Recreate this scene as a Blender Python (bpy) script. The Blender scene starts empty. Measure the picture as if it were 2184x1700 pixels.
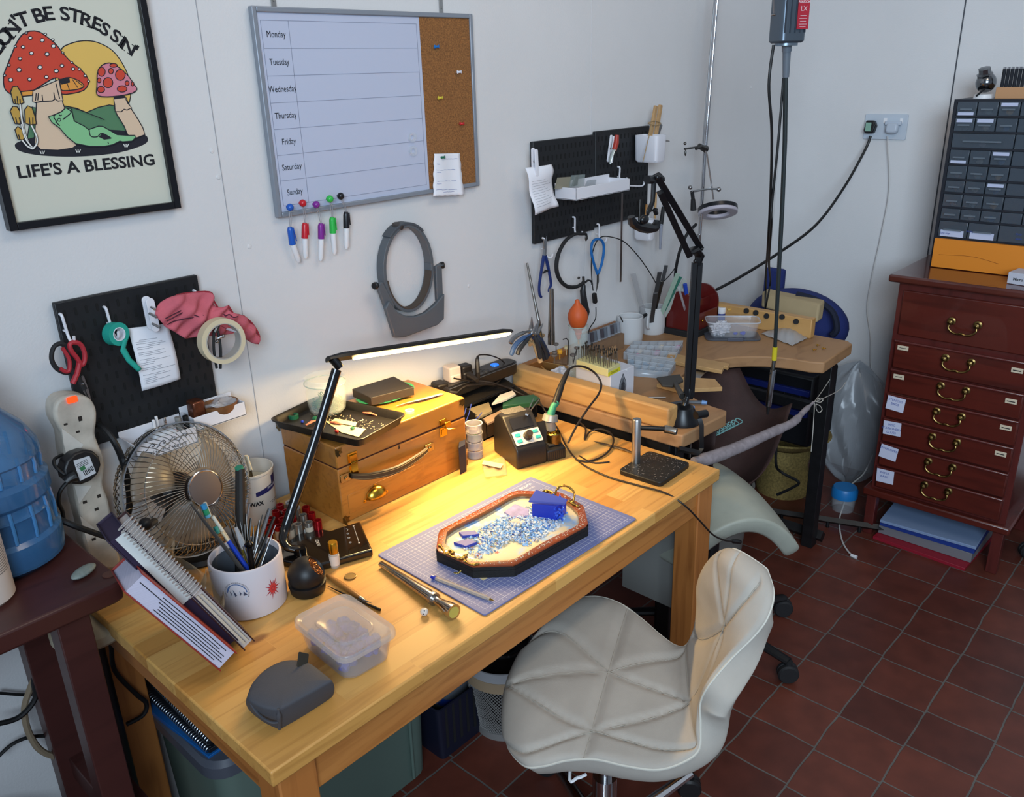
import bpy,bmesh,math,random
import numpy as np
from mathutils import Vector,Matrix,Euler
from math import sin,cos,pi,radians as R
random.seed(7)
sc=bpy.context.scene
COL=sc.collection
CAM=Vector((0,-1.58,1.60))
YAW,PITCH,ROLL,FPX=0.818146,0.369695,-0.03106,1792.15
_f=Vector((sin(YAW)*cos(PITCH),cos(YAW)*cos(PITCH),-sin(PITCH)))
_r=Vector((cos(YAW),-sin(YAW),0));_u=_r.cross(_f)
RR=cos(ROLL)*_r+sin(ROLL)*_u;UU=-sin(ROLL)*_r+cos(ROLL)*_u;FF=_f
cd=bpy.data.cameras.new('camera');cam=bpy.data.objects.new('camera',cd);COL.objects.link(cam)
cd.sensor_fit='HORIZONTAL';cd.sensor_width=36;cd.lens=36*FPX/2184;cd.clip_start=.02
mm=Matrix((RR,UU,-FF)).transposed().to_4x4();mm.translation=CAM;cam.matrix_world=mm
sc.camera=cam
w=bpy.data.worlds.new('daylight');sc.world=w;w.use_nodes=True
bg=w.node_tree.nodes['Background'];bg.inputs[0].default_value=(.72,.82,1.0,1);bg.inputs[1].default_value=.27
def area(name,loc,tgt,sx,sy,power,col,spread=180):
 l=bpy.data.lights.new(name,'AREA');l.shape='RECTANGLE';l.size=sx;l.size_y=sy
 l.energy=power;l.color=col;l.spread=R(spread)
 o=bpy.data.objects.new(name,l);COL.objects.link(o);o.location=loc
 o.rotation_euler=(Vector(tgt)-Vector(loc)).to_track_quat('-Z','Y').to_euler();return o
area('window_daylight',(-1.0,-2.7,2.2),(3.3,-.7,1.3),1.5,1.2,56,(.66,.83,1.0),120)
area('warm_wall_fill',(1.3,-1.5,2.85),(1.3,-.1,.8),1.2,.6,13,(1.0,.84,.66))  # added fill from overhead to warm the back wall; no lamp known there
sc.view_settings.view_transform='Standard';sc.view_settings.look='None'
sc.view_settings.exposure=0.0;sc.view_settings.gamma=1;sc.view_settings.use_curve_mapping=False
try:
 sc.cycles.max_bounces=9;sc.cycles.transparent_max_bounces=16;sc.cycles.sample_clamp_indirect=4
 sc.cycles.caustics_reflective=False;sc.cycles.caustics_refractive=False
except Exception:pass
def at(px,py,x=None,y=None,z=None):
 """the point of a real plane (x=, y= or z= constant) met by the sight line through a pixel of the photo"""
 d=FF*FPX+RR*(px-1092)-UU*(py-850)
 if z is not None:t=(z-CAM.z)/d.z
 elif y is not None:t=(y-CAM.y)/d.y
 else:t=(x-CAM.x)/d.x
 return CAM+d*t
def srgb(h):
 if isinstance(h,str):
  h=h.lstrip('#');v=[int(h[i:i+2],16)/255 for i in(0,2,4)]
 else:v=[a/255 for a in h]
 return tuple((a/12.92 if a<=.04045 else((a+.055)/1.055)**2.4)for a in v)+(1,)
_M={}
def mat(name,col='#808080',rough=.5,metal=0,var=0,vs=20,bump=0,bs=150,trans=0,ior=1.45,alpha=1,emit=0,ecol=None,coat=0,stretch=None,spec=.5,sub=0):
 if name in _M:return _M[name]
 m=bpy.data.materials.new(name);m.use_nodes=True;nt=m.node_tree;b=nt.nodes['Principled BSDF']
 c=srgb(col);I=b.inputs
 I['Base Color'].default_value=c;I['Roughness'].default_value=rough;I['Metallic'].default_value=metal
 I['Transmission Weight'].default_value=trans;I['IOR'].default_value=ior;I['Alpha'].default_value=alpha
 I['Coat Weight'].default_value=coat;I['Specular IOR Level'].default_value=spec
 if sub:I['Subsurface Weight'].default_value=sub;I['Subsurface Scale'].default_value=.01
 if emit:I['Emission Color'].default_value=srgb(ecol or col);I['Emission Strength'].default_value=emit
 if var or bump:
  tc=nt.nodes.new('ShaderNodeTexCoord');mp=nt.nodes.new('ShaderNodeMapping');nt.links.new(tc.outputs['Object'],mp.inputs[0])
  if stretch:mp.inputs['Scale'].default_value=stretch
  if var:
   n=nt.nodes.new('ShaderNodeTexNoise');n.inputs['Scale'].default_value=vs;n.inputs['Detail'].default_value=5
   nt.links.new(mp.outputs[0],n.inputs[0])
   mx=nt.nodes.new('ShaderNodeMix');mx.data_type='RGBA'
   mx.inputs[6].default_value=tuple(min(1,a*(1-var))for a in c[:3])+(1,);mx.inputs[7].default_value=tuple(min(1,a*(1+var))for a in c[:3])+(1,)
   rp=nt.nodes.new('ShaderNodeMapRange');rp.inputs[1].default_value=.3;rp.inputs[2].default_value=.7
   nt.links.new(n.outputs[0],rp.inputs[0]);nt.links.new(rp.outputs[0],mx.inputs[0]);nt.links.new(mx.outputs[2],I['Base Color'])
  if bump:
   n2=nt.nodes.new('ShaderNodeTexNoise');n2.inputs['Scale'].default_value=bs;n2.inputs['Detail'].default_value=3
   nt.links.new(mp.outputs[0],n2.inputs[0]);bp=nt.nodes.new('ShaderNodeBump');bp.inputs['Strength'].default_value=bump;bp.inputs['Distance'].default_value=.002
   nt.links.new(n2.outputs[0],bp.inputs['Height']);nt.links.new(bp.outputs[0],I['Normal'])
 _M[name]=m;return m
def wood(name,c1,c2,c3,brick=None,grain=(4,90,90),rough=.45,amt=.5,coat=0,knots=False,rot=0):
 """planked or solid timber: brick = (length, width) of the glued staves, grain = noise scale per axis"""
 if name in _M:return _M[name]
 m=bpy.data.materials.new(name);m.use_nodes=True;nt=m.node_tree;N=nt.nodes.new;L=nt.links.new;b=nt.nodes['Principled BSDF']
 tc=N('ShaderNodeTexCoord');mp=N('ShaderNodeMapping');L(tc.outputs['Object'],mp.inputs[0]);mp.inputs['Rotation'].default_value=(0,0,rot)
 g=N('ShaderNodeMapping');L(mp.outputs[0],g.inputs[0]);g.inputs['Scale'].default_value=grain
 n=N('ShaderNodeTexNoise');n.inputs['Scale'].default_value=1;n.inputs['Detail'].default_value=6;n.inputs['Distortion'].default_value=.6
 base=N('ShaderNodeMix');base.data_type='RGBA';base.inputs[6].default_value=srgb(c1);base.inputs[7].default_value=srgb(c2)
 if brick:
  br=N('ShaderNodeTexBrick');L(mp.outputs[0],br.inputs[0]);br.inputs['Scale'].default_value=1
  br.inputs['Color1'].default_value=(0,0,0,1);br.inputs['Color2'].default_value=(1,1,1,1);br.inputs['Mortar'].default_value=(.35,.35,.35,1)
  br.inputs['Mortar Size'].default_value=.0004;br.inputs['Brick Width'].default_value=brick[0];br.inputs['Row Height'].default_value=brick[1];br.offset=.37
  L(br.outputs[0],base.inputs[0])
  ad=N('ShaderNodeVectorMath');ad.operation='ADD';sc_=N('ShaderNodeVectorMath');sc_.operation='SCALE';sc_.inputs[3].default_value=37
  L(br.outputs[0],sc_.inputs[0]);L(g.outputs[0],ad.inputs[0]);L(sc_.outputs[0],ad.inputs[1]);L(ad.outputs[0],n.inputs[0])
 else:
  n0=N('ShaderNodeTexNoise');n0.inputs['Scale'].default_value=.35;L(g.outputs[0],n0.inputs[0]);L(n0.outputs[0],base.inputs[0]);L(g.outputs[0],n.inputs[0])
 mx=N('ShaderNodeMix');mx.data_type='RGBA';mx.inputs[7].default_value=srgb(c3);L(base.outputs[2],mx.inputs[6])
 rp=N('ShaderNodeMapRange');rp.inputs[1].default_value=.5;rp.inputs[2].default_value=.72;rp.inputs[4].default_value=amt
 L(n.outputs[0],rp.inputs[0]);L(rp.outputs[0],mx.inputs[0]);last=mx.outputs[2]
 if knots:
  v=N('ShaderNodeTexVoronoi');mk=N('ShaderNodeMapping');mk.inputs['Scale'].default_value=(3.1,6.3,6);L(mp.outputs[0],mk.inputs[0]);L(mk.outputs[0],v.inputs[0]);v.inputs['Scale'].default_value=1
  r2=N('ShaderNodeMapRange');r2.inputs[1].default_value=.035;r2.inputs[2].default_value=.075;r2.inputs[3].default_value=.75;r2.inputs[4].default_value=0
  L(v.outputs['Distance'],r2.inputs[0]);m2=N('ShaderNodeMix');m2.data_type='RGBA';L(last,m2.inputs[6]);m2.inputs[7].default_value=srgb('#6e3d16');L(r2.outputs[0],m2.inputs[0]);last=m2.outputs[2]
 L(last,b.inputs['Base Color']);b.inputs['Roughness'].default_value=rough;b.inputs['Coat Weight'].default_value=coat
 bp=N('ShaderNodeBump');bp.inputs['Strength'].default_value=.15;bp.inputs['Distance'].default_value=.001;L(n.outputs[0],bp.inputs['Height']);L(bp.outputs[0],b.inputs['Normal'])
 _M[name]=m;return m
def frame(o,z=(0,0,1),x=None):
 z=Vector(z).normalized();x=Vector(x)if x is not None else(Vector((1,0,0))if abs(z.x)<.9 else Vector((0,1,0)))
 y=z.cross(x).normalized();x=y.cross(z).normalized()
 m=Matrix((x,y,z)).transposed().to_4x4();m.translation=Vector(o);return m
def RZ(o,a=0,rx=0,ry=0):return Matrix.Translation(Vector(o))@Euler((R(rx),R(ry),R(a))).to_matrix().to_4x4()
def smooth_pts(P,k=6,closed=False):
 P=[Vector(p)for p in P];n=len(P)
 if n<3:return P
 out=[]
 rng=range(n if closed else n-1)
 for i in rng:
  g=lambda j:P[j%n]if closed else P[max(0,min(n-1,j))]
  a,b,c,d=g(i-1),g(i),g(i+1),g(i+2)
  for t in range(k):
   s=t/k;out.append(.5*((2*b)+(c-a)*s+(2*a-5*b+4*c-d)*s*s+(3*b-a-3*c+d)*s**3))
 if not closed:out.append(P[-1])
 return out
class MB:
 def __init__(s,M=None):s.v=[];s.f=[];s.mi=[];s.M=M or Matrix();s.c=0
 def on(s,M):s.M=M;return s
 def m(s,i):s.c=i;return s
 def add(s,vs,fs):
  b=len(s.v);s.v+=[s.M@Vector(v)for v in vs];s.f+=[tuple(i+b for i in f)for f in fs];s.mi+=[s.c]*len(fs);return s
 def box(s,x0,x1,y0,y1,z0,z1):
  return s.add([(x0,y0,z0),(x1,y0,z0),(x1,y1,z0),(x0,y1,z0),(x0,y0,z1),(x1,y0,z1),(x1,y1,z1),(x0,y1,z1)],[(0,3,2,1),(4,5,6,7),(0,1,5,4),(1,2,6,5),(2,3,7,6),(3,0,4,7)])
 def cb(s,c,d):return s.box(c[0]-d[0]/2,c[0]+d[0]/2,c[1]-d[1]/2,c[1]+d[1]/2,c[2]-d[2]/2,c[2]+d[2]/2)
 def tube(s,P,r,n=8,k=0,closed=False,flat=1.0,cap=True):
  if k:P=smooth_pts(P,k,closed)
  P=[Vector(p)for p in P];N=len(P);vs=[];up=None
  for i,p in enumerate(P):
   a=P[(i-1)%N]if(closed or i>0)else P[0];b=P[(i+1)%N]if(closed or i<N-1)else P[-1]
   t=(b-a);t=t.normalized()if t.length>1e-9 else Vector((0,0,1))
   if up is None:up=Vector((0,0,1))if abs(t.z)<.9 else Vector((1,0,0))
   x=t.cross(up).normalized();up=x.cross(t).normalized()
   rr=(r[min(len(r)-1,int(i*(len(r)-1)/(N-1)+.0001))]if not k else r[min(len(r)-1,round(i*(len(r)-1)/(N-1)))])if isinstance(r,(list,tuple))else r
   for j in range(n):
    q=2*pi*j/n;vs.append(p+x*cos(q)*rr+up*sin(q)*rr*flat)
  fs=[]
  for i in range(N if closed else N-1):
   for j in range(n):
    a=i*n+j;b=i*n+(j+1)%n;i2=(i+1)%N;fs.append((a,b,i2*n+(j+1)%n,i2*n+j))
  if cap and not closed:fs.append(tuple(range(n-1,-1,-1)));fs.append(tuple((N-1)*n+j for j in range(n)))
  return s.add(vs,fs)
 def cyl(s,p0,p1,r0,r1=None,n=16):return s.tube([p0,p1],[r0,r1 if r1 is not None else r0],n)
 def lathe(s,prof,n=28,sx=1,sy=1,cap=True):
  vs=[];fs=[]
  for r,z in prof:
   for j in range(n):q=2*pi*j/n;vs.append((r*cos(q)*sx,r*sin(q)*sy,z))
  for i in range(len(prof)-1):
   for j in range(n):a=i*n+j;b=i*n+(j+1)%n;fs.append((a,b,b+n,a+n))
  if cap:
   if prof[0][0]>1e-5:fs.append(tuple(range(n-1,-1,-1)))
   if prof[-1][0]>1e-5:fs.append(tuple((len(prof)-1)*n+j for j in range(n)))
  return s.add(vs,fs)
 def prism(s,poly,z0,z1):
  n=len(poly);a=sum(poly[i][0]*poly[(i+1)%n][1]-poly[(i+1)%n][0]*poly[i][1]for i in range(n))
  if a<0:poly=poly[::-1]
  return s.add([(p[0],p[1],z0)for p in poly]+[(p[0],p[1],z1)for p in poly],[tuple(range(n-1,-1,-1)),tuple(range(n,2*n))]+[(i,(i+1)%n,n+(i+1)%n,n+i)for i in range(n)])
 def sph(s,c,r,n=16,m=10):
  r=r if isinstance(r,(tuple,list))else(r,r,r);vs=[];fs=[]
  for i in range(m+1):
   t=pi*i/m
   for j in range(n):q=2*pi*j/n;vs.append((c[0]+r[0]*sin(t)*cos(q),c[1]+r[1]*sin(t)*sin(q),c[2]+r[2]*cos(t)))
  for i in range(m):
   for j in range(n):a=i*n+j;b=i*n+(j+1)%n;fs.append((a,a+n,b+n,b))
  return s.add(vs,fs)
 def torus(s,R0,r,n=32,m=10,c=(0,0,0),sz=1):
  vs=[];fs=[]
  for i in range(n):
   a=2*pi*i/n
   for j in range(m):b=2*pi*j/m;q=R0+r*cos(b);vs.append((c[0]+q*cos(a),c[1]+q*sin(a),c[2]+r*sin(b)*sz))
  for i in range(n):
   for j in range(m):fs.append((i*m+j,((i+1)%n)*m+j,((i+1)%n)*m+(j+1)%m,i*m+(j+1)%m))
  return s.add(vs,fs)
 def ring(s,ro,ri,z0,z1,n=32):
  vs=[];fs=[]
  for k,(r,z)in enumerate([(ro,z0),(ro,z1),(ri,z1),(ri,z0)]):
   for j in range(n):q=2*pi*j/n;vs.append((r*cos(q),r*sin(q),z))
  for k in range(4):
   for j in range(n):fs.append((k*n+j,k*n+(j+1)%n,((k+1)%4)*n+(j+1)%n,((k+1)%4)*n+j))
  return s.add(vs,fs)
 def grid(s,fn,nu,nv):
  vs=[fn(i/(nu-1),j/(nv-1))for i in range(nu)for j in range(nv)]
  return s.add(vs,[(i*nv+j,(i+1)*nv+j,(i+1)*nv+j+1,i*nv+j+1)for i in range(nu-1)for j in range(nv-1)])
 def ico(s,c,r,jit=.2,st=(1,1,1)):
  b=bmesh.new();bmesh.ops.create_icosphere(b,subdivisions=2,radius=1)
  vs=[(c[0]+v.co.x*r*st[0]*(1+random.uniform(-jit,jit)),c[1]+v.co.y*r*st[1]*(1+random.uniform(-jit,jit)),c[2]+v.co.z*r*st[2]*(1+random.uniform(-jit,jit)))for v in b.verts]
  fs=[tuple(v.index for v in f.verts)for f in b.faces];b.free();return s.add(vs,fs)
def rrect(w,h,r,n=5,cx=0,cy=0):
 out=[]
 for(sx,sy,a0)in((1,1,0),(-1,1,90),(-1,-1,180),(1,-1,270)):
  for i in range(n+1):
   a=R(a0+90*i/n);out.append((cx+sx*(w/2-r)+r*cos(a),cy+sy*(h/2-r)+r*sin(a)))
 return out
def rmat(o):
 m=Matrix.LocRotScale(o.location,o.rotation_euler,o.scale)
 return rmat(o.parent)@m if o.parent else m
def O(name,mb,mats,parent=None,W=True,smooth=True,bev=0,sub=0,solid=0,ang=35,label=None,cat=None,group=None,kind=None,seg=2,solo=0,merge=False):
 me=bpy.data.meshes.new(name)
 vs=mb.v
 if parent is not None:
  if W:inv=rmat(parent).inverted();vs=[inv@v for v in vs]
  loc=Vector()
 else:
  a=np.array([tuple(v)for v in vs]);lo=a.min(0);hi=a.max(0);loc=Vector(((lo[0]+hi[0])/2,(lo[1]+hi[1])/2,lo[2]));vs=[v-loc for v in vs]
 me.from_pydata([tuple(v)for v in vs],[],mb.f);me.validate();me.update()
 mats=mats if isinstance(mats,(list,tuple))else[mats]
 for k in mats:me.materials.append(k)
 if len(mats)>1 and len(me.polygons)==len(mb.mi):
  me.polygons.foreach_set('material_index',mb.mi)
 bm=bmesh.new();bm.from_mesh(me)
 if merge:bmesh.ops.remove_doubles(bm,verts=bm.verts,dist=1e-5)
 bmesh.ops.recalc_face_normals(bm,faces=bm.faces);bm.to_mesh(me);bm.free()
 if smooth:
  me.polygons.foreach_set('use_smooth',[True]*len(me.polygons));me.set_sharp_from_angle(angle=R(ang))
 o=bpy.data.objects.new(name,me);COL.objects.link(o);o.location=loc
 if parent is not None:o.parent=parent
 if solid:
  md=o.modifiers.new('thick','SOLIDIFY');md.thickness=abs(solid);md.offset=solo
 if bev:
  md=o.modifiers.new('bev','BEVEL');md.width=bev;md.segments=seg;md.limit_method='ANGLE';md.angle_limit=R(40)
 if sub:md=o.modifiers.new('sub','SUBSURF');md.levels=sub;md.render_levels=sub
 if label:o['label']=label
 if cat:o['category']=cat
 if group:o['group']=group
 if kind:o['kind']=kind
 return o
def T(name,label,cat,loc=(0,0,0),rz=0,group=None,rot=None):
 o=bpy.data.objects.new(name,None);COL.objects.link(o);o.location=loc;o.empty_display_size=.02
 o.rotation_euler=rot if rot is not None else(0,0,R(rz));o['label']=label;o['category']=cat
 if group:o['group']=group
 return o
def dup(o,M=None,label=None,group=None,par=None):
 c=o.copy();COL.objects.link(c)
 if par is not None:c.parent=par
 for ch in list(o.children):dup(ch,None,None,None,c)
 if M is not None:c.location=M.to_translation();c.rotation_euler=M.to_euler()
 if label:c['label']=label
 if group:c['group']=group
 return c
_dg=None
def textmesh(txt,size,bold=0.0,shear=0,sx=1,spacing=1,align='CENTER'):
 cu=bpy.data.curves.new('txt','FONT');cu.body=txt;cu.size=size;cu.offset=bold;cu.shear=shear;cu.space_character=spacing
 cu.align_x=align;cu.align_y='CENTER';cu.resolution_u=3
 o=bpy.data.objects.new('txt',cu);COL.objects.link(o)
 me=bpy.data.meshes.new_from_object(o.evaluated_get(bpy.context.evaluated_depsgraph_get()))
 vs=[(v.co.x*sx,v.co.y,0)for v in me.vertices];fs=[tuple(p.vertices)for p in me.polygons]
 bpy.data.objects.remove(o);bpy.data.curves.remove(cu);bpy.data.meshes.remove(me);return vs,fs
def put_text(mb,txt,size,M,**k):
 vs,fs=textmesh(txt,size,**k);old=mb.M;mb.M=M;mb.add(vs,fs);mb.M=old
def wallM(x,z,y=-.001,rot=0):
 return Matrix.Translation((x,y,z))@Euler((R(90),0,0)).to_matrix().to_4x4()@Matrix.Rotation(R(rot),4,'Z')
def scrib(mb,x0,x1,z,y,amp=.0012,n=14,r=.0003,ax=None):
 P=[(x0+(x1-x0)*i/n,y,z+random.uniform(-amp,amp))for i in range(n+1)];mb.tube(P,r,4)
BLK=mat('black_plastic','#141416',.42);BLKM=mat('black_matte','#1b1b1d',.7);WHT=mat('white_plastic','#e4e4e6',.35)
CHR=mat('chrome','#c9c9cc',.12,1);STL=mat('steel','#a3a3a4',.3,1);DST=mat('dark_steel','#5b5a58',.4,1,var=.25,vs=60)
BRS=mat('brass','#d3a33a',.22,1);ABR=mat('antique_brass','#77623a',.35,1,var=.3,vs=120);PAP=mat('paper','#e3e4ea',.85)
INK=mat('ink','#16161c',.8);BINK=mat('blue_ink','#3b4f9c',.8);PINKI=mat('faint_print','#77777f',.9)
RUB=mat('rubber_cable','#0f1012',.5);WCB=mat('white_cable','#c9c7c4',.55);ALU=mat('aluminium','#b9b8b6',.33,1)
GLS=mat('glass','#e6f2ee',.03,alpha=.17,spec=.9);CLP=mat('clear_plastic','#e2e6ec',.12,alpha=.24,spec=.8)
# == ROOM ==
def floor_mat():
 m=bpy.data.materials.new('quarry_tiles');m.use_nodes=True;nt=m.node_tree;N=nt.nodes.new;L=nt.links.new;b=nt.nodes['Principled BSDF']
 tc=N('ShaderNodeTexCoord');nz=N('ShaderNodeTexNoise');nz.inputs['Scale'].default_value=9;L(tc.outputs['Object'],nz.inputs[0])
 sb=N('ShaderNodeVectorMath');sb.operation='SUBTRACT';sb.inputs[1].default_value=(.5,.5,.5);L(nz.outputs['Color'],sb.inputs[0])
 s2=N('ShaderNodeVectorMath');s2.operation='SCALE';s2.inputs[3].default_value=.012;L(sb.outputs[0],s2.inputs[0])
 ad=N('ShaderNodeVectorMath');L(tc.outputs['Object'],ad.inputs[0]);L(s2.outputs[0],ad.inputs[1])
 mp=N('ShaderNodeMapping');L(ad.outputs[0],mp.inputs[0]);mp.inputs['Location'].default_value=(-2.163+2.0,1.157-1.0,0)
 br=N('ShaderNodeTexBrick');L(mp.outputs[0],br.inputs[0]);br.inputs['Scale'].default_value=1;br.offset=0.06;br.offset_frequency=2
 br.inputs['Brick Width'].default_value=.1545;br.inputs['Row Height'].default_value=.166;br.inputs['Mortar Size'].default_value=.0026;br.inputs['Mortar Smooth'].default_value=.3
 br.inputs['Color1'].default_value=srgb('#542920');br.inputs['Color2'].default_value=srgb('#6b3628');br.inputs['Mortar'].default_value=srgb('#64605b')
 n2=N('ShaderNodeTexNoise');n2.inputs['Scale'].default_value=14;n2.inputs['Detail'].default_value=6;L(tc.outputs['Object'],n2.inputs[0])
 mx=N('ShaderNodeMix');mx.data_type='RGBA';mx.blend_type='MULTIPLY';mx.inputs[0].default_value=.75;L(br.outputs[0],mx.inputs[6]);
 cr=N('ShaderNodeMapRange');cr.inputs[1].default_value=.25;cr.inputs[2].default_value=.75;cr.inputs[3].default_value=.6;cr.inputs[4].default_value=1.25;L(n2.outputs[0],cr.inputs[0]);L(cr.outputs[0],mx.inputs[7])
 L(mx.outputs[2],b.inputs['Base Color']);b.inputs['Roughness'].default_value=.42
 bp=N('ShaderNodeBump');bp.inputs['Strength'].default_value=.5;bp.inputs['Distance'].default_value=.003;inv=N('ShaderNodeMath');inv.operation='SUBTRACT';inv.inputs[0].default_value=1
 L(br.outputs['Fac'],inv.inputs[1]);L(inv.outputs[0],bp.inputs['Height']);L(bp.outputs[0],b.inputs['Normal']);return m
def struct(n,mb,m,**k):return O(n,mb,m,kind='structure',**k)
fl=struct('floor',MB().box(-1.2,3.35,-4.2,.05,-.05,0),floor_mat(),smooth=False)
off=fl.location.copy()
for v in fl.data.vertices:v.co+=off-Vector((2.0,-1.0,0))
fl.location=(2.0,-1.0,0)
WALLM=mat('painted_plaster','#d3d2d2',.75,var=.03,vs=3,bump=.25,bs=220)
struct('wall_back',MB().box(-1.2,3.35,0,.1,0,2.9),WALLM,smooth=False)
struct('wall_right',MB().box(3.301,3.4,-4.2,0,0,2.9),WALLM,smooth=False)
struct('ceiling',MB().box(-1.2,3.35,-4.2,.05,2.95,3.0),WALLM,smooth=False)
SEAM=mat('joint_grey','#a3a3a6',.9)  # plain grey for the thin strip along the wall seam
struct('trim_1',MB().box(.8675,.8688,-.0012,0,.0,2.9),SEAM,smooth=False)
struct('trim_2',MB().box(2.062,2.0632,-.0012,0,.3,2.9),mat('joint_light','#c6c5c8',.8),smooth=False)
struct('trim_3',MB().box(3.2995,3.301,-.616,-.612,.0,2.9),mat('joint_dark','#4c4f55',.9),smooth=False)
m=MB()
for(px,py)in((532,526),(452,322),(466,378),(1602,187),(1000,610)):
 p=at(px,py,y=0);m.on(frame(p,(0,-1,0))).lathe([(.005,0),(.004,.0015),(0,.002)],10)
struct('trim_4',m,WALLM)
# == PINE DESK ==
DZ=.72
PINE=wood('pine_staves','#d6a55c','#bf863f','#8f5a22',(.33,.048),(5,75,75),.5,.42,coat=.0,knots=True)
PINE2=wood('pine_solid','#c08446','#ab6a32','#7d4419',None,(4,60,60),.45,.55)
PINEZ=wood('pine_upright','#bb7b3f','#a5632e','#7a4119',None,(60,60,4),.45,.55)
PINEY=wood('pine_crossways','#b4763b','#a5632e','#7a4119',None,(60,4,60),.45,.55)
desk=T('desk','pine desk with a finger-jointed top, lit by the bar lamp','desk',(1.02,-.4,0))
O('desktop',MB().box(.412,1.622,-.722,-.03,DZ-.028,DZ),PINE,desk,bev=.003)
for(a,b,c,d)in((.465,1.57,-.705,-.683),(.465,1.57,-.07,-.05)):O('apron',MB().box(a,b,c,d,DZ-.1,DZ-.028),PINE2,desk,bev=.002)
for x in(.432,1.583):O('apron',MB().box(x,x+.02,-.66,-.09,DZ-.1,DZ-.028),PINEY,desk,bev=.002)
for(x,y)in((.425,-.713),(1.548,-.713),(.425,-.1),(1.548,-.1)):O('leg',MB().box(x,x+.062,y,y+.062,0,DZ-.028),PINEZ,desk,bev=.003)
# == JEWELLER'S BENCH ==
BZ=.755
bench=T('workbench',"jeweller's workbench of worn wood with a semicircular cutout and black steel legs",'workbench',(2.15,-.3,0))
BW=wood('bench_beech','#a98058','#96704b','#6d4c31',None,(7,22,30),.6,.5)
out=[(1.662,-.005),(1.662,-.578),(1.668,-.592),(1.855,-.605),(1.873,-.595)]
for i in range(0,19):
 a=R(180-i*10);out.append((2.13+.252*cos(a),-.595+.255*sin(a)))
out+=[(2.4,-.632),(2.63,-.625),(2.655,-.6),(2.655,-.005)]
O('benchtop',MB().prism(out,BZ-.036,BZ),BW,bench,bev=.007,seg=3)
RW=wood('rail_pine','#cba065','#b5864d','#84552a',None,(30,3.2,30),.5,.6)
m=MB().box(1.668,1.712,-.548,-.02,BZ,BZ+.058)
O('side_rail',m,RW,bench,bev=.006,seg=3)
O('side_rail',MB().box(2.60,2.632,-.497,-.02,BZ,BZ+.066),RW,bench,bev=.003)
O('back_rail',MB().box(1.712,2.60,-.03,-.006,BZ,BZ+.05),wood('rail_back','#a8713c','#94602f','#6b3a18',None,(3,40,40),.5,.5),bench,bev=.002)
BFR=mat('black_frame_paint','#121214',.45,var=.3,vs=40)
for(x,y)in((2.585,-.585),(2.585,-.07),(1.69,-.56),(1.69,-.07)):O('leg',MB().box(x,x+.04,y,y+.04,0,BZ-.036),BFR,bench,bev=.002)
O('foot_beam',MB().tube([(2.625,-.08,.03),(2.64,-.60,.03)],.022,4),BFR,bench)
O('frame_rail',MB().box(2.60,2.622,-.55,-.07,.50,.535),BFR,bench,bev=.002)
O('frame_rail',MB().box(1.675,1.70,-.55,-.07,.66,.715),BFR,bench,bev=.002)
O('frame_rail',MB().box(1.70,2.60,-.062,-.04,.55,.60),BFR,bench,bev=.002)
SK=mat('brown_leather','#34201d',.75,var=.3,vs=12,bump=.4,bs=300)
def skin(u,v):
 a=R(175-128*v);top=Vector((2.13+.26*cos(a),-.595+.262*sin(a),BZ-.04))
 front=Vector((1.80+.47*v,-.60-.03*sin(pi*v),.635-.13*sin(pi*(v**.8))+.02*v))
 p=top.lerp(front,u);p.z-=.19*sin(pi*u)*(.35+.65*sin(pi*v));return p
O('leather_skin',MB().grid(skin,18,28),SK,bench,solid=.003)
P=[at(1480,985,y=-.62),at(1520,975,y=-.63),at(1580,952,y=-.64),at(1640,925,y=-.65),at(1690,902,y=-.66),at(1712,880,y=-.655),at(1735,858,y=-.65)]
ce=O('skin_edge_roll',MB().tube(P,[.012,.017,.016,.014,.012,.008,.004],12,5),mat('grey_cloth','#8a8184',.9,var=.2,vs=60,bump=.3),bench,label='grey rolled cloth edge of the bench skin')
q0=at(1737,857,y=-.65)
ms=MB();ms.tube([q0,at(1755,832,y=-.6),at(1772,806,y=-.58)],.0012,5,4);ms.tube([q0,at(1755,850,y=-.64),at(1790,832,y=-.6),at(1804,815,y=-.58)],.0012,5,4)
ms.tube([q0,at(1736,885,y=-.65),at(1733,930,y=-.65),at(1730,963,y=-.65)],.0012,5,5)
ms.tube([at(1741,862,y=-.65),at(1749,866,y=-.65),at(1753,874,y=-.65),at(1747,880,y=-.65),at(1741,873,y=-.65),at(1740,862,y=-.65)],.0013,5,4)
ms.tube([at(1743,852,y=-.65),at(1750,849,y=-.65),at(1755,853,y=-.65),at(1750,858,y=-.65),at(1742,857,y=-.65)],.0013,5,4)
O('tie_string',ms,mat('white_string','#c8c2b8',.9),ce)
# == CHEST OF DRAWERS ==
MAH=wood('mahogany','#602319','#4a1a14','#2e0f0b',None,(30,4,30),.3,.5,coat=.3)
MAHZ=wood('mahogany_upright','#612722','#4e1d1a','#35120e',None,(30,30,4),.33,.5,coat=.3)
MAHD=wood('mahogany_top','#5a2a22','#4b211b','#2c110d',None,(30,4,30),.22,.4,coat=.5)
chest=T('chest_of_drawers','tall narrow mahogany chest of seven drawers with brass swan-neck handles','chest of drawers',(3.0,-.89,0))
cx,cy0,cy1=2.815,-1.125,-.668
O('carcass',MB().box(cx+.012,3.22,cy0+.012,cy1-.012,.165,.93),MAHZ,chest,bev=.002)
O('top',MB().box(cx-.018,3.24,cy0-.016,cy1+.016,.93,.955),MAHD,chest,bev=.007,seg=3)
O('base_moulding',MB().box(cx-.012,3.23,cy0-.008,cy1+.008,.155,.182),MAH,chest,bev=.006)
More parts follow.
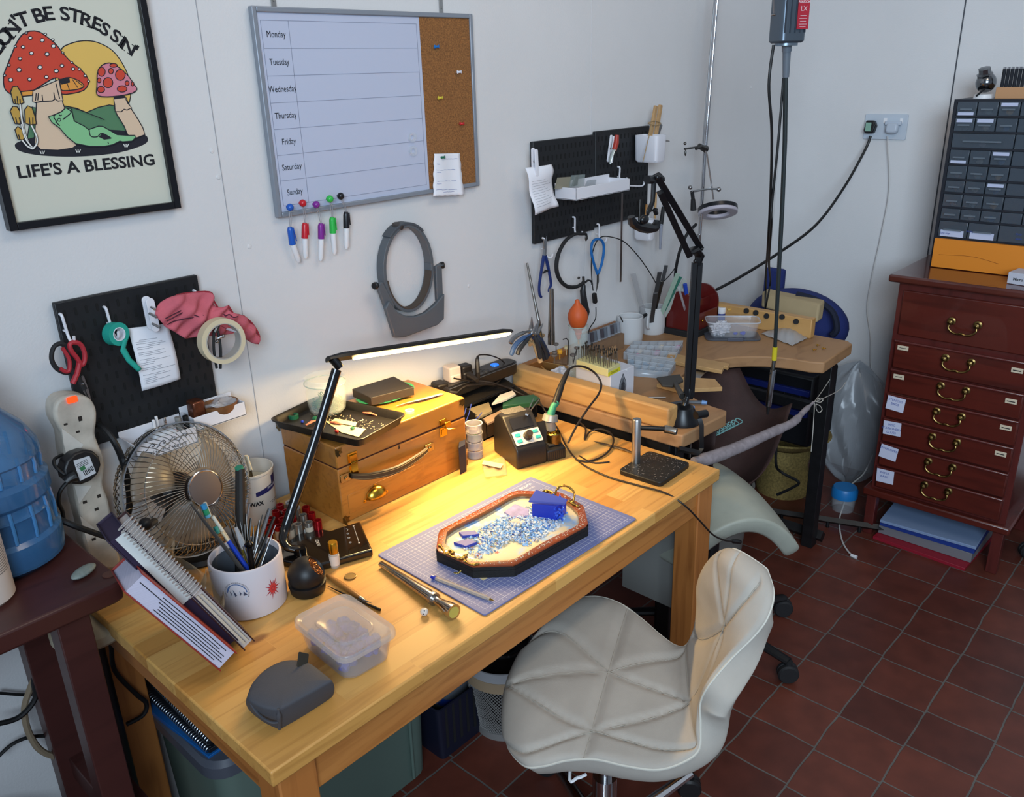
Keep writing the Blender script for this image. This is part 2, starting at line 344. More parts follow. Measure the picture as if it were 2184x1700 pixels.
for y in(cy0+.008,cy1-.04):
 for x in(cx+.0,3.18):O('leg',MB().box(x,x+.034,y,y+.034,0,.156),MAHZ,chest,bev=.002)
hb=MB()
def handle(parent,x,y,z):
 h=MB()
 for s in(-1,1):
  h.on(frame((x,y+s*.038,z),(-1,0,0))).lathe([(.0125,0),(.0125,.003),(.008,.005),(.006,.012),(.009,.016),(.008,.021),(0,.024)],14)
 h.on(Matrix());h.tube([(x-.016,y-.038,z-.004),(x-.02,y-.040,z-.018),(x-.02,y-.028,z-.03),(x-.021,y-.012,z-.0335),(x-.021,y,z-.031),(x-.021,y+.012,z-.0335),(x-.02,y+.028,z-.03),(x-.02,y+.040,z-.018),(x-.016,y+.038,z-.004)],[.003,.003,.0035,.003,.004,.003,.0035,.003,.003],8,4)
 O('handle',h,ABR,parent)
LAB=mat('label_paper','#c9cce0',.9);BONE=mat('bone_label','#cdbfa6',.6)
zs=[(.905,.755),(.735,.642),(.634,.553),(.545,.463),(.455,.372),(.364,.281),(.273,.195)]
cyM=(cy0+cy1)/2
for i,(z1,z0)in enumerate(zs):
 dr=O('drawer',MB().box(cx-.006 if i else cx+.002,cx+.3,cy0+.03,cy1-.03,z0,z1),MAH,chest,bev=.004)
 if i:
  O('drawer_lip',MB().box(cx-.012,cx-.002,cy0+.028,cy1-.028,z1-.004,z1+.004),MAHZ,dr,bev=.003)
 handle(dr,cx-.005,cyM,(z0+z1)/2+.02 if i else .83)
 if i in(1,2,3,4):
  mm_=MB().box(cx-.0085,cx-.006,cy0+.045,cy0+.078,z1-.034,z1-.018);ln=O('label_plate',mm_,BONE,dr,bev=.001)
  mk=MB().box(cx-.0088,cx-.0085,cy0+.05,cy0+.073,z1-.028,z1-.025);O('lettering',mk,INK,ln)
 if i in(1,2):
  mm_=MB().box(cx-.0085,cx-.006,cy1-.075,cy1-.04,z1-.028,z1-.012);ln=O('label_plate',mm_,BONE,dr,bev=.001)
  O('lettering',MB().box(cx-.0088,cx-.0085,cy1-.068,cy1-.047,z1-.021,z1-.019),INK,ln)
 if i>=3:
  txt={3:['STENCILS','BAGS'],4:['MISC','STATIONERY','GLUES'],5:['ENVELOPES'],6:['PAPER','BAGS']}[i]
  tilt=(-4,3,-6,2)[i-3]
  M=Matrix.Translation((cx-.013,cy1-.062,z1-.026))@Euler((R(90),0,R(-90))).to_matrix().to_4x4()@Matrix.Rotation(R(tilt),4,'Z')
  a=MB(M).box(-.029,.029,-.0245,.0245,-.0012,0);pl=O('paper_label',a,LAB,dr)
  t=MB()
  for k,tx in enumerate(txt):put_text(t,tx,.011,M@Matrix.Translation((-.002,.012-.0135*k,.0006)))
  O('lettering',t,BINK,pl)
CH=mat('cream_fabric','#a8a197',.8,var=.10,vs=9,bump=.15,bs=500)
chair=T('swivel_chair','cream quilted swivel chair with one-piece seat and backrest','chair',(1.06,-.81,0))
st=[((1112,1395,.485),(1078,1475,.475),(1080,1560,.47)),((1130,1372,.50),(1092,1475,.50),(1086,1598,.475)),((1180,1315,.51),(1130,1475,.512),(1120,1634,.485)),((1228,1280,.515),(1180,1478,.515),(1160,1634,.493)),((1275,1273,.52),(1230,1482,.516),(1210,1622,.502)),((1325,1289,.52),(1285,1487,.515),(1270,1620,.508)),((1368,1320,.52),(1340,1492,.515),(1335,1634,.508)),((1405,1352,.521),(1395,1497,.517),(1400,1642,.508)),((1438,1376,.527),(1440,1500,.523),(1452,1628,.515)),((1462,1378,.54),(1470,1500,.537),(1490,1600,.53)),((1478,1352,.565),(1492,1478,.565),(1494,1545,.565)),((1486,1320,.59),(1510,1440,.60),(1494,1500,.60)),((1488,1285,.625),(1530,1390,.64),(1512,1462,.64)),((1487,1255,.66),(1548,1340,.68),(1560,1405,.68)),((1495,1225,.70),(1556,1295,.72),(1610,1355,.72)),((1512,1198,.735),(1562,1250,.755),(1638,1315,.75)),((1535,1182,.765),(1566,1210,.785),(1650,1265,.775)),((1562,1175,.79),(1580,1178,.80),(1636,1215,.79))]
A=[[at(a,b,z=c)for(a,b,c)in r]for r in st]
KS=11
rows=[smooth_pts([r[k]for r in A],KS)for k in range(3)]
n=len(rows[0]);NT=75
SEG=[((9.3,0),(17,0)),((5.1,-.28),(.9,-.95)),((5.1,-.28),(.6,-.1)),((5.1,-.28),(9,-.9)),((5.1,-.28),(9.3,0)),((4.9,.48),(.6,-.1)),((4.9,.48),(.9,.95)),((4.9,.48),(9.3,.0)),((4.9,.48),(9,.9)),((13,0),(10.3,-.9)),((13,0),(16,-.7)),((13,0),(10.3,.8)),((9.2,-1),(9.2,1)),((13,0),(16,.7)),((5.3,-.98),(4.6,.98))]
def seamw(s,t):
 best=1
 segs=SEG
 if 0:[((0,0),(17,0)),((5.1,-.28),(.9,-.95)),((5.1,-.28),(1,.0-.2)),((5.1,-.28),(9,-.9)),((5.1,-.28),(9.3,0)),((4.9,.48),(.6,-.1)),((4.9,.48),(.9,.95)),((4.9,.48),(9.3,.0)),((4.9,.48),(9,.9)),((13,0),(10.3,-.9)),((13,0),(16,-.7)),((13,0),(10.3,.8)),((9.2,-1),(9.2,1)),((13,0),(16,.7))]
 for(a,b)in segs:
  ax,ay,bx,by=a[0]*.5,a[1]*3,b[0]*.5,b[1]*3;px,py=s*.5,t*3
  dx,dy=bx-ax,by-ay;q=max(0,min(1,((px-ax)*dx+(py-ay)*dy)/(dx*dx+dy*dy)));d=math.hypot(px-ax-q*dx,py-ay-q*dy)
  w_=.55 if(a[1]==0 and b[1]==0)or a==(9.2,-1)else 1
  best=min(best,1-(1-min(1,d/.2))*w_)
 return best
def shell(i,t):
 a,b,c=rows[0][i],rows[1][i],rows[2][i];tt=1-2*t
 return a*(tt*(tt+1)/2)+b*(1-tt*tt)+c*(tt*(tt-1)/2)
G=[[shell(i,sin((j/(NT-1)-.5)*pi)/2+.5)for j in range(NT)]for i in range(n)]
def nrm(i,j):
 a=G[min(n-1,i+1)][j]-G[max(0,i-1)][j];b=G[i][min(NT-1,j+1)]-G[i][max(0,j-1)];k=b.cross(a)
 return k.normalized()if k.length>1e-9 else Vector((0,0,1))
sgn=1 if nrm(55,NT//2).z>0 else-1
top=[[None]*NT for _ in range(n)];bot=[[None]*NT for _ in range(n)]
for i in range(n):
 for j in range(NT):
  nn=nrm(i,j)*sgn;t=sin((j/(NT-1)-.5)*pi);s_=i/KS
  edge=min(1,(1-abs(t))/.16)*min(1,(s_+.01)/.9)*min(1,(17.01-s_)/.8);e=math.sqrt(max(0,edge*(2-edge)))
  puff=.008*seamw(s_,t)**.6*e
  top[i][j]=G[i][j]+nn*(puff)
  bot[i][j]=G[i][j]-nn*(.012+.034*e)
def surf(s_,t):
 i=max(0,min(n-1.001,s_*KS));j=(math.asin(max(-1,min(1,t)))/pi+.5)*(NT-1);j=max(0,min(NT-1.001,j));i0,j0=int(i),int(j);a,b=i-i0,j-j0
 return top[i0][j0]*(1-a)*(1-b)+top[i0+1][j0]*a*(1-b)+top[i0][j0+1]*(1-a)*b+top[i0+1][j0+1]*a*b
stm=MB()
for(a,b)in SEG:
 stm.tube([surf(a[0]+(b[0]-a[0])*q/16,a[1]+(b[1]-a[1])*q/16)+Vector((0,0,.0002))for q in range(17)],.0009,5)
O('seam',stm,mat('cream_thread','#a19a8e',.9),chair)
cm=MB();vs=[p for r in top for p in r]+[p for r in bot for p in r];K=n*NT;fs=[]
for i in range(n-1):
 for j in range(NT-1):
  a=i*NT+j;fs.append((a,a+1,a+NT+1,a+NT));fs.append((K+a,K+a+NT,K+a+NT+1,K+a+1))
for i in range(n-1):
 for j in(0,NT-1):a=i*NT+j;fs.append((a,a+NT,K+a+NT,K+a))
for j in range(NT-1):
 for i in(0,n-1):a=i*NT+j;fs.append((a,a+1,K+a+1,K+a))
cm.add(vs,fs)
O('seat_shell',cm,CH,chair,ang=60)
rim=[top[i][0]for i in range(n)]+[top[n-1][j]for j in range(NT)]+[top[i][NT-1]for i in range(n-1,-1,-1)]+[top[0][j]for j in range(NT-1,-1,-1)]
O('piping',MB().tube(rim[::2],.0022,6,closed=True),mat('cream_piping','#c2beb2',.8),chair)
base=Vector((1.075,-.80,0))
O('gas_lift',MB().cyl(base+Vector((0,0,.09)),base+Vector((0,0,.47)),.014,n=20),CHR,chair)
O('lift_sleeve',MB().cyl(base+Vector((0,0,.06)),base+Vector((0,0,.26)),.025,n=20),CHR,chair)
O('seat_plate',MB().cb(base+Vector((0,0,.462)),(.16,.16,.012)),BLK,chair)
O('tilt_lever',MB().tube([base+Vector((-.02,.04,.46)),at(1215,1650,z=.45),at(1232,1659,z=.45),at(1250,1652,z=.45)],.003,6,5),WHT,chair)
def castor(mb,p,r=.026):
 mb.on(frame(p+Vector((0,0,r)),(.8,.6,0))).lathe([(0,-.017),(r*.85,-.017),(r,-.012),(r,-.003),(r*.8,0),(r,.003),(r,.012),(r*.85,.017),(0,.017)],18)
 mb.on(Matrix()).cyl(p+Vector((0,0,r)),p+Vector((0,0,r*2.3)),.011,n=10)
a0=math.atan2(-.835+.80,1.375-1.075)
for k in range(5):
 a=a0+k*2*pi/5;e=base+Vector((cos(a)*.29,sin(a)*.29,0))
 O('base_arm',MB().tube([base+Vector((0,0,.085)),base.lerp(e,.5)+Vector((0,0,.08)),e+Vector((0,0,.066))],[.02,.015,.012],10,flat=.7),CHR,chair)
 cmb=MB();castor(cmb,e,.028);O('castor',cmb,BLK,chair)
sad=T('saddle_stool','pale green saddle-shaped stool on castors at the right end of the pine desk','stool',(1.86,-.72,0))
SG=mat('pale_green_vinyl','#a0a396',.5,var=.06,vs=20,bump=.15,bs=400)
sc_c=Vector((1.906,-.56,0))
SM=RZ((1.815,-.622,-.06),-128)
def sad_top(u,v):
 th=2*pi*v;r=u**.8;x0=cos(th)*r;y0=sin(th)*r
 sq=1/(max(abs(x0),abs(y0))/max(r,1e-6))if r>0 else 1
 sq=1+(sq-1)*.45;x=x0*sq*.17;y=y0*sq*.158;dro=.15*abs(y/.158)**1.9*(1+.1*x/.175);z=.60-dro-(.02*(x/.175)**2)
 if r>.985:z-=.0
 return SM@Vector((x,y,z))
O('saddle_seat',MB().grid(sad_top,20,49),SG,sad,solid=.045,solo=1,sub=1,ang=80,merge=True)
O('gas_lift',MB().cyl((sc_c.x,sc_c.y,.1),(sc_c.x,sc_c.y,.47),.022),BLK,sad)
bp_=Vector((sc_c.x,sc_c.y,0))
w1=at(1668,1312,z=.0);w2=at(1678,1452,z=0)
A0=math.atan2(w2.y-bp_.y,w2.x-bp_.x)
for k,e in enumerate([w1,w2]+[bp_+Vector((cos(A0-q*2*pi/5)*.27,sin(A0-q*2*pi/5)*.27,0))for q in(1,2,3)]):
 e.z=0
 O('base_arm',MB().tube([bp_+Vector((0,0,.085)),bp_.lerp(e,.55)+Vector((0,0,.08)),e+Vector((0,0,.065))],[.022,.017,.014],10,flat=.7),BLK,sad)
 cmb=MB();castor(cmb,e,.029);O('castor',cmb,BLKM,sad)
# == POSTER ==
ps=T('framed_poster','black framed poster of mushrooms and a lounging frog, hung on the wall','poster',(.62,-.01,1.6))
YF=-.022
c1,c2,c3,c4=at(318,-2,y=YF),at(388,447,y=YF),at(22,490,y=YF),at(-60,-2,y=YF)
xr=c2.x;xl=c3.x;zb=(c2.z+c3.z)/2;zt=zb+.432
FRM=mat('black_frame','#121318',.3)
m=MB();fw=.0125
m.box(xl,xl+fw,YF,-.001,zb,zt);m.box(xr-fw,xr,YF,-.001,zb,zt);m.box(xl+fw,xr-fw,YF,-.001,zb,zb+fw);m.box(xl+fw,xr-fw,YF,-.001,zt-fw,zt)
O('frame',m,FRM,ps,bev=.001)
PC={k:mat('print_'+k,v,.75)for k,v in dict(cream='#c9c9ba',ink='#1b1c26',red='#c4422f',sun='#d8b25c',pink='#cc7d8c',green='#4f7a58',frog='#7fb985',stem='#d2b89c',gold='#b99343',white='#dcdcd6',orange='#d8923e').items()}
keys=list(PC)
m=MB().box(xl+fw,xr-fw,-.012,-.006,zb+fw,zt-fw)
lay=[0]
def ribbon(P,r,closed=False):
 n_=len(P);vs=[]
 for i in range(n_):
  a,b=(P[(i-1)%n_],P[(i+1)%n_])if closed else(P[max(0,i-1)],P[min(n_-1,i+1)])
  t=Vector((b[0]-a[0],0,b[2]-a[2]));t=t.normalized()if t.length else Vector((1,0,0));vs+=[(P[i][0]+t.z*r,P[i][1],P[i][2]-t.x*r),(P[i][0]-t.z*r,P[i][1],P[i][2]+t.x*r)]
 m.add(vs,[(2*i,2*((i+1)%n_),2*((i+1)%n_)+1,2*i+1)for i in range(n_ if closed else n_-1)])
def PZ(pts,col,outline=.0,k=0,rawk=True):
 """a flat printed shape traced on the sheet"""
 lay[0]+=1;yy=-.0121-.00004*lay[0]
 P=[at(a/3.27,b/3.27,y=YF)for a,b in pts]
 if k:P=smooth_pts(P,k,True)
 v=[(min(max(p.x,xl+fw),xr-fw),yy,p.z)for p in P]
 m.m(keys.index(col));m.add(v,[tuple(range(len(v)))])
 if outline:
  m.m(keys.index('ink'));ribbon([(q[0],yy-.00003,q[2])for q in v],outline*.8,True)
def PL(pts,r=.0011,k=4,col='ink'):
 lay[0]+=1;yy=-.0121-.00004*lay[0];P=[at(a/3.27,b/3.27,y=YF)for a,b in pts];m.m(keys.index(col));ribbon([(p.x,yy,p.z)for p in smooth_pts(P,k)],r*.8)
LW=.0011
PZ([(440,350),(500,305),(600,282),(700,295),(800,350),(870,440),(915,540),(930,650),(900,750),(800,800),(600,800),(450,740),(400,500)],'sun',LW,4)
PZ([(200,1000),(240,745),(330,770),(470,740),(550,755),(620,785),(700,750),(780,732),(830,740),(900,830),(960,930),(960,1000),(700,1030),(400,1030)],'green',LW)
PZ([(120,1025),(160,985),(400,930),(780,905),(1000,935),(1048,965),(1020,1010),(850,1065),(600,1092),(350,1090),(180,1065)],'ink',0,4)
PZ([(250,660),(420,560),(455,720),(470,760),(480,860),(500,930),(550,1015),(520,1035),(420,1050),(300,1045),(255,1000),(262,850),(270,720)],'stem',LW)
PZ([(40,530),(60,470),(100,370),(130,300),(170,240),(225,215),(290,220),(350,260),(400,300),(440,350),(500,420),(570,475),(620,530),(635,580),(600,630),(520,652),(440,655),(430,600),(425,545),(370,555),(250,630),(150,672),(80,650),(45,610)],'red',LW,2)
PZ([(440,560),(500,540),(570,565),(602,600),(560,622),(470,632),(442,620)],'orange',LW,3);PZ([(425,550),(500,542),(505,575),(445,590)],'ink')
for q in((520,552,560,612),(480,570,500,625),(545,560,595,600)):PL([q[:2],q[2:]],.0008)
PZ([(150,640),(245,630),(240,665),(165,672)],'orange',LW);PZ([(245,632),(425,555),(455,700),(420,705),(400,690),(380,704),(300,708),(262,716),(243,708)],'stem',LW)
for a in((268,650,262,705),(283,650,278,700),(308,660,314,704),(390,645,398,690),(405,580,432,690)):PL([a[:2],a[2:]],.001)
for(a,b,r)in[(226,262,13),(310,278,15),(175,326,13),(388,320,15),(234,370,14),(343,376,15),(154,408,12),(293,468,16),(447,457,13),(147,486,16),(407,494,15),(525,480,12),(88,556,15),(220,553,13),(338,536,13),(197,228,9),(330,237,9),(120,322,9),(75,452,10),(45,524,9),(382,276,10),(452,366,8),(515,434,8),(568,481,10),(608,527,10),(632,566,8)]:
 PZ([(a+r*cos(t),b+r*.85*sin(t))for t in[pi*i/5 for i in range(10)]],'white',.0008)
PZ([(810,680),(890,675),(930,760),(975,830),(1010,890),(1025,940),(960,965),(905,940),(880,880),(830,800),(815,760)],'stem',LW)
PZ([(808,672),(885,668),(890,690),(812,690)],'ink');PZ([(808,690),(885,680),(905,720),(932,752),(900,768),(880,762),(860,780),(818,778),(814,730)],'stem',LW)
PZ([(690,600),(692,520),(710,470),(750,442),(800,442),(850,475),(910,530),(950,590),(970,620),(940,648),(850,668),(760,675),(700,668),(686,640)],'pink',LW,2)
for(a,b,r,q)in[(722,500,26,32),(788,495,17,20),(853,522,34,38),(767,576,34,36),(705,560,13,17),(900,580,14,17),(718,624,25,22),(865,620,34,22),(805,455,26,13),(938,585,9,15)]:
 PZ([(a+r*cos(t),b+q*sin(t))for t in[pi*i/8 for i in range(16)]],'red',.0009)
PZ([(350,815),(395,800),(440,780),(470,752),(510,760),(530,845),(600,880),(630,905),(700,880),(730,882),(830,940),(900,945),(955,945),(960,960),(935,985),(870,990),(850,985),(800,1010),(740,1022),(640,1022),(540,1002),(480,955),(430,895),(375,855)],'frog',LW)
PL([(470,752),(500,770),(505,790),(450,835)]);PL([(635,905),(645,950),(690,955),(725,930),(790,965)]);PL([(765,990),(770,1005)]);PL([(400,850),(430,878)]);PL([(395,800),(388,820),(410,850)]);PL([(425,800),(433,808),(442,800)])
PZ([(700,955),(730,928),(790,968),(740,975)],'ink')
PZ([(425+11*cos(t),836+11*sin(t))for t in[pi*i/5 for i in range(10)]],'frog',.0008)
PL([(470,740),(560,765),(740,835)],.0009)
for(P,sm)in(([(85,640),(100,605),(130,600),(155,640),(178,715),(150,728),(105,720)],0),([(82,775),(100,742),(130,745),(160,790),(178,850),(150,866),(115,862)],0),([(183,765),(205,738),(235,752),(255,810),(265,865),(225,872),(188,860)],0),([(115,905),(135,882),(165,905),(192,955),(170,978),(135,970)],0)):
 PZ(P,'gold',LW);
for a in((115,690,118,720),(130,670,135,722),(150,690,152,722),(120,820,130,862),(145,820,155,862),(215,820,220,866),(240,820,240,866),(140,940,148,970)):PL([a[:2],a[2:]],.001)
for P in([(150,728),(165,850),(190,950),(230,1035)],[(160,866),(185,960),(235,1030)],[(228,872),(265,950),(268,1000),(240,1040)],[(165,978),(200,1020),(240,1040)]):PL(P,.0022,4,'ink');PL(P,.0014,4,'white')
for(a,b)in((305,1062),(555,1052),(890,1015)):
 for d in(-14,0,14):PL([(a+d*1.2,b-10),(a+d*.5,b+12)],.0009,1,'white')
O('print',m,[PC[k]for k in keys],ps,smooth=False)
tl=MB();arc=[('D',2,318),('O',46,262),('N',100,205),("'",136,150),('T',176,138),('B',285,110),('E',355,96),('S',468,98),('T',540,112),('R',615,140),('E',690,167),('S',748,205),('S',822,253),('I',868,292),('N',912,330),("'",962,362)]
for i,(ch,a,b)in enumerate(arc):
 p=at(a/3.27,b/3.27,y=YF);q0_=at(arc[max(0,i-1)][1]/3.27,arc[max(0,i-1)][2]/3.27,y=YF);q1_=at(arc[min(15,i+1)][1]/3.27,arc[min(15,i+1)][2]/3.27,y=YF)
 an=math.degrees(math.atan2(q1_.z-q0_.z,q1_.x-q0_.x));M=wallM(p.x,p.z,-.0125,an);put_text(tl,ch,.029,M,bold=.0007,sx=1.18)
 if ch not in "'OS":
  mm2=tl.M;tl.M=M;w_=.0065 if ch!='I' else .0045
  for yy in(-.0085,.0085):
   for xx in((-w_*.75,w_*.75)if not(ch=='T')else((0,)if yy<0 else(-w_*.9,w_*.9))):tl.add([(xx-.0024,yy-.0007,0),(xx+.0024,yy-.0007,0),(xx+.0024,yy+.0007,0),(xx-.0024,yy+.0007,0)],[(0,1,2,3)])
  tl.M=mm2
a=at(135/3.27,1195/3.27,y=YF);b=at(1095/3.27,1130/3.27,y=YF);vs,fs=textmesh("LIFE'S A BLESSING",.027,bold=.0007)
wd=max(v[0]for v in vs)-min(v[0]for v in vs);s_=(b.x-a.x)/wd;tl.M=wallM((a.x+b.x)/2,(a.z+b.z)/2,-.0125);tl.add([(v[0]*s_,v[1]*1.0,0)for v in vs],fs)
tl.M=Matrix();O('lettering',tl,INK,ps,smooth=False)
# == WHITEBOARD ==
wb=T('weekly_planner_board','weekly planner whiteboard with a cork strip down its right side','board',(1.28,-.01,1.5))
YB=-.018
x0,x1,z1_,z0_=.972,1.572,1.7345,1.331
AF=mat('board_frame_grey','#8b929c',.4,.3)
m=MB();f=.0105
for b in((x0,x0+f,z0_,z1_),(x1-f,x1,z0_,z1_),(x0+f,x1-f,z0_,z0_+f),(x0+f,x1-f,z1_-f,z1_)):m.box(b[0],b[1],YB,-.004,b[2],b[3])
O('frame',m,AF,wb,bev=.002)
xc_=at(904,200,y=-.014).x
O('whiteboard_surface',MB().box(x0+f,xc_,-.013,-.004,z0_+f,z1_-f),mat('whiteboard_enamel','#b7bed2',.3),wb)
O('cork_strip',MB().box(xc_,x1-f,-.014,-.004,z0_+f,z1_-f),mat('cork','#865a31',.9,var=.4,vs=300,bump=.4,bs=500),wb)
g=MB();hz_=[at(730,y,y=-.013).z for y in(47,104,158,212,262,315,365,415)]
xs=[at(562,100,y=-.013).x,at(632,200,y=-.013).x,at(897,200,y=-.013).x]
zt_=hz_[0];dz=(hz_[0]-(z0_+f+.012))/7;lz=[zt_-dz*i for i in range(8)]
for z in lz:g.box(xs[0],xs[2],-.0135,-.0128,z-.0004,z+.0004)
for x in xs:g.box(x-.0004,x+.0004,-.0135,-.0128,lz[-1],lz[0])
O('ruled_grid',g,mat('grid_grey','#82879a',.6),wb)
t=MB()
for i,d in enumerate(['Monday','Tuesday','Wednesday','Thursday','Friday','Saturday','Sunday']):put_text(t,d,.0172,wallM((xs[0]+xs[1])/2,(lz[i]+lz[i+1])/2,-.0136),sx=.8)
O('lettering',t,INK,wb,smooth=False)
for px in(584,941):
 p=at(px,4,y=-.004);O('hanger',MB().box(p.x-.005,p.x+.005,-.004,-.001,z1_-.003,z1_+.03).on(frame((p.x,-.004,z1_+.012),(0,-1,0))).lathe([(.003,0),(.0025,.0015),(0,.002)],8),ALU,wb)
pinc={'blue':'#1f6db3','white':'#d8d8de','yellow':'#cdbb3b','red':'#c2262d','green':'#1d6a52'}
for nme,(px,py),dirx in(('blue',(927,100),.5),('white',(975,154),.6),('yellow',(935,209),.6),('red',(981,264),.6),('green',(940,336),.5)):
 p=at(px,py,y=-.0165);M=frame(p,(dirx,-.8,.05))
 lbl={'blue':'blue push pin, highest on the cork strip','white':'white push pin on the right of the cork strip','yellow':'yellow push pin in the middle of the cork strip','red':'red push pin low on the cork strip','green':'green push pin holding the torn note on the cork'}[nme]
 O('push_pin',MB(M).lathe([(.0004,-.006),(.0004,0),(.0045,.0),(.0045,.0015),(.0028,.003),(.0026,.008),(.004,.0095),(.004,.011),(0,.011)],12),mat('pin_'+nme,pinc[nme],.3),label=lbl,cat='push pin')
a,b,c_,d_=at(926,328,y=-.017),at(980,327,y=-.017),at(987,416,y=-.019),at(922,418,y=-.02)
def note(u,v):
 p=(a.lerp(b,v)).lerp(d_.lerp(c_,v),u);p.y-=.002*sin(v*7)+.004*u*u;p.x+=.0012*sin(u*23+v*2)if v in(0,1)else 0;p.z+=.001*sin(v*40)if u==1 else 0;return p
nt_=O('torn_note',MB().grid(note,20,12),PAP,solid=.0004,label='torn handwritten paper note pinned to the cork strip',cat='note')
h=MB()
for(py,w0,w1)in((339,.25,.9),(350,.1,.2),(362,.08,.8),(367,.1,.25),(386,.1,.8),(391,.1,.25),(404,.08,.8),(409,.3,.7)):
 u=(py-328)/89;P=[note(u,w0+(w1-w0)*i/14)+Vector((0,-.0008,random.uniform(-.0009,.0009)))for i in range(15)];h.tube(P,.00035,3)
O('handwriting',h,BINK,nt_)
for i,(px,py)in enumerate(((877,293),(879,322))):
 p=at(px,py,y=-.0135);O('ring_magnet',MB(frame(p,(0,-1,0))).ring(.0115,.0062,0,.006,24).ring(.0075,.0055,0,.003,20),CLP,label=('clear round magnet, the upper of two beside Friday and Saturday','clear round magnet, the lower of two beside Friday and Saturday')[i],cat='magnet')
MK=[('blue','#1c55b0',(616,442),(618,484),(624,521),(638,559)),('red','#bf1f2c',(643,433),(650,475),(650,508),(652,551)),('purple','#7c2a8c',(672,436),(684,476),(685,509),(684,556)),('green','#2fb24a',(701,424),(708,463),(710,497),(714,542)),('black','#1a1a1f',(724,418),(738,452),(739,486),(739,531))]
for nme,hx,pm,p1,p2,p3 in MK:
 cm_=mat('marker_'+nme,hx,.3);c=at(*pm,y=-.024);O('ball_magnet',MB(frame((c.x,-.0185,c.z),(0,-1,0))).lathe([(.0035,0),(.003,.002),(.0025,.003)],12).on(Matrix()).sph((c.x,-.0285,c.z),.0078,18,12),cm_,label='%s ball magnet on the lower edge of the planner board'%nme,cat='magnet')
 A_,B_,C_=at(*p1,y=-.020),at(*p2,y=-.018),at(*p3,y=-.014);mk=T('marker_pen','%s marker pen hanging by a cord below the planner board'%nme,'marker pen',tuple(C_),group='marker pens hanging on cords')
 O('cap',MB().tube([A_,A_.lerp(B_,.1),A_.lerp(B_,.2),B_],[.0042,.0058,.0066,.0072],12),cm_,mk)
 O('clip',MB().tube([A_+Vector((.006,-.003,-.002)),B_+Vector((.009,-.003,.006))],.0012,6),cm_,mk)
 O('barrel',MB().tube([B_,B_.lerp(C_,.85),C_],[.0062,.0058,.003],12),WHT,mk)
 O('cord',MB().tube([c+Vector((0,-.003,-.006)),(c+A_)/2+Vector((-.002,-.004,0)),A_+Vector((0,0,-.004))],.0007,5,4).tube([c+Vector((.001,-.003,-.006)),(c+A_)/2+Vector((.003,-.004,0)),A_+Vector((.002,0,-.004))],.0007,5,4),mat('clear_cord','#9b9aa0',.4),mk)
# == HEAD MAGNIFIER on wall ==
vz=T('head_magnifier','grey headband magnifier visor with an oval band hanging on the wall','magnifier',tuple(at(873,600,y=-.01)))
GV=mat('visor_grey','#565b60',.45);
oc=at(872,573,y=-.03)
def oval(n,rx,rz,y=-.03,da=0,a0=0,a1=360,cx=0,cz=0):
 out=[]
 for i in range(n+1):
  a_=R(a0+(a1-a0)*i/n);out.append((oc.x+cx+rx*cos(a_)*cos(da)-rz*sin(a_)*sin(da),y,oc.z+cz+rz*sin(a_)*cos(da)+rx*cos(a_)*sin(da)))
 return out
def strap(P,wd_,th,y0,mb):
 n_=len(P);vs=[];fs=[]
 for i,p in enumerate(P):
  a_=Vector(P[max(0,i-1)]);b_=Vector(P[min(n_-1,i+1)]);t_=(b_-a_).normalized();nn=Vector((t_.z,0,-t_.x));p=Vector(p)
  w0=wd_(i/(n_-1))if callable(wd_)else wd_
  for(dn,dy)in((-th,0),(th,0),(th,-w0),(-th,-w0)):q=p+nn*dn;q.y=y0+dy;vs.append(q)
 for i in range(n_-1):
  for j in range(4):fs.append((i*4+j,i*4+(j+1)%4,i*4+4+(j+1)%4,i*4+4+j))
 fs+=[(3,2,1,0),tuple((n_-1)*4+j for j in range(4))];mb.add(vs,fs)
m=MB();strap(oval(60,.075,.103,0,0),.026,.0045,-.006,m);O('headband',m,GV,vz,bev=.001)
m=MB();strap(oval(20,.080,.108,0,0,50,130),.030,.003,-.004,m);O('top_strap',m,mat('visor_grey_dark','#474c52',.5),vz,bev=.001)
p=at(855,488,y=-.03);m=MB(frame((p.x,-.02,p.z+.004),(0,-.2,1))).lathe([(.013,-.004),(.014,.0),(.014,.006),(.012,.008),(0,.008)],20);O('size_knob',m,mat('knob_brown_black','#3a3432',.5),vz)
m=MB();strap(oval(30,.070,.098,0,0,190,350),.020,.002,-.012,m);O('sweat_pad',m,mat('foam_tan','#4a4038',.8),vz)
y_=-.034
vb=[at(a_,b_,y=y_)for a_,b_ in((824,640),(842,664),(862,673),(881,673),(900,666),(920,650),(942,625),(941,679),(927,692),(860,717),(836,719),(816,656))]
bm_=MB(frame((0,y_,0),(0,-1,0),(1,0,0)));
def toM(ps):return[((bm_.M.inverted()@Vector(q))[0],(bm_.M.inverted()@Vector(q))[1])for q in ps]
bm_.prism(toM(vb),-.0,.012);O('lens_visor',bm_,GV,vz,bev=.003,seg=3)
for side in([(800,608),(812,600),(838,650),(832,680),(822,668)],[(925,568),(938,560),(941,640),(934,655),(928,640)]):
 bm_=MB(frame((0,-.028,0),(0,-1,0),(1,0,0)));bm_.prism(toM([at(a_,b_,y=-.03)for a_,b_ in side]),0,.010);O('side_arm',bm_,GV,vz,bev=.002)
for(px,py,dx)in((801,609,-1),(942,566,1)):
 p=at(px,py,y=-.034);O('pivot_knob',MB(frame(p,(dx,-.5,0))).lathe([(.0075,-.004),(.0085,0),(.0085,.005),(.006,.007),(0,.007)],18),BLK,vz)
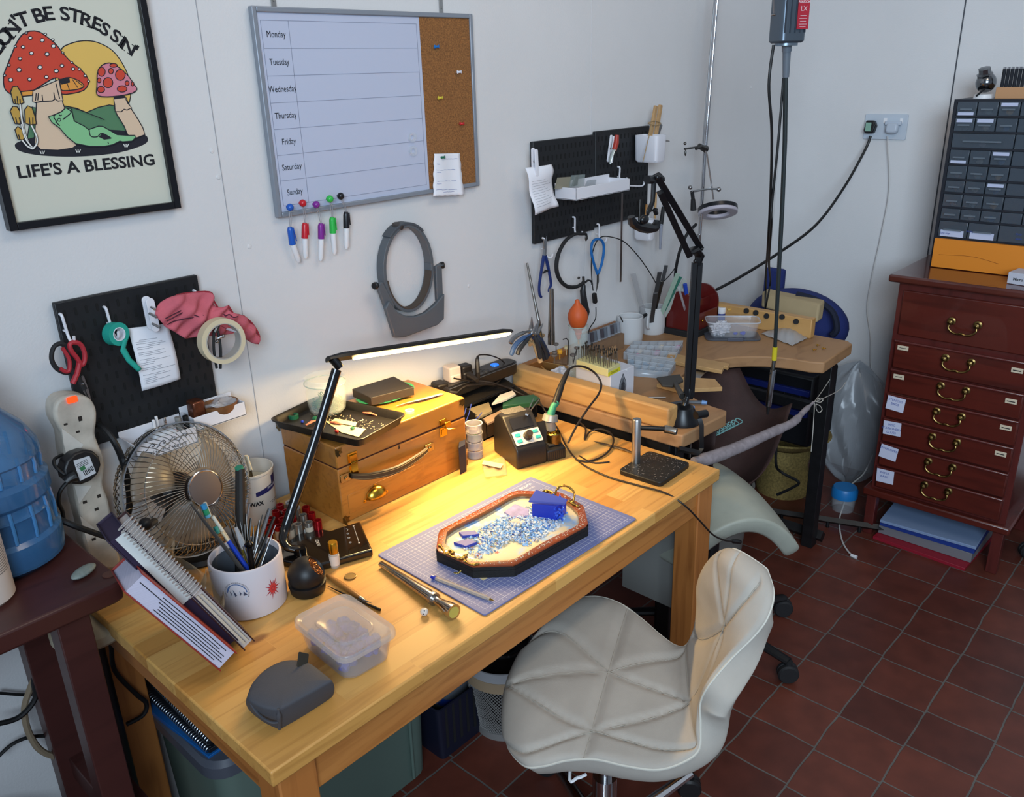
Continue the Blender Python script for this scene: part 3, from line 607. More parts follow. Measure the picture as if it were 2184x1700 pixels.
# == PEGBOARDS ==
PB=mat('pegboard_black','#17191c',.5,var=.15,vs=60);PS=mat('peg_slot','#08090a',.8);PW=mat('peg_white','#dcdce2',.35)
def pegboard(x0,x1,z0,z1,lbl,T_=.016):
 o=O('pegboard',MB().box(x0,x1,-T_,-.004,z0,z1),PB,label=lbl,cat='pegboard',bev=.002,group='black slotted pegboards' if 0 else None)
 m=MB();r=0;z=z1-.022
 while z>z0+.012:
  x=x0+.014+(.0095 if r%2 else 0)
  while x<x1-.008:
   m.on(frame((x,-T_-.0002,z),(0,-1,0),(1,0,0))).prism(rrect(.0046,.0145,.0022,3),-.0005,.0004);x+=.019
  z-=.0265;r+=1
 O('slot_pattern',m,PS,o,smooth=False);return o
pegboard(.506,.776,.969,1.2475,'black slotted pegboard with pink cloth, scissors and tapes hanging on it')
pegboard(1.785,2.062,1.146,1.424,'black slotted pegboard with the folded paper clipped to it, left of two')
pegboard(2.064,2.345,1.152,1.432,'black slotted pegboard with the white clothespin cup, right of two')
def hook(p_top,p_bot,lbl,reach=.03,Y0=-.017):
 """straight white pin plugged into the board that ends in a forward hook"""
 a_,b_=at(*p_top,y=Y0),at(*p_bot,y=Y0-.006);x_=a_.x
 m=MB();m.tube([(x_,Y0+.004,a_.z),(x_,Y0-.006,a_.z-.001),(x_+(b_.x-x_)*.3,Y0-.007,a_.z-.012),(b_.x,Y0-.006,b_.z+.010),(b_.x,Y0-.010,b_.z+.001),(b_.x,Y0-.018,b_.z-.004),(b_.x,Y0-reach,b_.z-.002),(b_.x,Y0-reach-.004,b_.z+.009)],.0027,8,5)
 m.cyl((x_,Y0+.004,a_.z-.03),(x_,Y0-.006,a_.z-.03),.002,n=6)
 O('peg_hook',m,PW,label=lbl,cat='hook',group='white pegboard hooks' if 0 else None)
hook((128,670),(146,722),'white peg hook the red and black scissors hang from')
hook((222,655),(240,712),'white peg hook the turquoise tape roll hangs from')
hook((413,620),(415,640),'short white peg hook above the pink cloth')
hook((457,672),(462,690),'white peg hook holding the cream masking tape',reach=.085)
hook((1318,356),(1321,384),'white peg hook behind the shelf tray, above the ruler')
hook((1222,463),(1226,498),'white peg hook holding the black strap loop')
hook((1274,478),(1278,512),'white peg hook holding the blue-handled shears')
hook((1157,508),(1163,545),'white peg hook holding the dark blue pliers')
O('peg_hook',MB().tube([at(1335,396,y=-.02),at(1366,397,y=-.022),at(1373,393,y=-.024),at(1374,386,y=-.024)],.0025,8,5),PW,label='white peg hook sticking out right of the shelf tray',cat='hook')
s1=T('scissors','scissors with red and black loop handles on the left pegboard','scissors',tuple(at(160,760,y=-.04)))
RG=mat('red_grip','#a82833',.5);yS=-.045
def loop(pts,mb,r=.0035,y=yS):mb.tube([at(a_,b_,y=y)for a_,b_ in pts],r,8,5,closed=True)
m=MB();loop([(128,733),(143,742),(151,770),(150,790),(140,795),(120,785),(110,765),(114,742)],m,.0042);m.tube([at(148,785,y=yS),at(165,805,y=yS),at(180,830,y=yS)],.006,8);O('handle',m,BLKM,s1)
m=MB();loop([(158,730),(172,735),(180,752),(180,770),(174,778),(163,762),(152,748),(149,735)],m,.0042,yS-.006);m.tube([at(170,770,y=yS-.005),at(165,795,y=yS-.005),at(155,818,y=yS-.005)],.005,8);O('handle',m,RG,s1)
m=MB();m.tube([at(133,742,y=yS-.004),at(147,765,y=yS-.004),at(148,788,y=yS-.004),at(141,793,y=yS-.004),at(128,786,y=yS-.004)],.0035,8,4);O('red_inlay',m,RG,s1)
def blade(pts,mb,y=yS,th=.0022):
 F_=frame((0,y,0),(0,-1,0),(1,0,0));I_=F_.inverted();mb.on(F_).prism([tuple((I_@at(a_,b_,y=y))[:2])for a_,b_ in pts],0,th);mb.on(Matrix());return mb
O('blade',blade([(162,812),(170,803),(176,800),(196,860),(200,872),(186,850)],MB(),yS+.002),STL,s1)
O('blade',blade([(172,802),(178,802),(188,830),(197,866),(185,840)],MB(),yS-.002),STL,s1)
O('pivot_screw',MB(frame(at(175,819,y=yS-.004),(0,-1,0))).lathe([(.003,0),(.0025,.0015),(0,.002)],12),CHR,s1)
TQ=mat('turquoise_tape','#1f9c8b',.7,bump=.2);tp=T('tape_roll','turquoise tape roll with a loose tail on the left pegboard','tape',tuple(at(247,712,y=-.04)))
M_=frame(at(246,712,y=-.032),(.25,-.95,.05));O('tape',MB(M_).ring(.0215,.0125,-.008,.011,32),TQ,tp);O('core',MB(M_).ring(.0127,.0112,-.0085,.0115,28),PAP,tp)
tl_=[at(268,722,y=-.048),at(262,745,y=-.047),at(275,768,y=-.05),at(298,790,y=-.052)]
def tail(u,v):i=u*2.999;k=int(i);p=tl_[k].lerp(tl_[k+1],i-k);return p+Vector((.006*(v-.5)*2*(1-.3*u),-.002*sin(v*3),.004*(v-.5)))
O('tape_tail',MB().grid(tail,16,5),TQ,tp,solid=.0006)
RC=[at(272,700,y=-.02),at(357,690,y=-.02),at(385,808,y=-.034),at(303,834,y=-.036)]
def rec(u,v):p=RC[0].lerp(RC[1],v).lerp(RC[3].lerp(RC[2],v),u);p.y-=.006*sin(pi*u)+.003*sin(v*3);return p
rcp=O('receipt',MB().grid(rec,16,10),PAP,solid=.0003,label='long printed receipt clipped to the left pegboard',cat='receipt');h=MB()
for i in range(26):
 if i in(6,10,15,19):continue
 u=.2+.028*i;w0=.08+.25*(i%3==0)*random.random();w1=w0+random.uniform(.3,.65);w1=min(w1,.92)
 h.tube([rec(u,w0+(w1-w0)*k/8)+Vector((0,-.0007,random.uniform(-.0004,.0004)))for k in range(9)],.00035,3)
O('print',h,PINKI,rcp)
def clip(a_,b_,lbl,y=-.03,w_=.0095,tilt=.02):
 A_,B_=at(*a_,y=y),at(*b_,y=y);o=T('peg_clip',lbl,'clip',tuple(B_));d=(B_-A_);L_=d.length
 for k,(off_,nm)in enumerate(((0,'front_jaw'),(.008,'rear_jaw'))):
  F_=frame(A_+Vector((-.003*k,off_,.003*k)),(0,-1,tilt*(1-2*k)),(d.x,0,d.z));mb=MB(F_).prism(rrect(L_,w_,w_*.45,5,L_/2,0),-.002,.002)
  O(nm,mb,PW,o,bev=.0008)
 O('spring',MB().cyl(A_.lerp(B_,.45)+Vector((-.005,.004,0)),A_.lerp(B_,.45)+Vector((.006,.004,0)),.003,n=10),STL,o);return o
cl=clip((318,636),(333,707),'white clip with metal rods in it, holding the receipt',-.045,.016)
for(q,r_)in(((322,655),(330,660)),((318,668),(334,677)),((324,690),(341,699))):O('metal_pin',MB().cyl(at(*q,y=-.05),at(*r_,y=-.062),.0022,n=10),STL,cl)
PK=mat('pink_cloth','#c25f6a',.9,var=.12,vs=25,bump=.4,bs=260)
pk=T('cloth','crumpled pink printed cloth bunched over the left pegboard corner','cloth',tuple(at(430,680,y=-.03)))
ol=[(330,670),(345,645),(372,628),(400,626),(445,622),(452,640),(462,655),(482,650),(490,665),(515,672),(535,690),(548,715),(544,732),(530,726),(515,705),(490,712),(470,715),(430,715),(405,722),(390,720),(372,708),(348,695)]
yc=-.05;cen=at(430,675,y=yc)
F_=frame((0,yc,0),(0,-1,0),(1,0,0));I_=F_.inverted()
O2=[I_@at(a_,b_,y=yc)for a_,b_ in ol];O2=smooth_pts(O2,3,True);cI=I_@cen
def clo(u,v):
 k=v*len(O2);k0=int(k)%len(O2);k1=(k0+1)%len(O2);e=O2[k0].lerp(O2[k1],k-int(k));p=cI.lerp(e,u)
 fold=.014*(1-u**3)+.0075*sin(p.x*85+p.y*60)*(1-u*.3)+.005*sin(p.x*-150+p.y*170+1.2);return F_@Vector((p.x,p.y,fold+.004))
pkc=O('fabric',MB().grid(clo,18,90),PK,pk,solid=.0012,ang=80,merge=True)
def rimp(px,py):
 q=I_@at(px,py,y=yc);return F_@Vector((q.x,q.y,.004+.0075*sin(q.x*85+q.y*60)*.7+.005*sin(q.x*-150+q.y*170+1.2)))
O('hem',MB().tube([rimp(*q)for q in((372,628),(400,626),(445,622),(452,640),(462,655))],.0017,6,4).tube([rimp(*q)for q in((482,650),(490,665))],.0017,6,4).tube([rimp(*q)for q in((515,672),(535,690),(548,715),(544,732))],.0017,6,4),mat('red_hem','#8f2430',.9),pk)
def surfp(px,py,d=.0022):
 q=I_@at(px,py,y=yc);r_=.5;return F_@Vector((q.x,q.y,.004+.014*(1-r_**3)+.0075*sin(q.x*85+q.y*60)*.85+.005*sin(q.x*-150+q.y*170+1.2)+d))
t=MB()
for P in([(345,688),(365,683),(385,676),(402,674),(420,668)],[(402,668),(412,672),(425,680),(420,687)],[(343,680),(380,664)],[(341,675),(378,660)],[(470,668),(475,672),(480,668),(485,673),(492,670)]):t.tube([surfp(*q)for q in P],.0011,5,4)
O('print',t,mat('print_dark_plum','#4a2030',.9),pk)
MT=mat('masking_tape','#cdbf9f',.6);mt=T('masking_tape','wide roll of cream masking tape hanging in front of the pink cloth','tape',tuple(at(472,725,y=-.05)))
M_=frame(at(471,726,y=-.095),(-.06,-.99,.03));O('tape',MB(M_).ring(.0445,.0355,-.008,.014,48),MT,mt);O('core',MB(M_).ring(.0357,.0338,-.0085,.0145,48),mat('card_core','#a9a49c',.8),mt)
np_=T('nail_nippers','small black-handled nippers inside the masking tape ring','pliers',tuple(at(462,760,y=-.05)))
for q,r_ in(((456,708),(462,785)),((465,706),(470,786))):O('handle',MB().tube([at(*q,y=-.092),at((q[0]+r_[0])/2+(-3 if q[0]<460 else 3),745,y=-.094),at(*r_,y=-.092)],.0028,8,5),BLKM,np_)
O('jaws',MB().tube([at(459,708,y=-.093),at(464,695,y=-.095),at(463,686,y=-.095)],[.005,.005,.002],8).sph(at(458,706,y=-.093),.004),DST,np_)
O('spring_screw',MB().tube([at(464,722,y=-.095),at(476,716,y=-.098)],.0028,8).sph(at(463,728,y=-.096),.0036).sph(at(476,717,y=-.098),.004),STL,np_)
def tray(xa,xb,za,zb,y0,y1,lbl,nm='peg_tray',t_=.0022):
 o=T(nm,lbl,'tray',((xa+xb)/2,(y0+y1)/2,za));m=MB().box(xa,xb,y1,y0,za,za+t_);O('base',m,PW,o)
 O('front_wall',MB().box(xa,xb,y1,y1+t_,za,zb),PW,o,bev=.0008)
 O('side_wall',MB().box(xa,xa+t_,y1,y0,za,zb),PW,o,bev=.0008);O('side_wall',MB().box(xb-t_,xb,y1,y0,za,zb),PW,o,bev=.0008);O('back_wall',MB().box(xa,xb,y0-t_,y0,za,zb+.01),PW,o,bev=.0008);return o
a_,b_=at(222,945,y=-.07),at(330,918,y=-.07);ta=tray(.565,.688,.938,.972,-.017,-.085,'white pegboard tray printed with a wave, holding plug adapters')
m=MB();W0=at(255,950,y=-.0857)
for k in range(4):
 cx_=.592+k*.022;cz_=.960;m.tube([(cx_-.011,-.0858,cz_-.005),(cx_-.006,-.0858,cz_-.003),(cx_-.001,-.0858,cz_+.003),(cx_+.005,-.0858,cz_+.006),(cx_+.009,-.0858,cz_+.002),(cx_+.006,-.0858,cz_-.001),(cx_+.004,-.0858,cz_+.001)],.0006,5,5)
O('wave_print',m,INK,ta);t=MB();put_text(t,'ride the waves',.0125,wallM(.626,.947,-.0856),shear=.3);O('lettering',t,INK,ta,smooth=False)
tb=tray(.690,.805,.955,.984,-.017,-.072,'white pegboard tray on the right holding a shell bowl')
ad=T('plug_adapter','white travel plug adapter with three pins up in the wave tray','plug',(.63,-.05,.975))
O('body',MB().cb((.632,-.052,.962),(.05,.042,.03)),WHT,ad,bev=.006)
for q in((.620,-.055),(.640,-.06),(.632,-.042)):O('pin',MB().cb((q[0],q[1],.988),(.005,.005,.024)),WHT if q[0]!=.64 else CHR,ad,bev=.001)
O('lip_balm',MB().cyl((.668,-.055,.945),(.668,-.055,.99),.006),mat('grey_tube','#8c8a86',.3),label='small grey tube upright in the wave tray',cat='tube')
O('dark_vial',MB().cyl((.681,-.06,.945),(.681,-.06,.99),.0055),BLK,label='small black tube upright in the wave tray',cat='tube')
O('bead_box',MB().cb((.713,-.045,.985),(.026,.03,.05)),mat('copper_brown','#6a3c28',.25,.6,var=.3,vs=120),bev=.004,label='small copper-brown box in the right tray, beside the shell bowl',cat='box')
sb=T('bowl','brown half-shell bowl with a plastic bag inside, in the right tray','bowl',(.762,-.05,.97));M_=Matrix.Translation((.762,-.048,.958));pr=[(.012,0),(.026,.006),(.034,.018),(.038,.032),(.0365,.032),(.032,.02),(.024,.009),(0,.005)]
O('shell',MB(M_).lathe(pr,28,1,.8),mat('coconut_brown','#7a5232',.5,var=.25,vs=60),sb)
m=MB(M_)
def bag(u,v):a_=2*pi*v;r_=.035*u;return Vector((r_*cos(a_),r_*.8*sin(a_),.030+.004*sin(5*a_+u*9)*u+.006*sin(a_*2)))
O('bag',m.grid(bag,8,32),CLP,sb,solid=.0005)
# == WALL POWER STRIP ==
pw=T('extension_strip','grubby white four-way extension strip hanging upright with a red lit switch','extension lead',tuple(at(190,1000,y=-.03)))
Yp=-.075
EC=mat('grubby_plastic','#b5ada0',.45,var=.22,vs=28,bump=.1)
F_=frame((0,Yp,0),(0,-1,0),(1,0,0));I_=F_.inverted()
L_=[(116,890),(118,862),(135,847),(165,843),(192,850),(206,872),(207,900),(204,925),(212,950),(222,975),(224,1005),(221,1035),(232,1065),(238,1095),(243,1130),(250,1165),(258,1200),(240,1215),(200,1205),(180,1160),(178,1130),(168,1090),(162,1065),(158,1040),(150,1010),(142,985),(137,960),(134,930),(124,910)]
P2=[tuple((I_@at(a_,b_,y=Yp))[:2])for a_,b_ in L_];P2=[tuple(q[:2])for q in smooth_pts([Vector((p[0],p[1],0))for p in P2],3,True)]
O('housing',MB(F_).prism(P2,-.045,0),EC,pw,bev=.006,seg=3)
m=MB()
for pts in([(131,913),(178,948),(146,990),(135,945)],[(158,1035),(196,1035),(168,1075)],[(170,1100),(205,1130),(186,1160)]):
 m.on(F_).prism([tuple((I_@at(a_,b_,y=Yp))[:2])for a_,b_ in pts],0,.0012)
O('fascia_pattern',m,mat('grubby_white','#c6c1b8',.5,var=.1,vs=30),pw)
m=MB()
for(a_,b_,w_,h_)in((171,893,7,10),(140,905,7,4),(166,921,7,4),(211,1058,7,7),(181,1071,8,6),(206,1086,8,6),(231,1137,8,7),(200,1150,8,6)):
 p=I_@at(a_,b_,y=Yp);m.on(F_).prism(rrect(w_*.0009,h_*.0009,.0006,2,p.x,p.y),-.001,.0004)
O('socket_hole',m,mat('socket_brown','#241d18',.8),pw)
p=I_@at(153,852,y=Yp);O('switch',MB(F_@Matrix.Translation((p.x,p.y,0))).prism(rrect(.017,.011,.002,3),0,.003),mat('neon_red','#ff3a14',.3,emit=2.2),pw)
ap=T('power_adapter','black wall charger with a barcode sticker plugged into the extension strip','plug',tuple(at(175,1000,y=-.1)))
cP=at(177,997,y=-.11);Fp=frame(cP,(.1,-1,.1),(1,0,.25))
O('body',MB(Fp).prism([(.032*cos(R(a_))*(1.05),.030*sin(R(a_)))for a_ in range(0,360,30)],-.03,.0),BLK,ap,bev=.004)
O('sticker',MB(Fp).prism([(-.016,-.018),(.014,-.022),(.019,.012),(-.008,.020)],.0,.0006),mat('sticker_silver','#b9bec4',.5),ap)
m=MB(Fp)
for k in range(7):m.prism([(-.004+.0028*k,-.015),(-.0028+.0028*k+.0004*(k%2),-.015),(-.0028+.0028*k+.0004*(k%2),-.006),(-.004+.0028*k,-.006)],.0006,.0009)
for k in range(4):m.prism([(-.008,.002+.0028*k),(.012,.0008+.0028*k),(.012,.0016+.0028*k),(-.008,.0028+.0028*k)],.0006,.0009)
O('barcode',m,INK,ap)
O('green_mark',MB(Fp).prism([(-.006,-.004),(.003,-.005),(.003,.003),(-.006,.003)],.0009,.0012),mat('sticker_green','#2f6b45',.6),ap)
O('plug_neck',MB().tube([at(160,1015,y=-.115),at(148,1020,y=-.115),at(140,1028,y=-.115)],[.011,.009,.007],10),BLK,ap)
def cable(name,pts,r,lbl,m_=RUB,k=8,cat='cable',n=8,group=None):return O(name,MB().tube([at(a_,b_,**({'y':c_}if d_=='y' else{'z':c_}if d_=='z' else{'x':c_}))for a_,b_,d_,c_ in pts],r,n,k),m_,label=lbl,cat=cat,group=group)
cable('cable',[(150,1022,'y',-.115),(130,1045,'y',-.115),(125,1070,'y',-.11),(133,1090,'y',-.10),(136,1110,'y',-.10)],.0035,'black cable curving down from the barcode charger')
cable('cable',[(138,1012,'y',-.11),(118,995,'y',-.10),(116,980,'y',-.09),(133,970,'y',-.07)],.0028,'thin black cable looping out left of the barcode charger')
cable('cable',[(127,1108,'y',-.12),(160,1122,'y',-.13),(200,1136,'y',-.13),(240,1150,'y',-.13)],.0055,'thick black cable crossing the foot of the extension strip')
cable('cable',[(205,905,'y',-.05),(222,915,'y',-.075),(245,945,'y',-.095),(262,985,'y',-.095),(274,1040,'y',-.09),(276,1080,'y',-.085),(268,1110,'y',-.08),(255,1125,'y',-.08)],.006,'thick black cable hanging between the extension strip and the fan')
# == BAR LAMP ==
lamp=T('desk_lamp','black LED bar desk lamp, switched on over the pine desk','lamp',(.77,-.26,DZ))
GB=mat('gloss_black','#0d0d0f',.16,coat=.5)
H0=at(700,770,y=-.22);H1=at(1089,711,y=-.27)
stem=[at(640,1172,z=DZ+.022),at(616,1168,z=DZ+.028),at(605,1148,z=DZ+.04),at(612,1118,y=-.245),at(640,1035,y=-.24),at(678,920,y=-.232),at(718,788,y=-.225)]
O('base',MB(RZ((.785,-.285,DZ),20)).prism(rrect(.13,.11,.02,5),0,.014),GB,lamp,bev=.003)
O('stem',MB().tube(smooth_pts(stem,7),[.0095,.0105,.0105,.0105,.0105,.0105,.0105],14,flat=.75),GB,lamp)
O('touch_collar',MB().cyl(stem[0]+Vector((.0,.0,-.012)),stem[0]+Vector((0,0,.006)),.013),GB,lamp)
hx=(H1-H0).normalized();upv=Vector((0,.58,1));upv=(upv-hx*upv.dot(hx)).normalized();sd=hx.cross(upv).normalized()
MH=Matrix((hx,sd,upv)).transposed().to_4x4();MH.translation=H0
Lh=(H1-H0).length
prof=[(-.017,.0),(-.0165,.006),(-.012,.011),(0,.0135),(.012,.011),(.0165,.006),(.017,.0)]
m=MB(MH);nS=16;vs=[]
for i in range(nS+1):
 t=i/nS;s_=min(1,math.sqrt(max(.0,1-(1-min(1,t/.04))**2))*.3+.7,math.sqrt(max(0,1-(1-min(1,(1-t)/.02))**2))*.3+.7)
 for(a,b)in prof:vs.append((t*Lh,a*s_,b*s_))
fs=[(i*7+j,i*7+j+1,(i+1)*7+j+1,(i+1)*7+j)for i in range(nS)for j in range(6)]+[tuple(range(6,-1,-1)),tuple(nS*7+j for j in range(7))]+[(i*7,i*7+6,(i+1)*7+6,(i+1)*7)for i in range(nS)]
m.add(vs,fs);O('light_head',m,mat('satin_black','#17130f',.35),lamp)
O('hinge',MB(MH).tube([(.012,0,.002),(.022,0,-.018)],[.012,.010],12,flat=.8),GB,lamp)
O('led_diffuser',MB(MH).prism(rrect(Lh-.066,.022,.004,3,Lh/2+.027,0),-.0035,-.0002),mat('led_strip','#ffe2a0',.5,emit=9,ecol='#ffd890'),lamp)
ld=bpy.data.lights.new('led_bar_light','AREA');ld.shape='RECTANGLE';ld.size=Lh-.07;ld.size_y=.02;ld.energy=6.5;ld.color=(1.0,.66,.27);ld.spread=R(170)
lo=bpy.data.objects.new('led_bar_light',ld);COL.objects.link(lo);LM=MH@Matrix.Translation((Lh/2+.027,-.003,-.008))@Matrix.Rotation(R(-20),4,'X');lo.matrix_world=LM
cable('cable',[(634,1172,'z',DZ+.02),(650,1178,'z',DZ+.01),(690,1195,'z',DZ+.004)],.002,'short black lamp flex behind the round sponge holder')
# == WOODEN CASE ==
OAKF=wood('oak_case','#b0722e','#9d6122','#744214',None,(16,90,90),.33,.5,coat=.3)
OAKT=wood('oak_lid_top','#a5702f','#976126','#72471c',None,(9,60,60),.3,.45,coat=.3)
case=T('wooden_case','oak tool case with a leather strap handle and brass catches','case',(1.08,-.14,DZ))
bx0,bx1,by0,by1,bz=.893,1.262,-.245,-.045,.897
LZ=.848
O('body',MB().box(bx0,bx1,by0,by1,DZ,LZ-.0012),OAKF,case,bev=.003)
O('lid',MB().box(bx0,bx1,by0,by1,LZ+.0012,bz),OAKT,case,bev=.003)
O('shadow_gap',MB().box(bx0+.002,bx1-.002,by0+.002,by1-.002,LZ-.002,LZ+.002),mat('gap_dark','#3a1408',.9),case)
dr=O('drawer_front',MB().box(bx0+.017,bx0+.23,by0-.0012,by0+.004,DZ+.018,DZ+.062),OAKF,case,bev=.0008)
fx,fz=at(800,1052,y=by0).x,DZ+.043
m=MB()
def cup(u,v):a=pi*u;b=v*pi/2;return Vector((fx+.026*cos(a)*cos(b*.0)*(1),by0-.0012-.019*sin(b),fz-.013+.024*sin(a)*cos(b)+.004*sin(b)))
def cup2(u,v):
 x=(u*2-1);h=math.sqrt(max(0,1-x*x));return Vector((fx+.027*x,by0-.0015-.018*h*sin(v*pi/2),fz-.012+.024*h*cos(v*pi/2)+.002))
O('cup_pull',m.grid(cup2,24,10),BRS,dr,solid=.001)
m=MB()
for(a,b)in((fx,fz+.0145),(fx-.030,fz-.012),(fx+.030,fz-.012)):m.on(frame((a,by0-.0012,b),(0,-1,0))).lathe([(.0042,0),(.004,.0012),(.0018,.0014),(.0015,.003),(0,.0032)],12)
O('pull_lug',m,BRS,dr)
hL,hR=at(738,1019,y=by0-.004),at(917,955,y=by0-.004)
for p in(hL,hR):
 O('strap_plate',MB(frame((p.x,by0,p.z),(0,-1,0),(1,0,.0))).prism(rrect(.026,.019,.003,3),0,.004).lathe([(.0045,.004),(.004,.006),(0,.0068)],14),mat('nickel_brass','#a88f5c',.25,1),case,bev=.0006)
m=MB();P=smooth_pts([hL+Vector((.012,-.002,0)),hL.lerp(hR,.22)+Vector((0,-.012,-.009)),hL.lerp(hR,.5)+Vector((0,-.020,-.012)),hL.lerp(hR,.78)+Vector((0,-.012,-.006)),hR+Vector((-.012,-.002,0))],8)
vs=[];
for i,p in enumerate(P):
 w_=.0062+.003*sin(pi*i/(len(P)-1))
 for(dz_,dy_)in((-w_,0),(-w_*.8,-.004),(w_*.8,-.004),(w_,0),(w_*.8,.002),(-w_*.8,.002)):vs.append(p+Vector((0,dy_,dz_)))
fs=[(i*6+j,i*6+(j+1)%6,i*6+6+(j+1)%6,i*6+6+j)for i in range(len(P)-1)for j in range(6)]
hd=O('strap',m.add(vs,fs),mat('dark_leather','#3a2f22',.45),case)
O('stitching',MB().tube([p+Vector((0,-.0044,.0045))for p in P],.0005,4).tube([p+Vector((0,-.0044,-.0045))for p in P],.0005,4),mat('thread_tan','#8d7a55',.8),hd)
def latch(px,py,openl):
 p=at(px,py,y=by0);m=MB(frame((p.x,by0,LZ),(0,-1,0),(1,0,0)))
 m.prism([(-.012,.004),(.012,.004),(.012,.026),(-.012,.026)]if not openl else[(-.011,.003),(.011,.003),(.011,.016),(-.011,.016)],0,.0018);m.prism([(-.011,-.026),(.011,-.026),(.011,-.003),(-.011,-.003)],0,.0018)
 if not openl:m.prism([(-.0085,-.012),(.0085,-.012),(.0095,.021),(-.0095,.021)],.0018,.005);m.cyl((-.009,.004,.0045),(.009,.004,.0045),.0025,n=10);m.prism([(-.006,-.018),(.006,-.018),(.006,-.01),(-.006,-.01)],.0018,.004)
 else:m.box(-.009,.009,.002,.014,.0018,.018);m.tube([(-.008,.006,.004),(-.003,-.002,.022),(.006,.001,.036)],.0018,6);m.prism([(-.007,-.02),(.007,-.02),(.007,-.008),(-.007,-.008)],.0018,.0035)
 O('latch',m,mat('bright_brass','#d9ab3c',.15,1),case,bev=.0004)
latch(750,965,False);latch(944,900,True)
m=MB()
def corner(x,z,sx,sz,y=by0,side=None):
 if side is None:F__=frame((x,y,z),(0,-1,0),(1,0,0))
 else:F__=frame((x,y,z),(-1,0,0),(0,-1,0))
 P_=[(0,0),(.017*sx,0),(.014*sx,.006*sz),(.018*sx,.011*sz),(.011*sx,.012*sz),(.007*sx,.017*sz),(0,.013*sz)];
 mb=MB(F__).prism(P_,0,.0008);O('corner_plate',mb,ABR,case)
corner(bx0,bz-.004,1,-1);corner(bx1,bz-.004,-1,-1);corner(bx0,DZ+.002,1,1);corner(bx1,DZ+.002,-1,1)
corner(bx0,bz-.002,1,-1,by0,1);corner(bx0,bz-.002,-1,-1,by1,1);corner(bx0,DZ+.002,1,1,by0,1)
p=at(851,953,y=by0);O('keyhole',MB(frame((p.x,by0,p.z),(0,-1,0),(1,0,0))).prism([(.0018*cos(R(a)),.0018*sin(R(a))+.002)for a in range(-50,231,40)]+[(-.0022,-.005),(.0022,-.005)],0,.0004),mat('hole_black','#0b0806',.9),case)
tz=bz
bk=T('baking_tray','dark non-stick tray of wax scraps on the oak case','tray',(.98,-.17,tz))
Tq=[at(592,888,z=tz+.022),at(745,948,z=tz+.022),at(852,893,z=tz+.022),at(700,833,z=tz+.022)]
tc_=sum(Tq,Vector())/4;ex=((Tq[2]-Tq[1])+(Tq[3]-Tq[0]));wX=ex.length/2;ex.z=0;ex.normalize();wY=((Tq[0]-Tq[1])+(Tq[3]-Tq[2])).length/2
MT_=Matrix.Translation((tc_.x,tc_.y,tz))@Matrix.Rotation(math.atan2(ex.y,ex.x),4,'Z')
m=MB(MT_);rings=[(wX-.030,wY-.030,.001),(wX-.016,wY-.016,.003),(wX-.008,wY-.008,.017),(wX-.001,wY-.001,.019),(wX,wY,.022),(wX-.003,wY-.003,.0225),(wX-.010,wY-.010,.019),(wX-.018,wY-.018,.005),(wX-.03,wY-.03,.003)]
vs=[];
for(a,b,z)in rings:vs+=[(q[0],q[1],z)for q in rrect(a,b,.018,5)]
k=24;fs=[(i*k+j,i*k+(j+1)%k,(i+1)*k+(j+1)%k,(i+1)*k+j)for i in range(len(rings)-1)for j in range(k)]+[tuple(range(k-1,-1,-1)),tuple((len(rings)-1)*k+j for j in range(k))]
O('pan',m.add(vs,fs),mat('nonstick_grey','#26231f',.35,.4,var=.2,vs=200),bk)
def onz(px,py,z):return at(px,py,z=z)
for q in([(690,893),(745,905),(790,912),(780,925),(720,935)],[(715,893),(765,906),(755,915),(700,903)],[(728,905),(790,925),(760,928)]):
 pass
O('card_strip',MB(Matrix()).add([tuple(onz(a,b,tz+.0045))for a,b in((692,897),(780,915),(765,932),(728,922))]+[tuple(onz(a,b,tz+.0035))for a,b in((692,897),(780,915),(765,932),(728,922))],[(0,1,2,3),(7,6,5,4),(0,4,5,1),(1,5,6,2),(2,6,7,3),(3,7,4,0)]),mat('cream_card','#cdbd8f',.85),label='cream strip of card in the wax tray, nearest its front rim',cat='card')
O('card_strip',MB(Matrix()).add([tuple(onz(a,b,tz+.0065))for a,b in((715,892),(762,901),(758,909),(705,899))]+[tuple(onz(a,b,tz+.0055))for a,b in((715,892),(762,901),(758,909),(705,899))],[(0,1,2,3),(7,6,5,4),(0,4,5,1),(1,5,6,2),(2,6,7,3),(3,7,4,0)]),mat('cream_card','#cdbd8f',.85),label='shorter cream strip of card in the wax tray, behind the front strip',cat='card')
GW=mat('green_wax','#1d5b3f',.4,sub=.1);PW_=mat('pink_wax','#b66a52',.4,sub=.2)
p=onz(626,892,tz+.003);O('wax_ring',MB(Matrix.Translation(p)).ring(.012,.007,0,.009,18),GW,label='dark green wax ring at the left of the tray',cat='wax')
p=onz(672,896,tz+.003);O('wax_lump',MB().ico(p+Vector((0,0,.004)),.006),GW,label='small dark green wax lump at the foot of the jar',cat='wax')
p=onz(645,902,tz+.003);O('wax_bead',MB().ico(p+Vector((0,0,.003)),.0035),mat('blue_wax','#2a3fb8',.35),label='tiny blue wax bead in the tray',cat='wax')
p=onz(718,922,tz+.003);O('wax_bead',MB().ico(p+Vector((0,0,.003)),.0042),mat('red_wax','#a82a24',.4),label='small red wax bead in the tray',cat='wax')
p=onz(752,915,tz+.006);O('wax_lump',MB().ico(p+Vector((0,0,.002)),.005,st=(1,1,.6)),GW,label='flat green wax lump on the cream card',cat='wax')
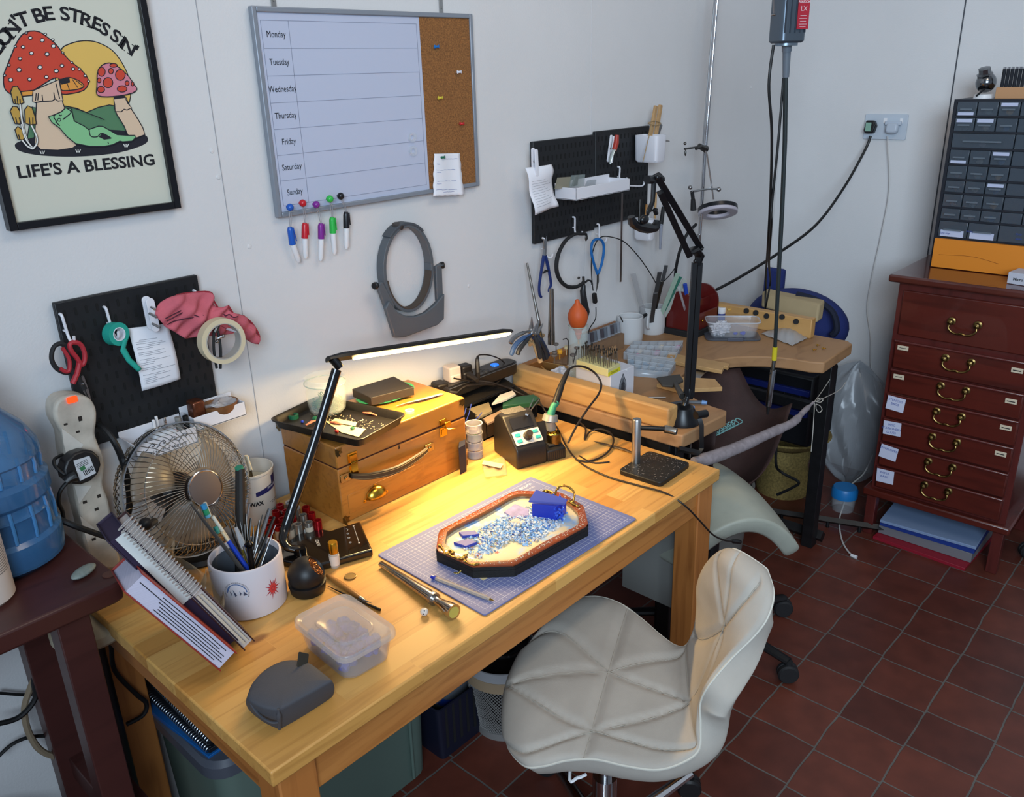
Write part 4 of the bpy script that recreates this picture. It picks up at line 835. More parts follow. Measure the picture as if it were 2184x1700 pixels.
for(a,b,c_,lb)in(((652,907),(678,896),.004,'pink wax sliver left of the lamp stem'),((705,900),(728,905),.004,'pink wax sliver lying on the card strips'),((775,880),(805,886),.003,'pink wax sliver at the far right of the tray')):
 O('wax_sliver',MB().tube([onz(*a,tz+.006),onz((a[0]+b[0])/2,(a[1]+b[1])/2-2,tz+.009),onz(*b,tz+.006)],[.003,c_+.001,.002],6,flat=.5),PW_,label=lb,cat='wax')
m=MB()
for _ in range(150):
 p=MT_@Vector((random.uniform(.0,wX/2-.03),random.uniform(-wY/2+.03,wY/2-.03),.0035));m.ico(p,random.uniform(.0006,.0016),st=(1,1,.5))if _%3==0 else m.cb(p,(random.uniform(.001,.003),.0008,.0006))
O('wax_crumbs',m,mat('crumb','#c9b894',.8),smooth=False,label='pale wax crumbs scattered over the tray bottom',cat='wax crumbs',kind='stuff')
jp=at(700,878,z=tz+.005);jar=T('glass_jar','open glass jar of green wax shavings standing in the tray','jar',(jp.x,jp.y,tz+.004));MJ=Matrix.Translation((jp.x,jp.y,tz+.004))
O('glass',MB(MJ).lathe([(.0,.004),(.034,.004),(.040,.010),(.0435,.03),(.0445,.052),(.042,.064),(.0425,.068),(.0465,.070),(.0465,.074),(.0435,.076),(.0435,.082),(.0455,.084),(.044,.086),(.041,.085),(.0405,.068),(.042,.05),(.0405,.03),(.037,.012),(.0,.007)],40),GLS,jar)
O('rim_thread',MB(MJ).torus(.0455,.0013,40,8,(0,0,.072)),mat('glass_edge','#b9cdbf',.08,alpha=.5,spec=.9),jar)
m=MB()
for _ in range(230):
 a=random.uniform(0,2*pi);r_=.034*math.sqrt(random.random());z=.011+random.random()*.024*(1-.3*r_/.034);p=MJ@Vector((r_*cos(a),r_*sin(a),z))
 P=[p];d=Vector((random.gauss(0,1),random.gauss(0,1),random.gauss(0,.5))).normalized()
 for k in range(3):d=(d+Vector((random.gauss(0,.8),random.gauss(0,.8),random.gauss(0,.5)))).normalized();q=P[-1]+d*.006;l_=(q-MJ.translation).xy.length;q=q if l_<.036 else P[-1];P.append(q+Vector((0,0,.0003)))
 m.tube(P,.0007,4,cap=False)
m.tube([MJ@Vector((-.018,.0,.034)),MJ@Vector((-.014,0,.052)),MJ@Vector((-.006,.004,.046)),MJ@Vector((-.001,.004,.034))],.001,5,4)
O('shavings',m,GW,label='tangled dark green wax shavings in the glass jar',cat='wax shavings',kind='stuff')
gd=T('glass_dish','ruffled green glass dish under the small black box','dish',(1.1,-.1,tz));gp=at(822,842,z=tz+.004)
GG=mat('green_glass','#3fae74',.08,alpha=.55,spec=.9);M_=Matrix.Translation((gp.x+.004,gp.y+.004,tz))@Matrix.Rotation(R(8),4,'Z')
O('plate',MB(M_).lathe([(0,.0015),(.066,.0015),(.078,.006),(.080,.0075),(.077,.0078),(.066,.004),(0,.0035)],64,1.0,.72),GG,gd)
m=MB(M_)
for i in range(42):a=2*pi*i/42;m.sph((.074*cos(a),.0525*sin(a),.0065),(.0042,.0042,.002),8,6)
O('beaded_rim',m,GG,gd)
q=[at(751,832,z=tz+.024),at(791,851,z=tz+.024),at(883,828,z=tz+.024),at(840,805,z=tz+.024)]
m=MB();z0b,z1b=tz+.007,tz+.027;m.prism([(p.x,p.y)for p in q],z0b,z1b)
bb=O('small_box',m,mat('charcoal_box','#26221f',.5,var=.2,vs=300),bev=.0012,label='flat charcoal box lying on the green glass dish',cat='box')
tw=T('tweezers','beige tweezers lying on top of the oak case','tweezers',tuple(at(900,852,z=tz)))
TZm=mat('beige_tool','#a99f80',.4);
for o_ in(0,.003):O('arm',MB().tube([at(845,866,z=tz+.003+o_),at(868,859,z=tz+.003+o_),at(905,850,z=tz+.004+o_),at(942,840,z=tz+.004)],[.0008,.002,.0042,.0042],8,flat=.35),TZm,tw)
O('pink_tip',MB().tube([at(938,842,z=tz+.004),at(945,840,z=tz+.004)],[.0043,.003],8,flat=.4),mat('pink_tip','#d2705c',.5),tw)
p=at(874,880,z=tz);O('clear_ring',MB(Matrix.Translation(p)).ring(.0105,.0068,0,.006,28),mat('clear_glossy','#e8e4da',.05,alpha=.45,spec=1),label='clear round ring on the front edge of the oak case',cat='ring')
# == FAN ==
fan=T('desk_fan','round chrome wire-cage desk fan with grey blades','fan',tuple(at(400,1160,z=DZ)))
fc=at(400,1043,z=.868);vr=(fc-CAM).normalized();fn=(-vr*cos(R(38))+RR*sin(R(38))+UU*.02).normalized()
MFn=frame(fc,fn,UU.cross(fn));Rf=.129
CW=mat('chrome_wire','#d2c9ba',.18,1)
m=MB(MFn)
for i in range(72):
 a=2*pi*i/72;tw_=.22
 P=[]
 for k in range(7):t=k/6;r_=Rf*(.31+.69*t);z=.058*math.sqrt(max(0,1-((r_/Rf-.3)/.75)**2))+.001;an=a+tw_*t;P.append((r_*cos(an),r_*sin(an),z if k<6 else .004))
 m.tube(P,.0008,4,cap=False)
O('front_grille',m,CW,fan)
m=MB(MFn)
for i in range(64):
 a=2*pi*i/64
 for s_ in(1,-1):m.tube([(Rf*cos(a+s_*.14*k),Rf*sin(a+s_*.14*k),.002-.046*(k/3)**.8)if k<3 else(Rf*.9*cos(a+s_*.14*k),Rf*.9*sin(a+s_*.14*k),-.05)for k in range(4)],.0007,4,cap=False)
O('rear_cage',m,CW,fan)
m=MB(MFn)
for i in range(40):
 a=2*pi*i/40;m.tube([(Rf*.9*cos(a),Rf*.9*sin(a),-.05),(Rf*.6*cos(a+.1),Rf*.6*sin(a+.1),-.062),(Rf*.3*cos(a+.2),Rf*.3*sin(a+.2),-.066)],.0007,4,cap=False)
O('rear_spokes',m,CW,fan)
O('rim_band',MB(MFn).ring(Rf+.0022,Rf-.0005,-.004,.006,72),mat('chrome_band','#b9bcc0',.18,1),fan)
O('rear_ring',MB(MFn).torus(Rf*.9,.0015,60,6,(0,0,-.05)).torus(Rf*.82,.0009,60,6,(0,0,.040)),CW,fan)
hb_=O('hub_badge',MB(MFn).lathe([(.0,.066),(.030,.066),(.032,.065),(.033,.060),(.032,.054)],40),mat('hub_taupe','#5f5049',.6),fan)
O('hub_ring',MB(MFn).torus(.0335,.0026,40,8,(0,0,.063)),CHR,hb_)
FB=mat('fan_blade_smoke','#8f8373',.3,alpha=.6)
for i in range(3):
 a0_=2*pi*i/3+.5
 def bl(u,v):r_=.02+.09*u;a=a0_+(v-.5)*1.35*(.75+.35*u);return MFn@Vector((r_*cos(a),r_*sin(a),-.012+.022*(v-.5)))
 O('blade',MB().grid(bl,8,12),FB,fan,solid=.0012)
O('motor',MB(MFn).lathe([(.0,.014),(.022,.012),(.022,-.02),(.034,-.03),(.038,-.07),(.030,-.095),(0,-.10)],28),mat('motor_black','#1c191a',.3),fan)
fb=at(400,1178,z=DZ);O('base',MB(Matrix.Translation((fc.x-.0,fc.y+.0,DZ))).lathe([(.052,0),(.054,.004),(.048,.012),(.02,.018),(0,.018)],32),BLK,fan)
O('yoke',MB().tube([(fc.x-.03,fc.y+.03,DZ+.014),(fc.x-.045,fc.y+.035,DZ+.06),fc-fn*.07+Vector((0,0,-.03)),fc-fn*.07],.008,10,5),BLK,fan)
O('clamp_knob',MB().sph(at(310,1118,y=-.2),.012,14,10).cyl(at(312,1122,y=-.2),at(330,1112,y=-.18),.007,n=10),BLK,fan)
# == TUB ==
tb_=at(556,1078,z=DZ);tub=T('plaster_tub','white plastic tub with a navy band holding a knife, beside the oak case','tub',(.81,-.075,DZ));MTb=Matrix.Translation((.792,-.068,DZ))
TW=mat('tub_white','#cfc8bd',.4)
O('body',MB(MTb).lathe([(0,0),(.044,0),(.046,.004),(.049,.112),(.051,.113),(.051,.117),(.0485,.117),(.045,.006),(0,.005)],44),TW,tub)
O('powder',MB(MTb).lathe([(.0465,.085),(.03,.082),(0,.078)],28,cap=False),mat('plaster_powder','#c3bca8',.95,bump=.4),tub)
def wrap(mb,a0_,a1_,z0_,z1_,r_=.0488,n_=18):
 vs=[];
 for i in range(n_+1):
  a=R(a0_+(a1_-a0_)*i/n_);
  for z in((z0_[0]+(z0_[1]-z0_[0])*i/n_),(z1_[0]+(z1_[1]-z1_[0])*i/n_)):rr=r_-.003*(1-z/.115)+.0004;vs.append((rr*cos(a),rr*sin(a),z))
 mb.add(vs,[(2*i,2*i+2,2*i+3,2*i+1)for i in range(n_)])
m=MB(MTb);wrap(m,-110,20,(.068,.080),(.078,.098));wrap(m,-60,20,(.085,.088),(.103,.104));O('navy_band',m,mat('navy_print','#1e2058',.5),tub,smooth=False)
m=MB(MTb)
for k,z in enumerate((.046,.042,.026,.022,.018)):wrap(m,-75+8*(k%2),-38+5*(k%3),(z,z),(z+.0011,z+.0011),.0492)
wrap(m,-80,-10,(.083,.091),(.0838,.0918),.0493)
O('small_print',m,mat('print_grey','#6b6560',.8),tub,smooth=False)
vs,fs=textmesh('ALGINATE',.009,bold=.0002);vs,fs=textmesh('WAX',.012,bold=.0006)
m=MB(MTb);m.add([(.0489*cos(R(-112)+v[0]/.0489),.0489*sin(R(-112)+v[0]/.0489),.052+v[1])for v in vs],fs);O('lettering',m,INK,tub,smooth=False)
m=MB(MTb);vs,fs=textmesh('JEWELLERS MOULD',.006);m.add([(.0496*cos(R(-48)+v[0]/.0496),.0496*sin(R(-48)+v[0]/.0496),.0825+v[1]+.09*v[0])for v in vs],fs);O('lettering',m,PAP,tub,smooth=False)
kn=T('palette_knife','cream-handled palette knife standing in the white tub','knife',(.78,-.08,DZ+.08))
O('handle',MB().tube([at(525,972,y=-.085),at(534,1002,y=-.09)],[.006,.0065],10,flat=.6),mat('cream_handle','#d6cfb8',.45),kn)
O('blade',MB().tube([at(533,1000,y=-.09),at(536,1015,y=-.09),(.79,-.07,DZ+.082)],[.007,.0075,.007],8,flat=.15),mat('blade_brown','#4b443a',.4,.7),kn)
# == POLISHING REELS / red and silver tubes ==
RD=mat('red_anodised','#a3141b',.25,.6);RIN=mat('tube_dark','#300a0a',.7);SV=mat('silver_tube','#a9a39a',.3,.8);PLB=mat('tube_label','#c3b49e',.7)
reels=[((577,1110),'r'),((594,1102),'r'),((583,1128),'r'),((607,1108),'r'),((596,1098),'r'),((573,1150),'r'),((598,1148),'rl'),((612,1092),'w'),((641,1100),'w'),((640,1126),'s'),((635,1144),'s'),((652,1102),'r'),((660,1114),'r'),((659,1136),'sl'),((676,1132),'r'),((622,1140),'sl'),((628,1120),'s')]
wd_={'r':'red','rl':'red, paper-labelled','s':'silver','sl':'silver, paper-labelled','w':'clear-topped'}
seen={}
def reel_label(i,x,y,k):
 return '%s metal tube standing among the tubes at the case corner'%wd_[k]
RP=[]
grid_pos=[]
base_px=[((575,1151),'r'),((598,1152),'rl'),((622,1150),'sl'),((640,1148),'s'),((662,1144),'sl'),((681,1140),'r'),((583,1135),'r'),((606,1136),'r'),((628,1133),'rl'),((650,1128),'s'),((668,1124),'r'),((592,1120),'r'),((614,1119),'r'),((636,1116),'w'),((656,1111),'r'),((601,1106),'r'),((622,1104),'w')]
nm_pos=['at the front left corner of the group','second from the left in the front row','third in the front row, right of the lamp stem','fourth in the front row','fifth in the front row, beside the red end one','at the right end of the front row','at the left end of the second row','second in the second row','third in the second row behind the lamp stem','fourth in the second row','at the right end of the second row by the oak case','at the left end of the third row','second in the third row','third in the third row','at the right end of the third row','at the left of the back row','at the right of the back row']
for i,((px,py),k)in enumerate(base_px):
 p=at(px,py,z=DZ);o=T('metal_tube','%s metal tube %s'%(wd_[k],nm_pos[i]),'tube',(p.x,p.y,DZ),group='red and silver tubes beside the oak case')
 hh=.034 if k!='w' else .036;mt_=RD if k[0]=='r' else SV
 O('wall',MB().ring(.0082,.0058,0,hh,20),mt_,o,W=False)
 O('core',MB().lathe([(.0056,.0),(.0056,hh-.006),(0,hh-.006)],16),RIN if k[0]=='r' else mat('tube_grey_in','#4c4743',.7),o,W=False)
 if 'l' in k:O('paper_label',MB().ring(.0086,.0081,.004,.024,20),PLB,o,W=False)
 if k=='w':O('cap',MB().ring(.0088,.0055,hh,hh+.003,20),CLP,o,W=False)
O('cellophane',MB().grid(lambda u,v:at(595+35*v,1092-22*u+8*sin(v*3),z=DZ+.012+.012*sin(u*5+v*4)),8,10),mat('cloudy_film','#b5b0a6',.2,alpha=.5),solid=.0006,label='crumpled cloudy film behind the red tubes',cat='plastic film')
# == TABLET-LIKE SCALE, BALL HOLDER, BOTTLE, COIN ==
sc0=[at(612,1160,z=DZ+.016),at(768,1111,z=DZ+.016),at(795,1172,z=DZ+.016),at(652,1212,z=DZ+.016)]
pp=T('black_pad','glossy black charging pad with white touch symbols, scratched and dusty','charging pad',(.83,-.27,DZ))
GP=mat('scratched_gloss','#100d0b',.18,var=.6,vs=35,coat=.5)
O('body',MB().prism([(p.x,p.y)for p in sc0],DZ,DZ+.016),GP,pp,bev=.004,seg=3)
m=MB()
def onp(px,py):return at(px,py,z=DZ+.0163)
m.tube([onp(754,1122),onp(766,1158)],.0007,4);m.on(frame(onp(754,1122),(0,0,1))).lathe([(.002,0),(.002,.0003),(0,.0003)],12).on(frame(onp(766,1158),(0,0,1))).lathe([(.002,0),(.002,.0003),(0,.0003)],12).on(Matrix())
for(a,b)in((742,1138),(744,1147),(747,1157)):m.on(Matrix.Translation(onp(a,b))).torus(.0022,.0005,16,4).on(Matrix())
m.tube([onp(738,1128),onp(742,1129),onp(740,1133)],.0006,4,3);O('touch_symbols',m,mat('symbol_white','#bdb8ae',.6),pp)
t=MB();dx=(sc0[1]-sc0[0]).normalized();pT=onp(678,1157);ang_=math.degrees(math.atan2(dx.y,dx.x));put_text(t,'AUKEY',.0085,Matrix.Translation(pT)@Matrix.Rotation(R(ang_+80),4,'Z'),bold=.0003);O('lettering',t,mat('symbol_white','#bdb8ae',.6),pp,smooth=False)
bc=at(655,1240,z=DZ+.02);bh=T('tip_cleaner','round matte black tip cleaner with a brass-wool opening','tip cleaner',(bc.x,bc.y,DZ))
bc=Vector((bc.x,bc.y,DZ));od=Vector((.62,-.5,.6)).normalized();cc=bc+Vector((0,0,.035));MC=frame(cc,od)
prof=[(.0335*sin(t),.0335*cos(t))for t in[R(40+i*8)for i in range(13)]]
O('dome',MB(MC).lathe([(prof[0][0]-.002,prof[0][1]-.004)]+[(r_,z)for r_,z in prof]+[(.018,-.028),(0,-.03)],36,cap=False),mat('soft_black','#131213',.45),bh)
O('base',MB(Matrix.Translation(bc)).lathe([(0,0),(.029,0),(.0315,.003),(.034,.018),(.034,.021),(.03,.022),(0,.022)],36),mat('soft_black','#131213',.45),bh)
m=MB()
for _ in range(110):
 a=random.uniform(0,6.28);r_=.0195*math.sqrt(random.random());P=[]
 for k in range(5):P.append(MC@Vector((r_*cos(a+k*.35)+random.gauss(0,.0012),r_*sin(a+k*.35)+random.gauss(0,.0012),.021+random.gauss(0,.0012))))
 m.tube(P,.0006,4,cap=False)
O('wire_wool',m,mat('copper_wool','#8d5a35',.35,.8),bh)
O('wool_backing',MB(MC).lathe([(.02,.018),(0,.018)],20,cap=False),mat('copper_dark','#3a2013',.8),bh)
gb=at(715,1208,z=DZ);gold=T('roller_bottle','small glass roller bottle with a gold cap in front of the black pad','bottle',(gb.x,gb.y,DZ));MG=Matrix.Translation((gb.x,gb.y,DZ))
O('glass',MB(MG).lathe([(0,0),(.0085,0),(.0095,.002),(.0095,.030),(.007,.033),(0,.033)],24),mat('frosted_pale','#cfc3b4',.15,alpha=.75),gold)
O('cap',MB(MG).lathe([(.0092,.031),(.0092,.053),(.0085,.0545),(0,.0545)],28),mat('gold_cap','#c99b32',.3,1),gold)
O('paper_label',MB(MG).ring(.0099,.0094,.006,.026,24),mat('label_cream','#d3c6b8',.7),gold)
p=at(747,1231,z=DZ);O('coin',MB(Matrix.Translation(p)).lathe([(0,0),(.0112,0),(.0115,.0006),(.0115,.0024),(.0105,.003),(.0098,.0025),(0,.0025)],32),mat('coin_tan','#8f7a55',.35,.9),label='round silver coin on the desk right of the tip cleaner',cat='coin')
sb_=T('wooden_scriber','wood-handled scriber with a pointed steel tip on the desk','scriber',tuple(at(750,1260,z=DZ)))
A_,B_=at(698,1227,z=DZ+.005),at(778,1281,z=DZ+.004)
O('handle',MB().tube([A_,A_.lerp(B_,.3),A_.lerp(B_,.8),A_.lerp(B_,.9)],[.0035,.0055,.0045,.003],12),mat('tool_wood','#9a6a34',.4),sb_)
O('ferrule',MB().tube([A_.lerp(B_,.88),B_],[.0036,.0026],12),STL,sb_);O('tip',MB().tube([B_,at(792,1286,z=DZ+.003)],[.002,.0004],8),STL,sb_)
O('needle_file',MB().tube([at(697,1249,z=DZ+.002),at(722,1261,z=DZ+.003),at(745,1272,z=DZ+.003),at(780,1287,z=DZ+.003),at(811,1301,z=DZ+.003)],[.0004,.0014,.0016,.002,.0026],8),mat('file_black','#16130f',.4),label='thin black needle file beside the scriber',cat='file')
# == LUNCH BOX ==
LBx=T('plastic_box','frosted plastic box with a snap lid holding blue wax scraps','box',(.63,-.6,DZ))
q=[at(618,1325,z=DZ+.053),at(735,1258,z=DZ+.053),at(851,1345,z=DZ+.053),at(735,1412,z=DZ+.053)]
lc=sum(q,Vector())/4;exx=(q[2]-q[1]+q[3]-q[0]);exx.z=0;lw=exx.length/2;ly_=(q[1]-q[0]+q[2]-q[3]).length/2;an=math.atan2(exx.y,exx.x)
ML=Matrix.Translation((lc.x,lc.y,DZ))@Matrix.Rotation(an,4,'Z')
FP=mat('frosted_plastic','#c3bab6',.22,alpha=.30,spec=.6);FPL=mat('frosted_lid','#cfc2b4',.2,alpha=.36,spec=.6)
def loft(mb,rings,r_=.02,k=5,cap=(True,True)):
 vs=[];
 for(a,b,z)in rings:vs+=[(p[0],p[1],z)for p in rrect(a,b,min(r_,a/2.1,b/2.1),k)]
 K_=4*(k+1);fs=[(i*K_+j,i*K_+(j+1)%K_,(i+1)*K_+(j+1)%K_,(i+1)*K_+j)for i in range(len(rings)-1)for j in range(K_)]
 if cap[0]:fs.append(tuple(range(K_-1,-1,-1)))
 if cap[1]:fs.append(tuple((len(rings)-1)*K_+j for j in range(K_)))
 return mb.add(vs,fs)
O('tub',loft(MB(ML),[(lw-.03,ly_-.03,0),(lw-.022,ly_-.022,.003),(lw-.008,ly_-.008,.046),(lw-.011,ly_-.011,.046),(lw-.025,ly_-.025,.004)],.022),FP,LBx)
O('lid',loft(MB(ML),[(lw-.004,ly_-.004,.042),(lw,ly_,.044),(lw,ly_,.052),(lw-.003,ly_-.003,.055),(lw-.012,ly_-.012,.054),(lw-.018,ly_-.018,.051),(lw*.62,ly_*.62,.0512),(lw*.61,ly_*.61,.0545),(lw*.58,ly_*.58,.055),(lw*.56,ly_*.56,.054)],.02),FPL,LBx)
m=MB(ML);
for _ in range(150):
 m.ico((random.uniform(-.34,.34)*lw,random.uniform(-.34,.34)*ly_,random.uniform(.014,.030)),random.uniform(.005,.009),.25)
O('wax_scraps',m,mat('blue_scrap','#4557b8',.5,var=.3,vs=60),label='blue wax scraps filling the frosted plastic box',cat='wax scraps',kind='stuff')
# == GREY POUCH ==
pc_=T('zip_pouch','charcoal boxy fabric pouch with a short black tab','pouch',(.51,-.64,DZ));GPc=mat('charcoal_fabric','#45454a',.75,var=.06,vs=10,bump=.2,bs=600)
_t=((530,1492),(560,1508),(595,1514),(597,1513),(640,1490),(690,1462),(706,1453),(706,1449),(690,1436),(655,1412),(610,1408),(570,1425),(542,1452),(531,1474))
_l=((532,1515),(562,1540),(596,1556),(598,1555),(642,1530),(692,1498),(708,1486),(708,1482),(692,1470),(657,1446),(610,1440),(572,1456),(545,1482),(534,1500))
topo=smooth_pts([at(a,b,z=DZ+.049)for a,b in _t],4,True);lowo=smooth_pts([at(a,b,z=DZ+.001)for a,b in _l],4,True);ctr=sum(topo,Vector())/len(topo)
def pou(u,v):
 k=v*len(topo);a,b=topo[int(k)%len(topo)],topo[(int(k)+1)%len(topo)];e=a.lerp(b,k-int(k));c_,d_=lowo[int(k)%len(topo)],lowo[(int(k)+1)%len(topo)];l_=c_.lerp(d_,k-int(k))
 if u<.5:t=u*2;p=ctr.lerp(e,t);p.z=ctr.z+.005*(1-t**4)+(e.z-ctr.z)*t;return p
 t=(u-.5)*2;p=e.lerp(l_,t);o_=(e-ctr);o_.z=0;p+=o_*.05*sin(pi*t);return p
O('body',MB().grid(pou,30,113),GPc,pc_,ang=50)
O('bottom',MB().add([tuple(p)for p in lowo],[tuple(range(len(lowo)))]),GPc,pc_)
e0=at(592,1512,z=DZ+.05);O('seam_fold',MB().tube([at(593,1513,z=DZ+.051),at(595,1530,z=DZ+.035),at(596,1553,z=DZ+.006)],[.002,.0035,.003],8,4).tube([at(535,1500,z=DZ+.042),at(550,1522,z=DZ+.030),at(575,1540,z=DZ+.028),at(592,1541,z=DZ+.026)],.0018,6,4),GPc,pc_)
Ft=frame(at(646,1408,z=DZ+.056),(.2,-.8,.5),RR);O('pull_tab',MB(Ft).prism(rrect(.018,.022,.0015,2),-.001,.001),mat('tab_olive','#28231a',.6),pc_,bev=.0004)
# == MUG OF TOOLS ==
mg=T('mug','wide white pot with a mountain badge and a red star burst, full of hand tools','pot',(.615,-.343,DZ));mc=Vector((.615,-.343,DZ));MM=Matrix.Translation(mc)
CER=mat('matte_white_ceramic','#c9c2c6',.5);CERI=mat('blue_grey_glaze','#5b6068',.35)
O('body',MB(MM).lathe([(0,0),(.058,0),(.0625,.003),(.063,.010),(.0635,.096),(.0622,.099),(.0595,.0995),(.0578,.097),(.0575,.006),(0,.005)],64),CER,mg)
O('inside_glaze',MB(MM).lathe([(.0573,.088),(.0571,.008),(0,.0075)],48,cap=False),CERI,mg)
def onmug(mb,pts2,az,z,col=0,r_=.0638):mb.m(col).add([(r_*cos(az+p[0]/r_),r_*sin(az+p[0]/r_),z+p[1])for p in pts2],[tuple(range(len(pts2)))])
def az_of(px,py):
 best=None
 for k in range(0,720):
  a=2*pi*k/720;
  if cos(a)*(-.36)+sin(a)*(-.75)<.1:continue
  for z in(.03,.04,.05,.06,.07):
   p=mc+Vector((.0636*cos(a),.0636*sin(a),z));d=p-CAM;q=(1092+FPX*d.dot(RR)/d.dot(FF),850-FPX*d.dot(UU)/d.dot(FF));e=(q[0]-px)**2+(q[1]-py)**2
   if best is None or e<best[0]:best=(e,a,z)
 return best[1],best[2]
a1_,z1m=az_of(505,1268);a2_,z2m=az_of(580,1250)
bm_=MB(MM);C_=[(.018*cos(t),.018*sin(t))for t in[2*pi*i/28 for i in range(28)]];onmug(bm_,[(x,y)for x,y in C_ if y>-.004]+[],a1_,z1m,0)
onmug(bm_,[(-.018,-.005),(-.012,.004),(-.009,0),(-.006,.007),(.0,-.004),(.005,.004),(.008,-.001),(.012,.003),(.018,-.005),(.014,-.012),(-.014,-.012)],a1_,z1m,1,.0639)
onmug(bm_,[(-.012,.004),(-.009,0),(-.010,-.006)],a1_,z1m,2,.064);onmug(bm_,[(-.006,.007),(.0,-.004),(-.003,-.008),(-.005,0)],a1_,z1m,2,.064);onmug(bm_,[(.005,.004),(.008,-.001),(.006,-.006)],a1_,z1m,2,.064);onmug(bm_,[(.012,.003),(.018,-.005),(.011,-.006)],a1_,z1m,2,.064)
O('mountain_badge',bm_,[mat('badge_blue','#56709c',.6),mat('badge_white','#c4c4cc',.6),mat('badge_dark','#43475a',.7)],mg,smooth=False)
tm=MB(MM)
for i,ch in enumerate('CHRISTCHURCH MOUNTAINEERING CLUB'):
 vs,fs=textmesh(ch,.0036)if ch!=' ' else([],[]);th=R(200-i*7.2)
 if vs:tm.add([(.0641*cos(a1_+(cos(th)*(.0205+v[1])+sin(th)*v[0])/.0641),.0641*sin(a1_+(cos(th)*(.0205+v[1])+sin(th)*v[0])/.0641),z1m+sin(th)*(.0205+v[1])-cos(th)*v[0])for v in vs],fs)
O('lettering',tm,INK,mg,smooth=False)
st_=[]
for i in range(28):r_=(.0155+.006*(i%4==0))if i%2==0 else .0085;st_.append((r_*cos(2*pi*i/28)*.8,r_*sin(2*pi*i/28)))
bm_=MB(MM);onmug(bm_,st_,a2_,z2m,0);onmug(bm_,[(.009*cos(2*pi*i/20)*.85,.009*sin(2*pi*i/20))for i in range(20)],a2_,z2m,1,.0639);onmug(bm_,[(.005*cos(2*pi*i/20)*.85,.005*sin(2*pi*i/20))for i in range(20)],a2_,z2m,0,.064);onmug(bm_,[(.0025*cos(2*pi*i/20)*.85,.0025*sin(2*pi*i/20))for i in range(20)],a2_,z2m,1,.0641)
O('star_burst',bm_,[mat('burst_red','#a8303c',.6),mat('burst_bright','#c83c3a',.5)],mg,smooth=False)
def inmug(name,lbl,cat,tip,py_,parts,foot=None,group='hand tools standing in the white pot'):
 """tip: pixel of the visible top end, with its y plane; foot: offset inside the pot"""
 A_=at(tip[0],tip[1],y=py_);f_=mc+Vector((foot[0],foot[1],.008));o=T(name,lbl,cat,tuple(f_),group=group)
 for(nm,t0,t1,rr,mt_,kw)in parts:
  P=[f_.lerp(A_,t0+(t1-t0)*i/(len(rr)-1))for i in range(len(rr))]if len(rr)>1 else[f_.lerp(A_,t0),f_.lerp(A_,t1)]
  O(nm,MB().tube(P,list(rr)if len(rr)>1 else rr[0],10,**kw),mt_,o)
 return o
SAND=mat('emery_grey','#4a4643',.85,bump=.5,bs=900);SAND2=mat('emery_light','#6c6866',.9,bump=.5,bs=900);TBLUE=mat('tool_blue','#1f3fae',.25);TOLV=mat('tool_olive','#7a6a25',.3,.4);TIV=mat('ivory','#cdbfa0',.4);AMB=mat('amber_handle','#c8822c',.3)
F4=dict(flat=.25)
inmug('emery_file','long dark emery board, leftmost tool in the white pot','file',(407,1075),-.33,[('board',0,1,(.010,.011,.0105,.010,.0095,.008,.004),SAND,F4)],(.012,-.03))
tbp=inmug('toothbrush','toothbrush with green and blue bristles standing in the white pot','toothbrush',(435,1072),-.31,[('handle',0,.86,(.004,.004,.0045,.004,.0035,.003),mat('brush_white','#c9c6b8',.35),{})],(.018,-.01))
A_=at(437,1072,y=-.31);B_=at(447,1100,y=-.315)
O('head',MB().tube([A_,B_],[.0045,.0052],10,flat=.6),mat('brush_white','#c9c6b8',.35),tbp)
for k,(c_,u0,u1)in enumerate((('#2f86b8',.0,.35),('#1f8a5e',.38,.75),('#5fa8c4',.78,.98))):O('bristles',MB().tube([A_.lerp(B_,u0)+Vector((-.006,-.006,.001)),A_.lerp(B_,u1)+Vector((-.006,-.006,.001))],.0052,6),mat('bristle_%d'%k,c_,.8,bump=.6,bs=1500),tbp)
O('grip_band',MB().tube([at(459,1123,y=-.32),at(465,1138,y=-.325)],.0042,8),mat('grip_teal','#2f8e84',.5),tbp)
inmug('wax_tool','bright blue plastic-handled tool in the white pot','hand tool',(474,1135),-.33,[('handle',0,.88,(.005,.0052,.0045,.004),TBLUE,{}),('tip',.86,1,(.0035,.002,.003),TIV,{})],(.015,-.035))
inmug('emery_file','short light grey emery board behind the blue tool in the white pot','file',(480,1125),-.30,[('board',0,1,(.009,.0095,.0095,.008),SAND2,F4)],(.018,-.02))
inmug('brush_handle','clear-tipped tool with an olive barrel in the white pot','hand tool',(503,1125),-.33,[('barrel',0,.72,(.006,.0062,.0058),TOLV,{}),('clear_tip',.70,1,(.0045,.0055,.0045,.003),CLP,{})],(.01,-.03))
inmug('pin_vice','dark steel pin vice with a shiny ball end in the white pot','pin vice',(530,1155),-.36,[('shaft',0,.92,(.0052,.0052,.005),mat('pin_vice_dark','#1f1b1a',.25,.6),{}),('ball_end',.90,1.0,(.004,.0078,.0082,.005),mat('black_chrome','#2a2a2c',.08,.9),{})],(-.01,-.035))
inmug('steel_rod','thin bright steel rod in the white pot','rod',(519,1165),-.35,[('rod',0,1,(.0018,),STL,{})],(0,-.04))
k_=0
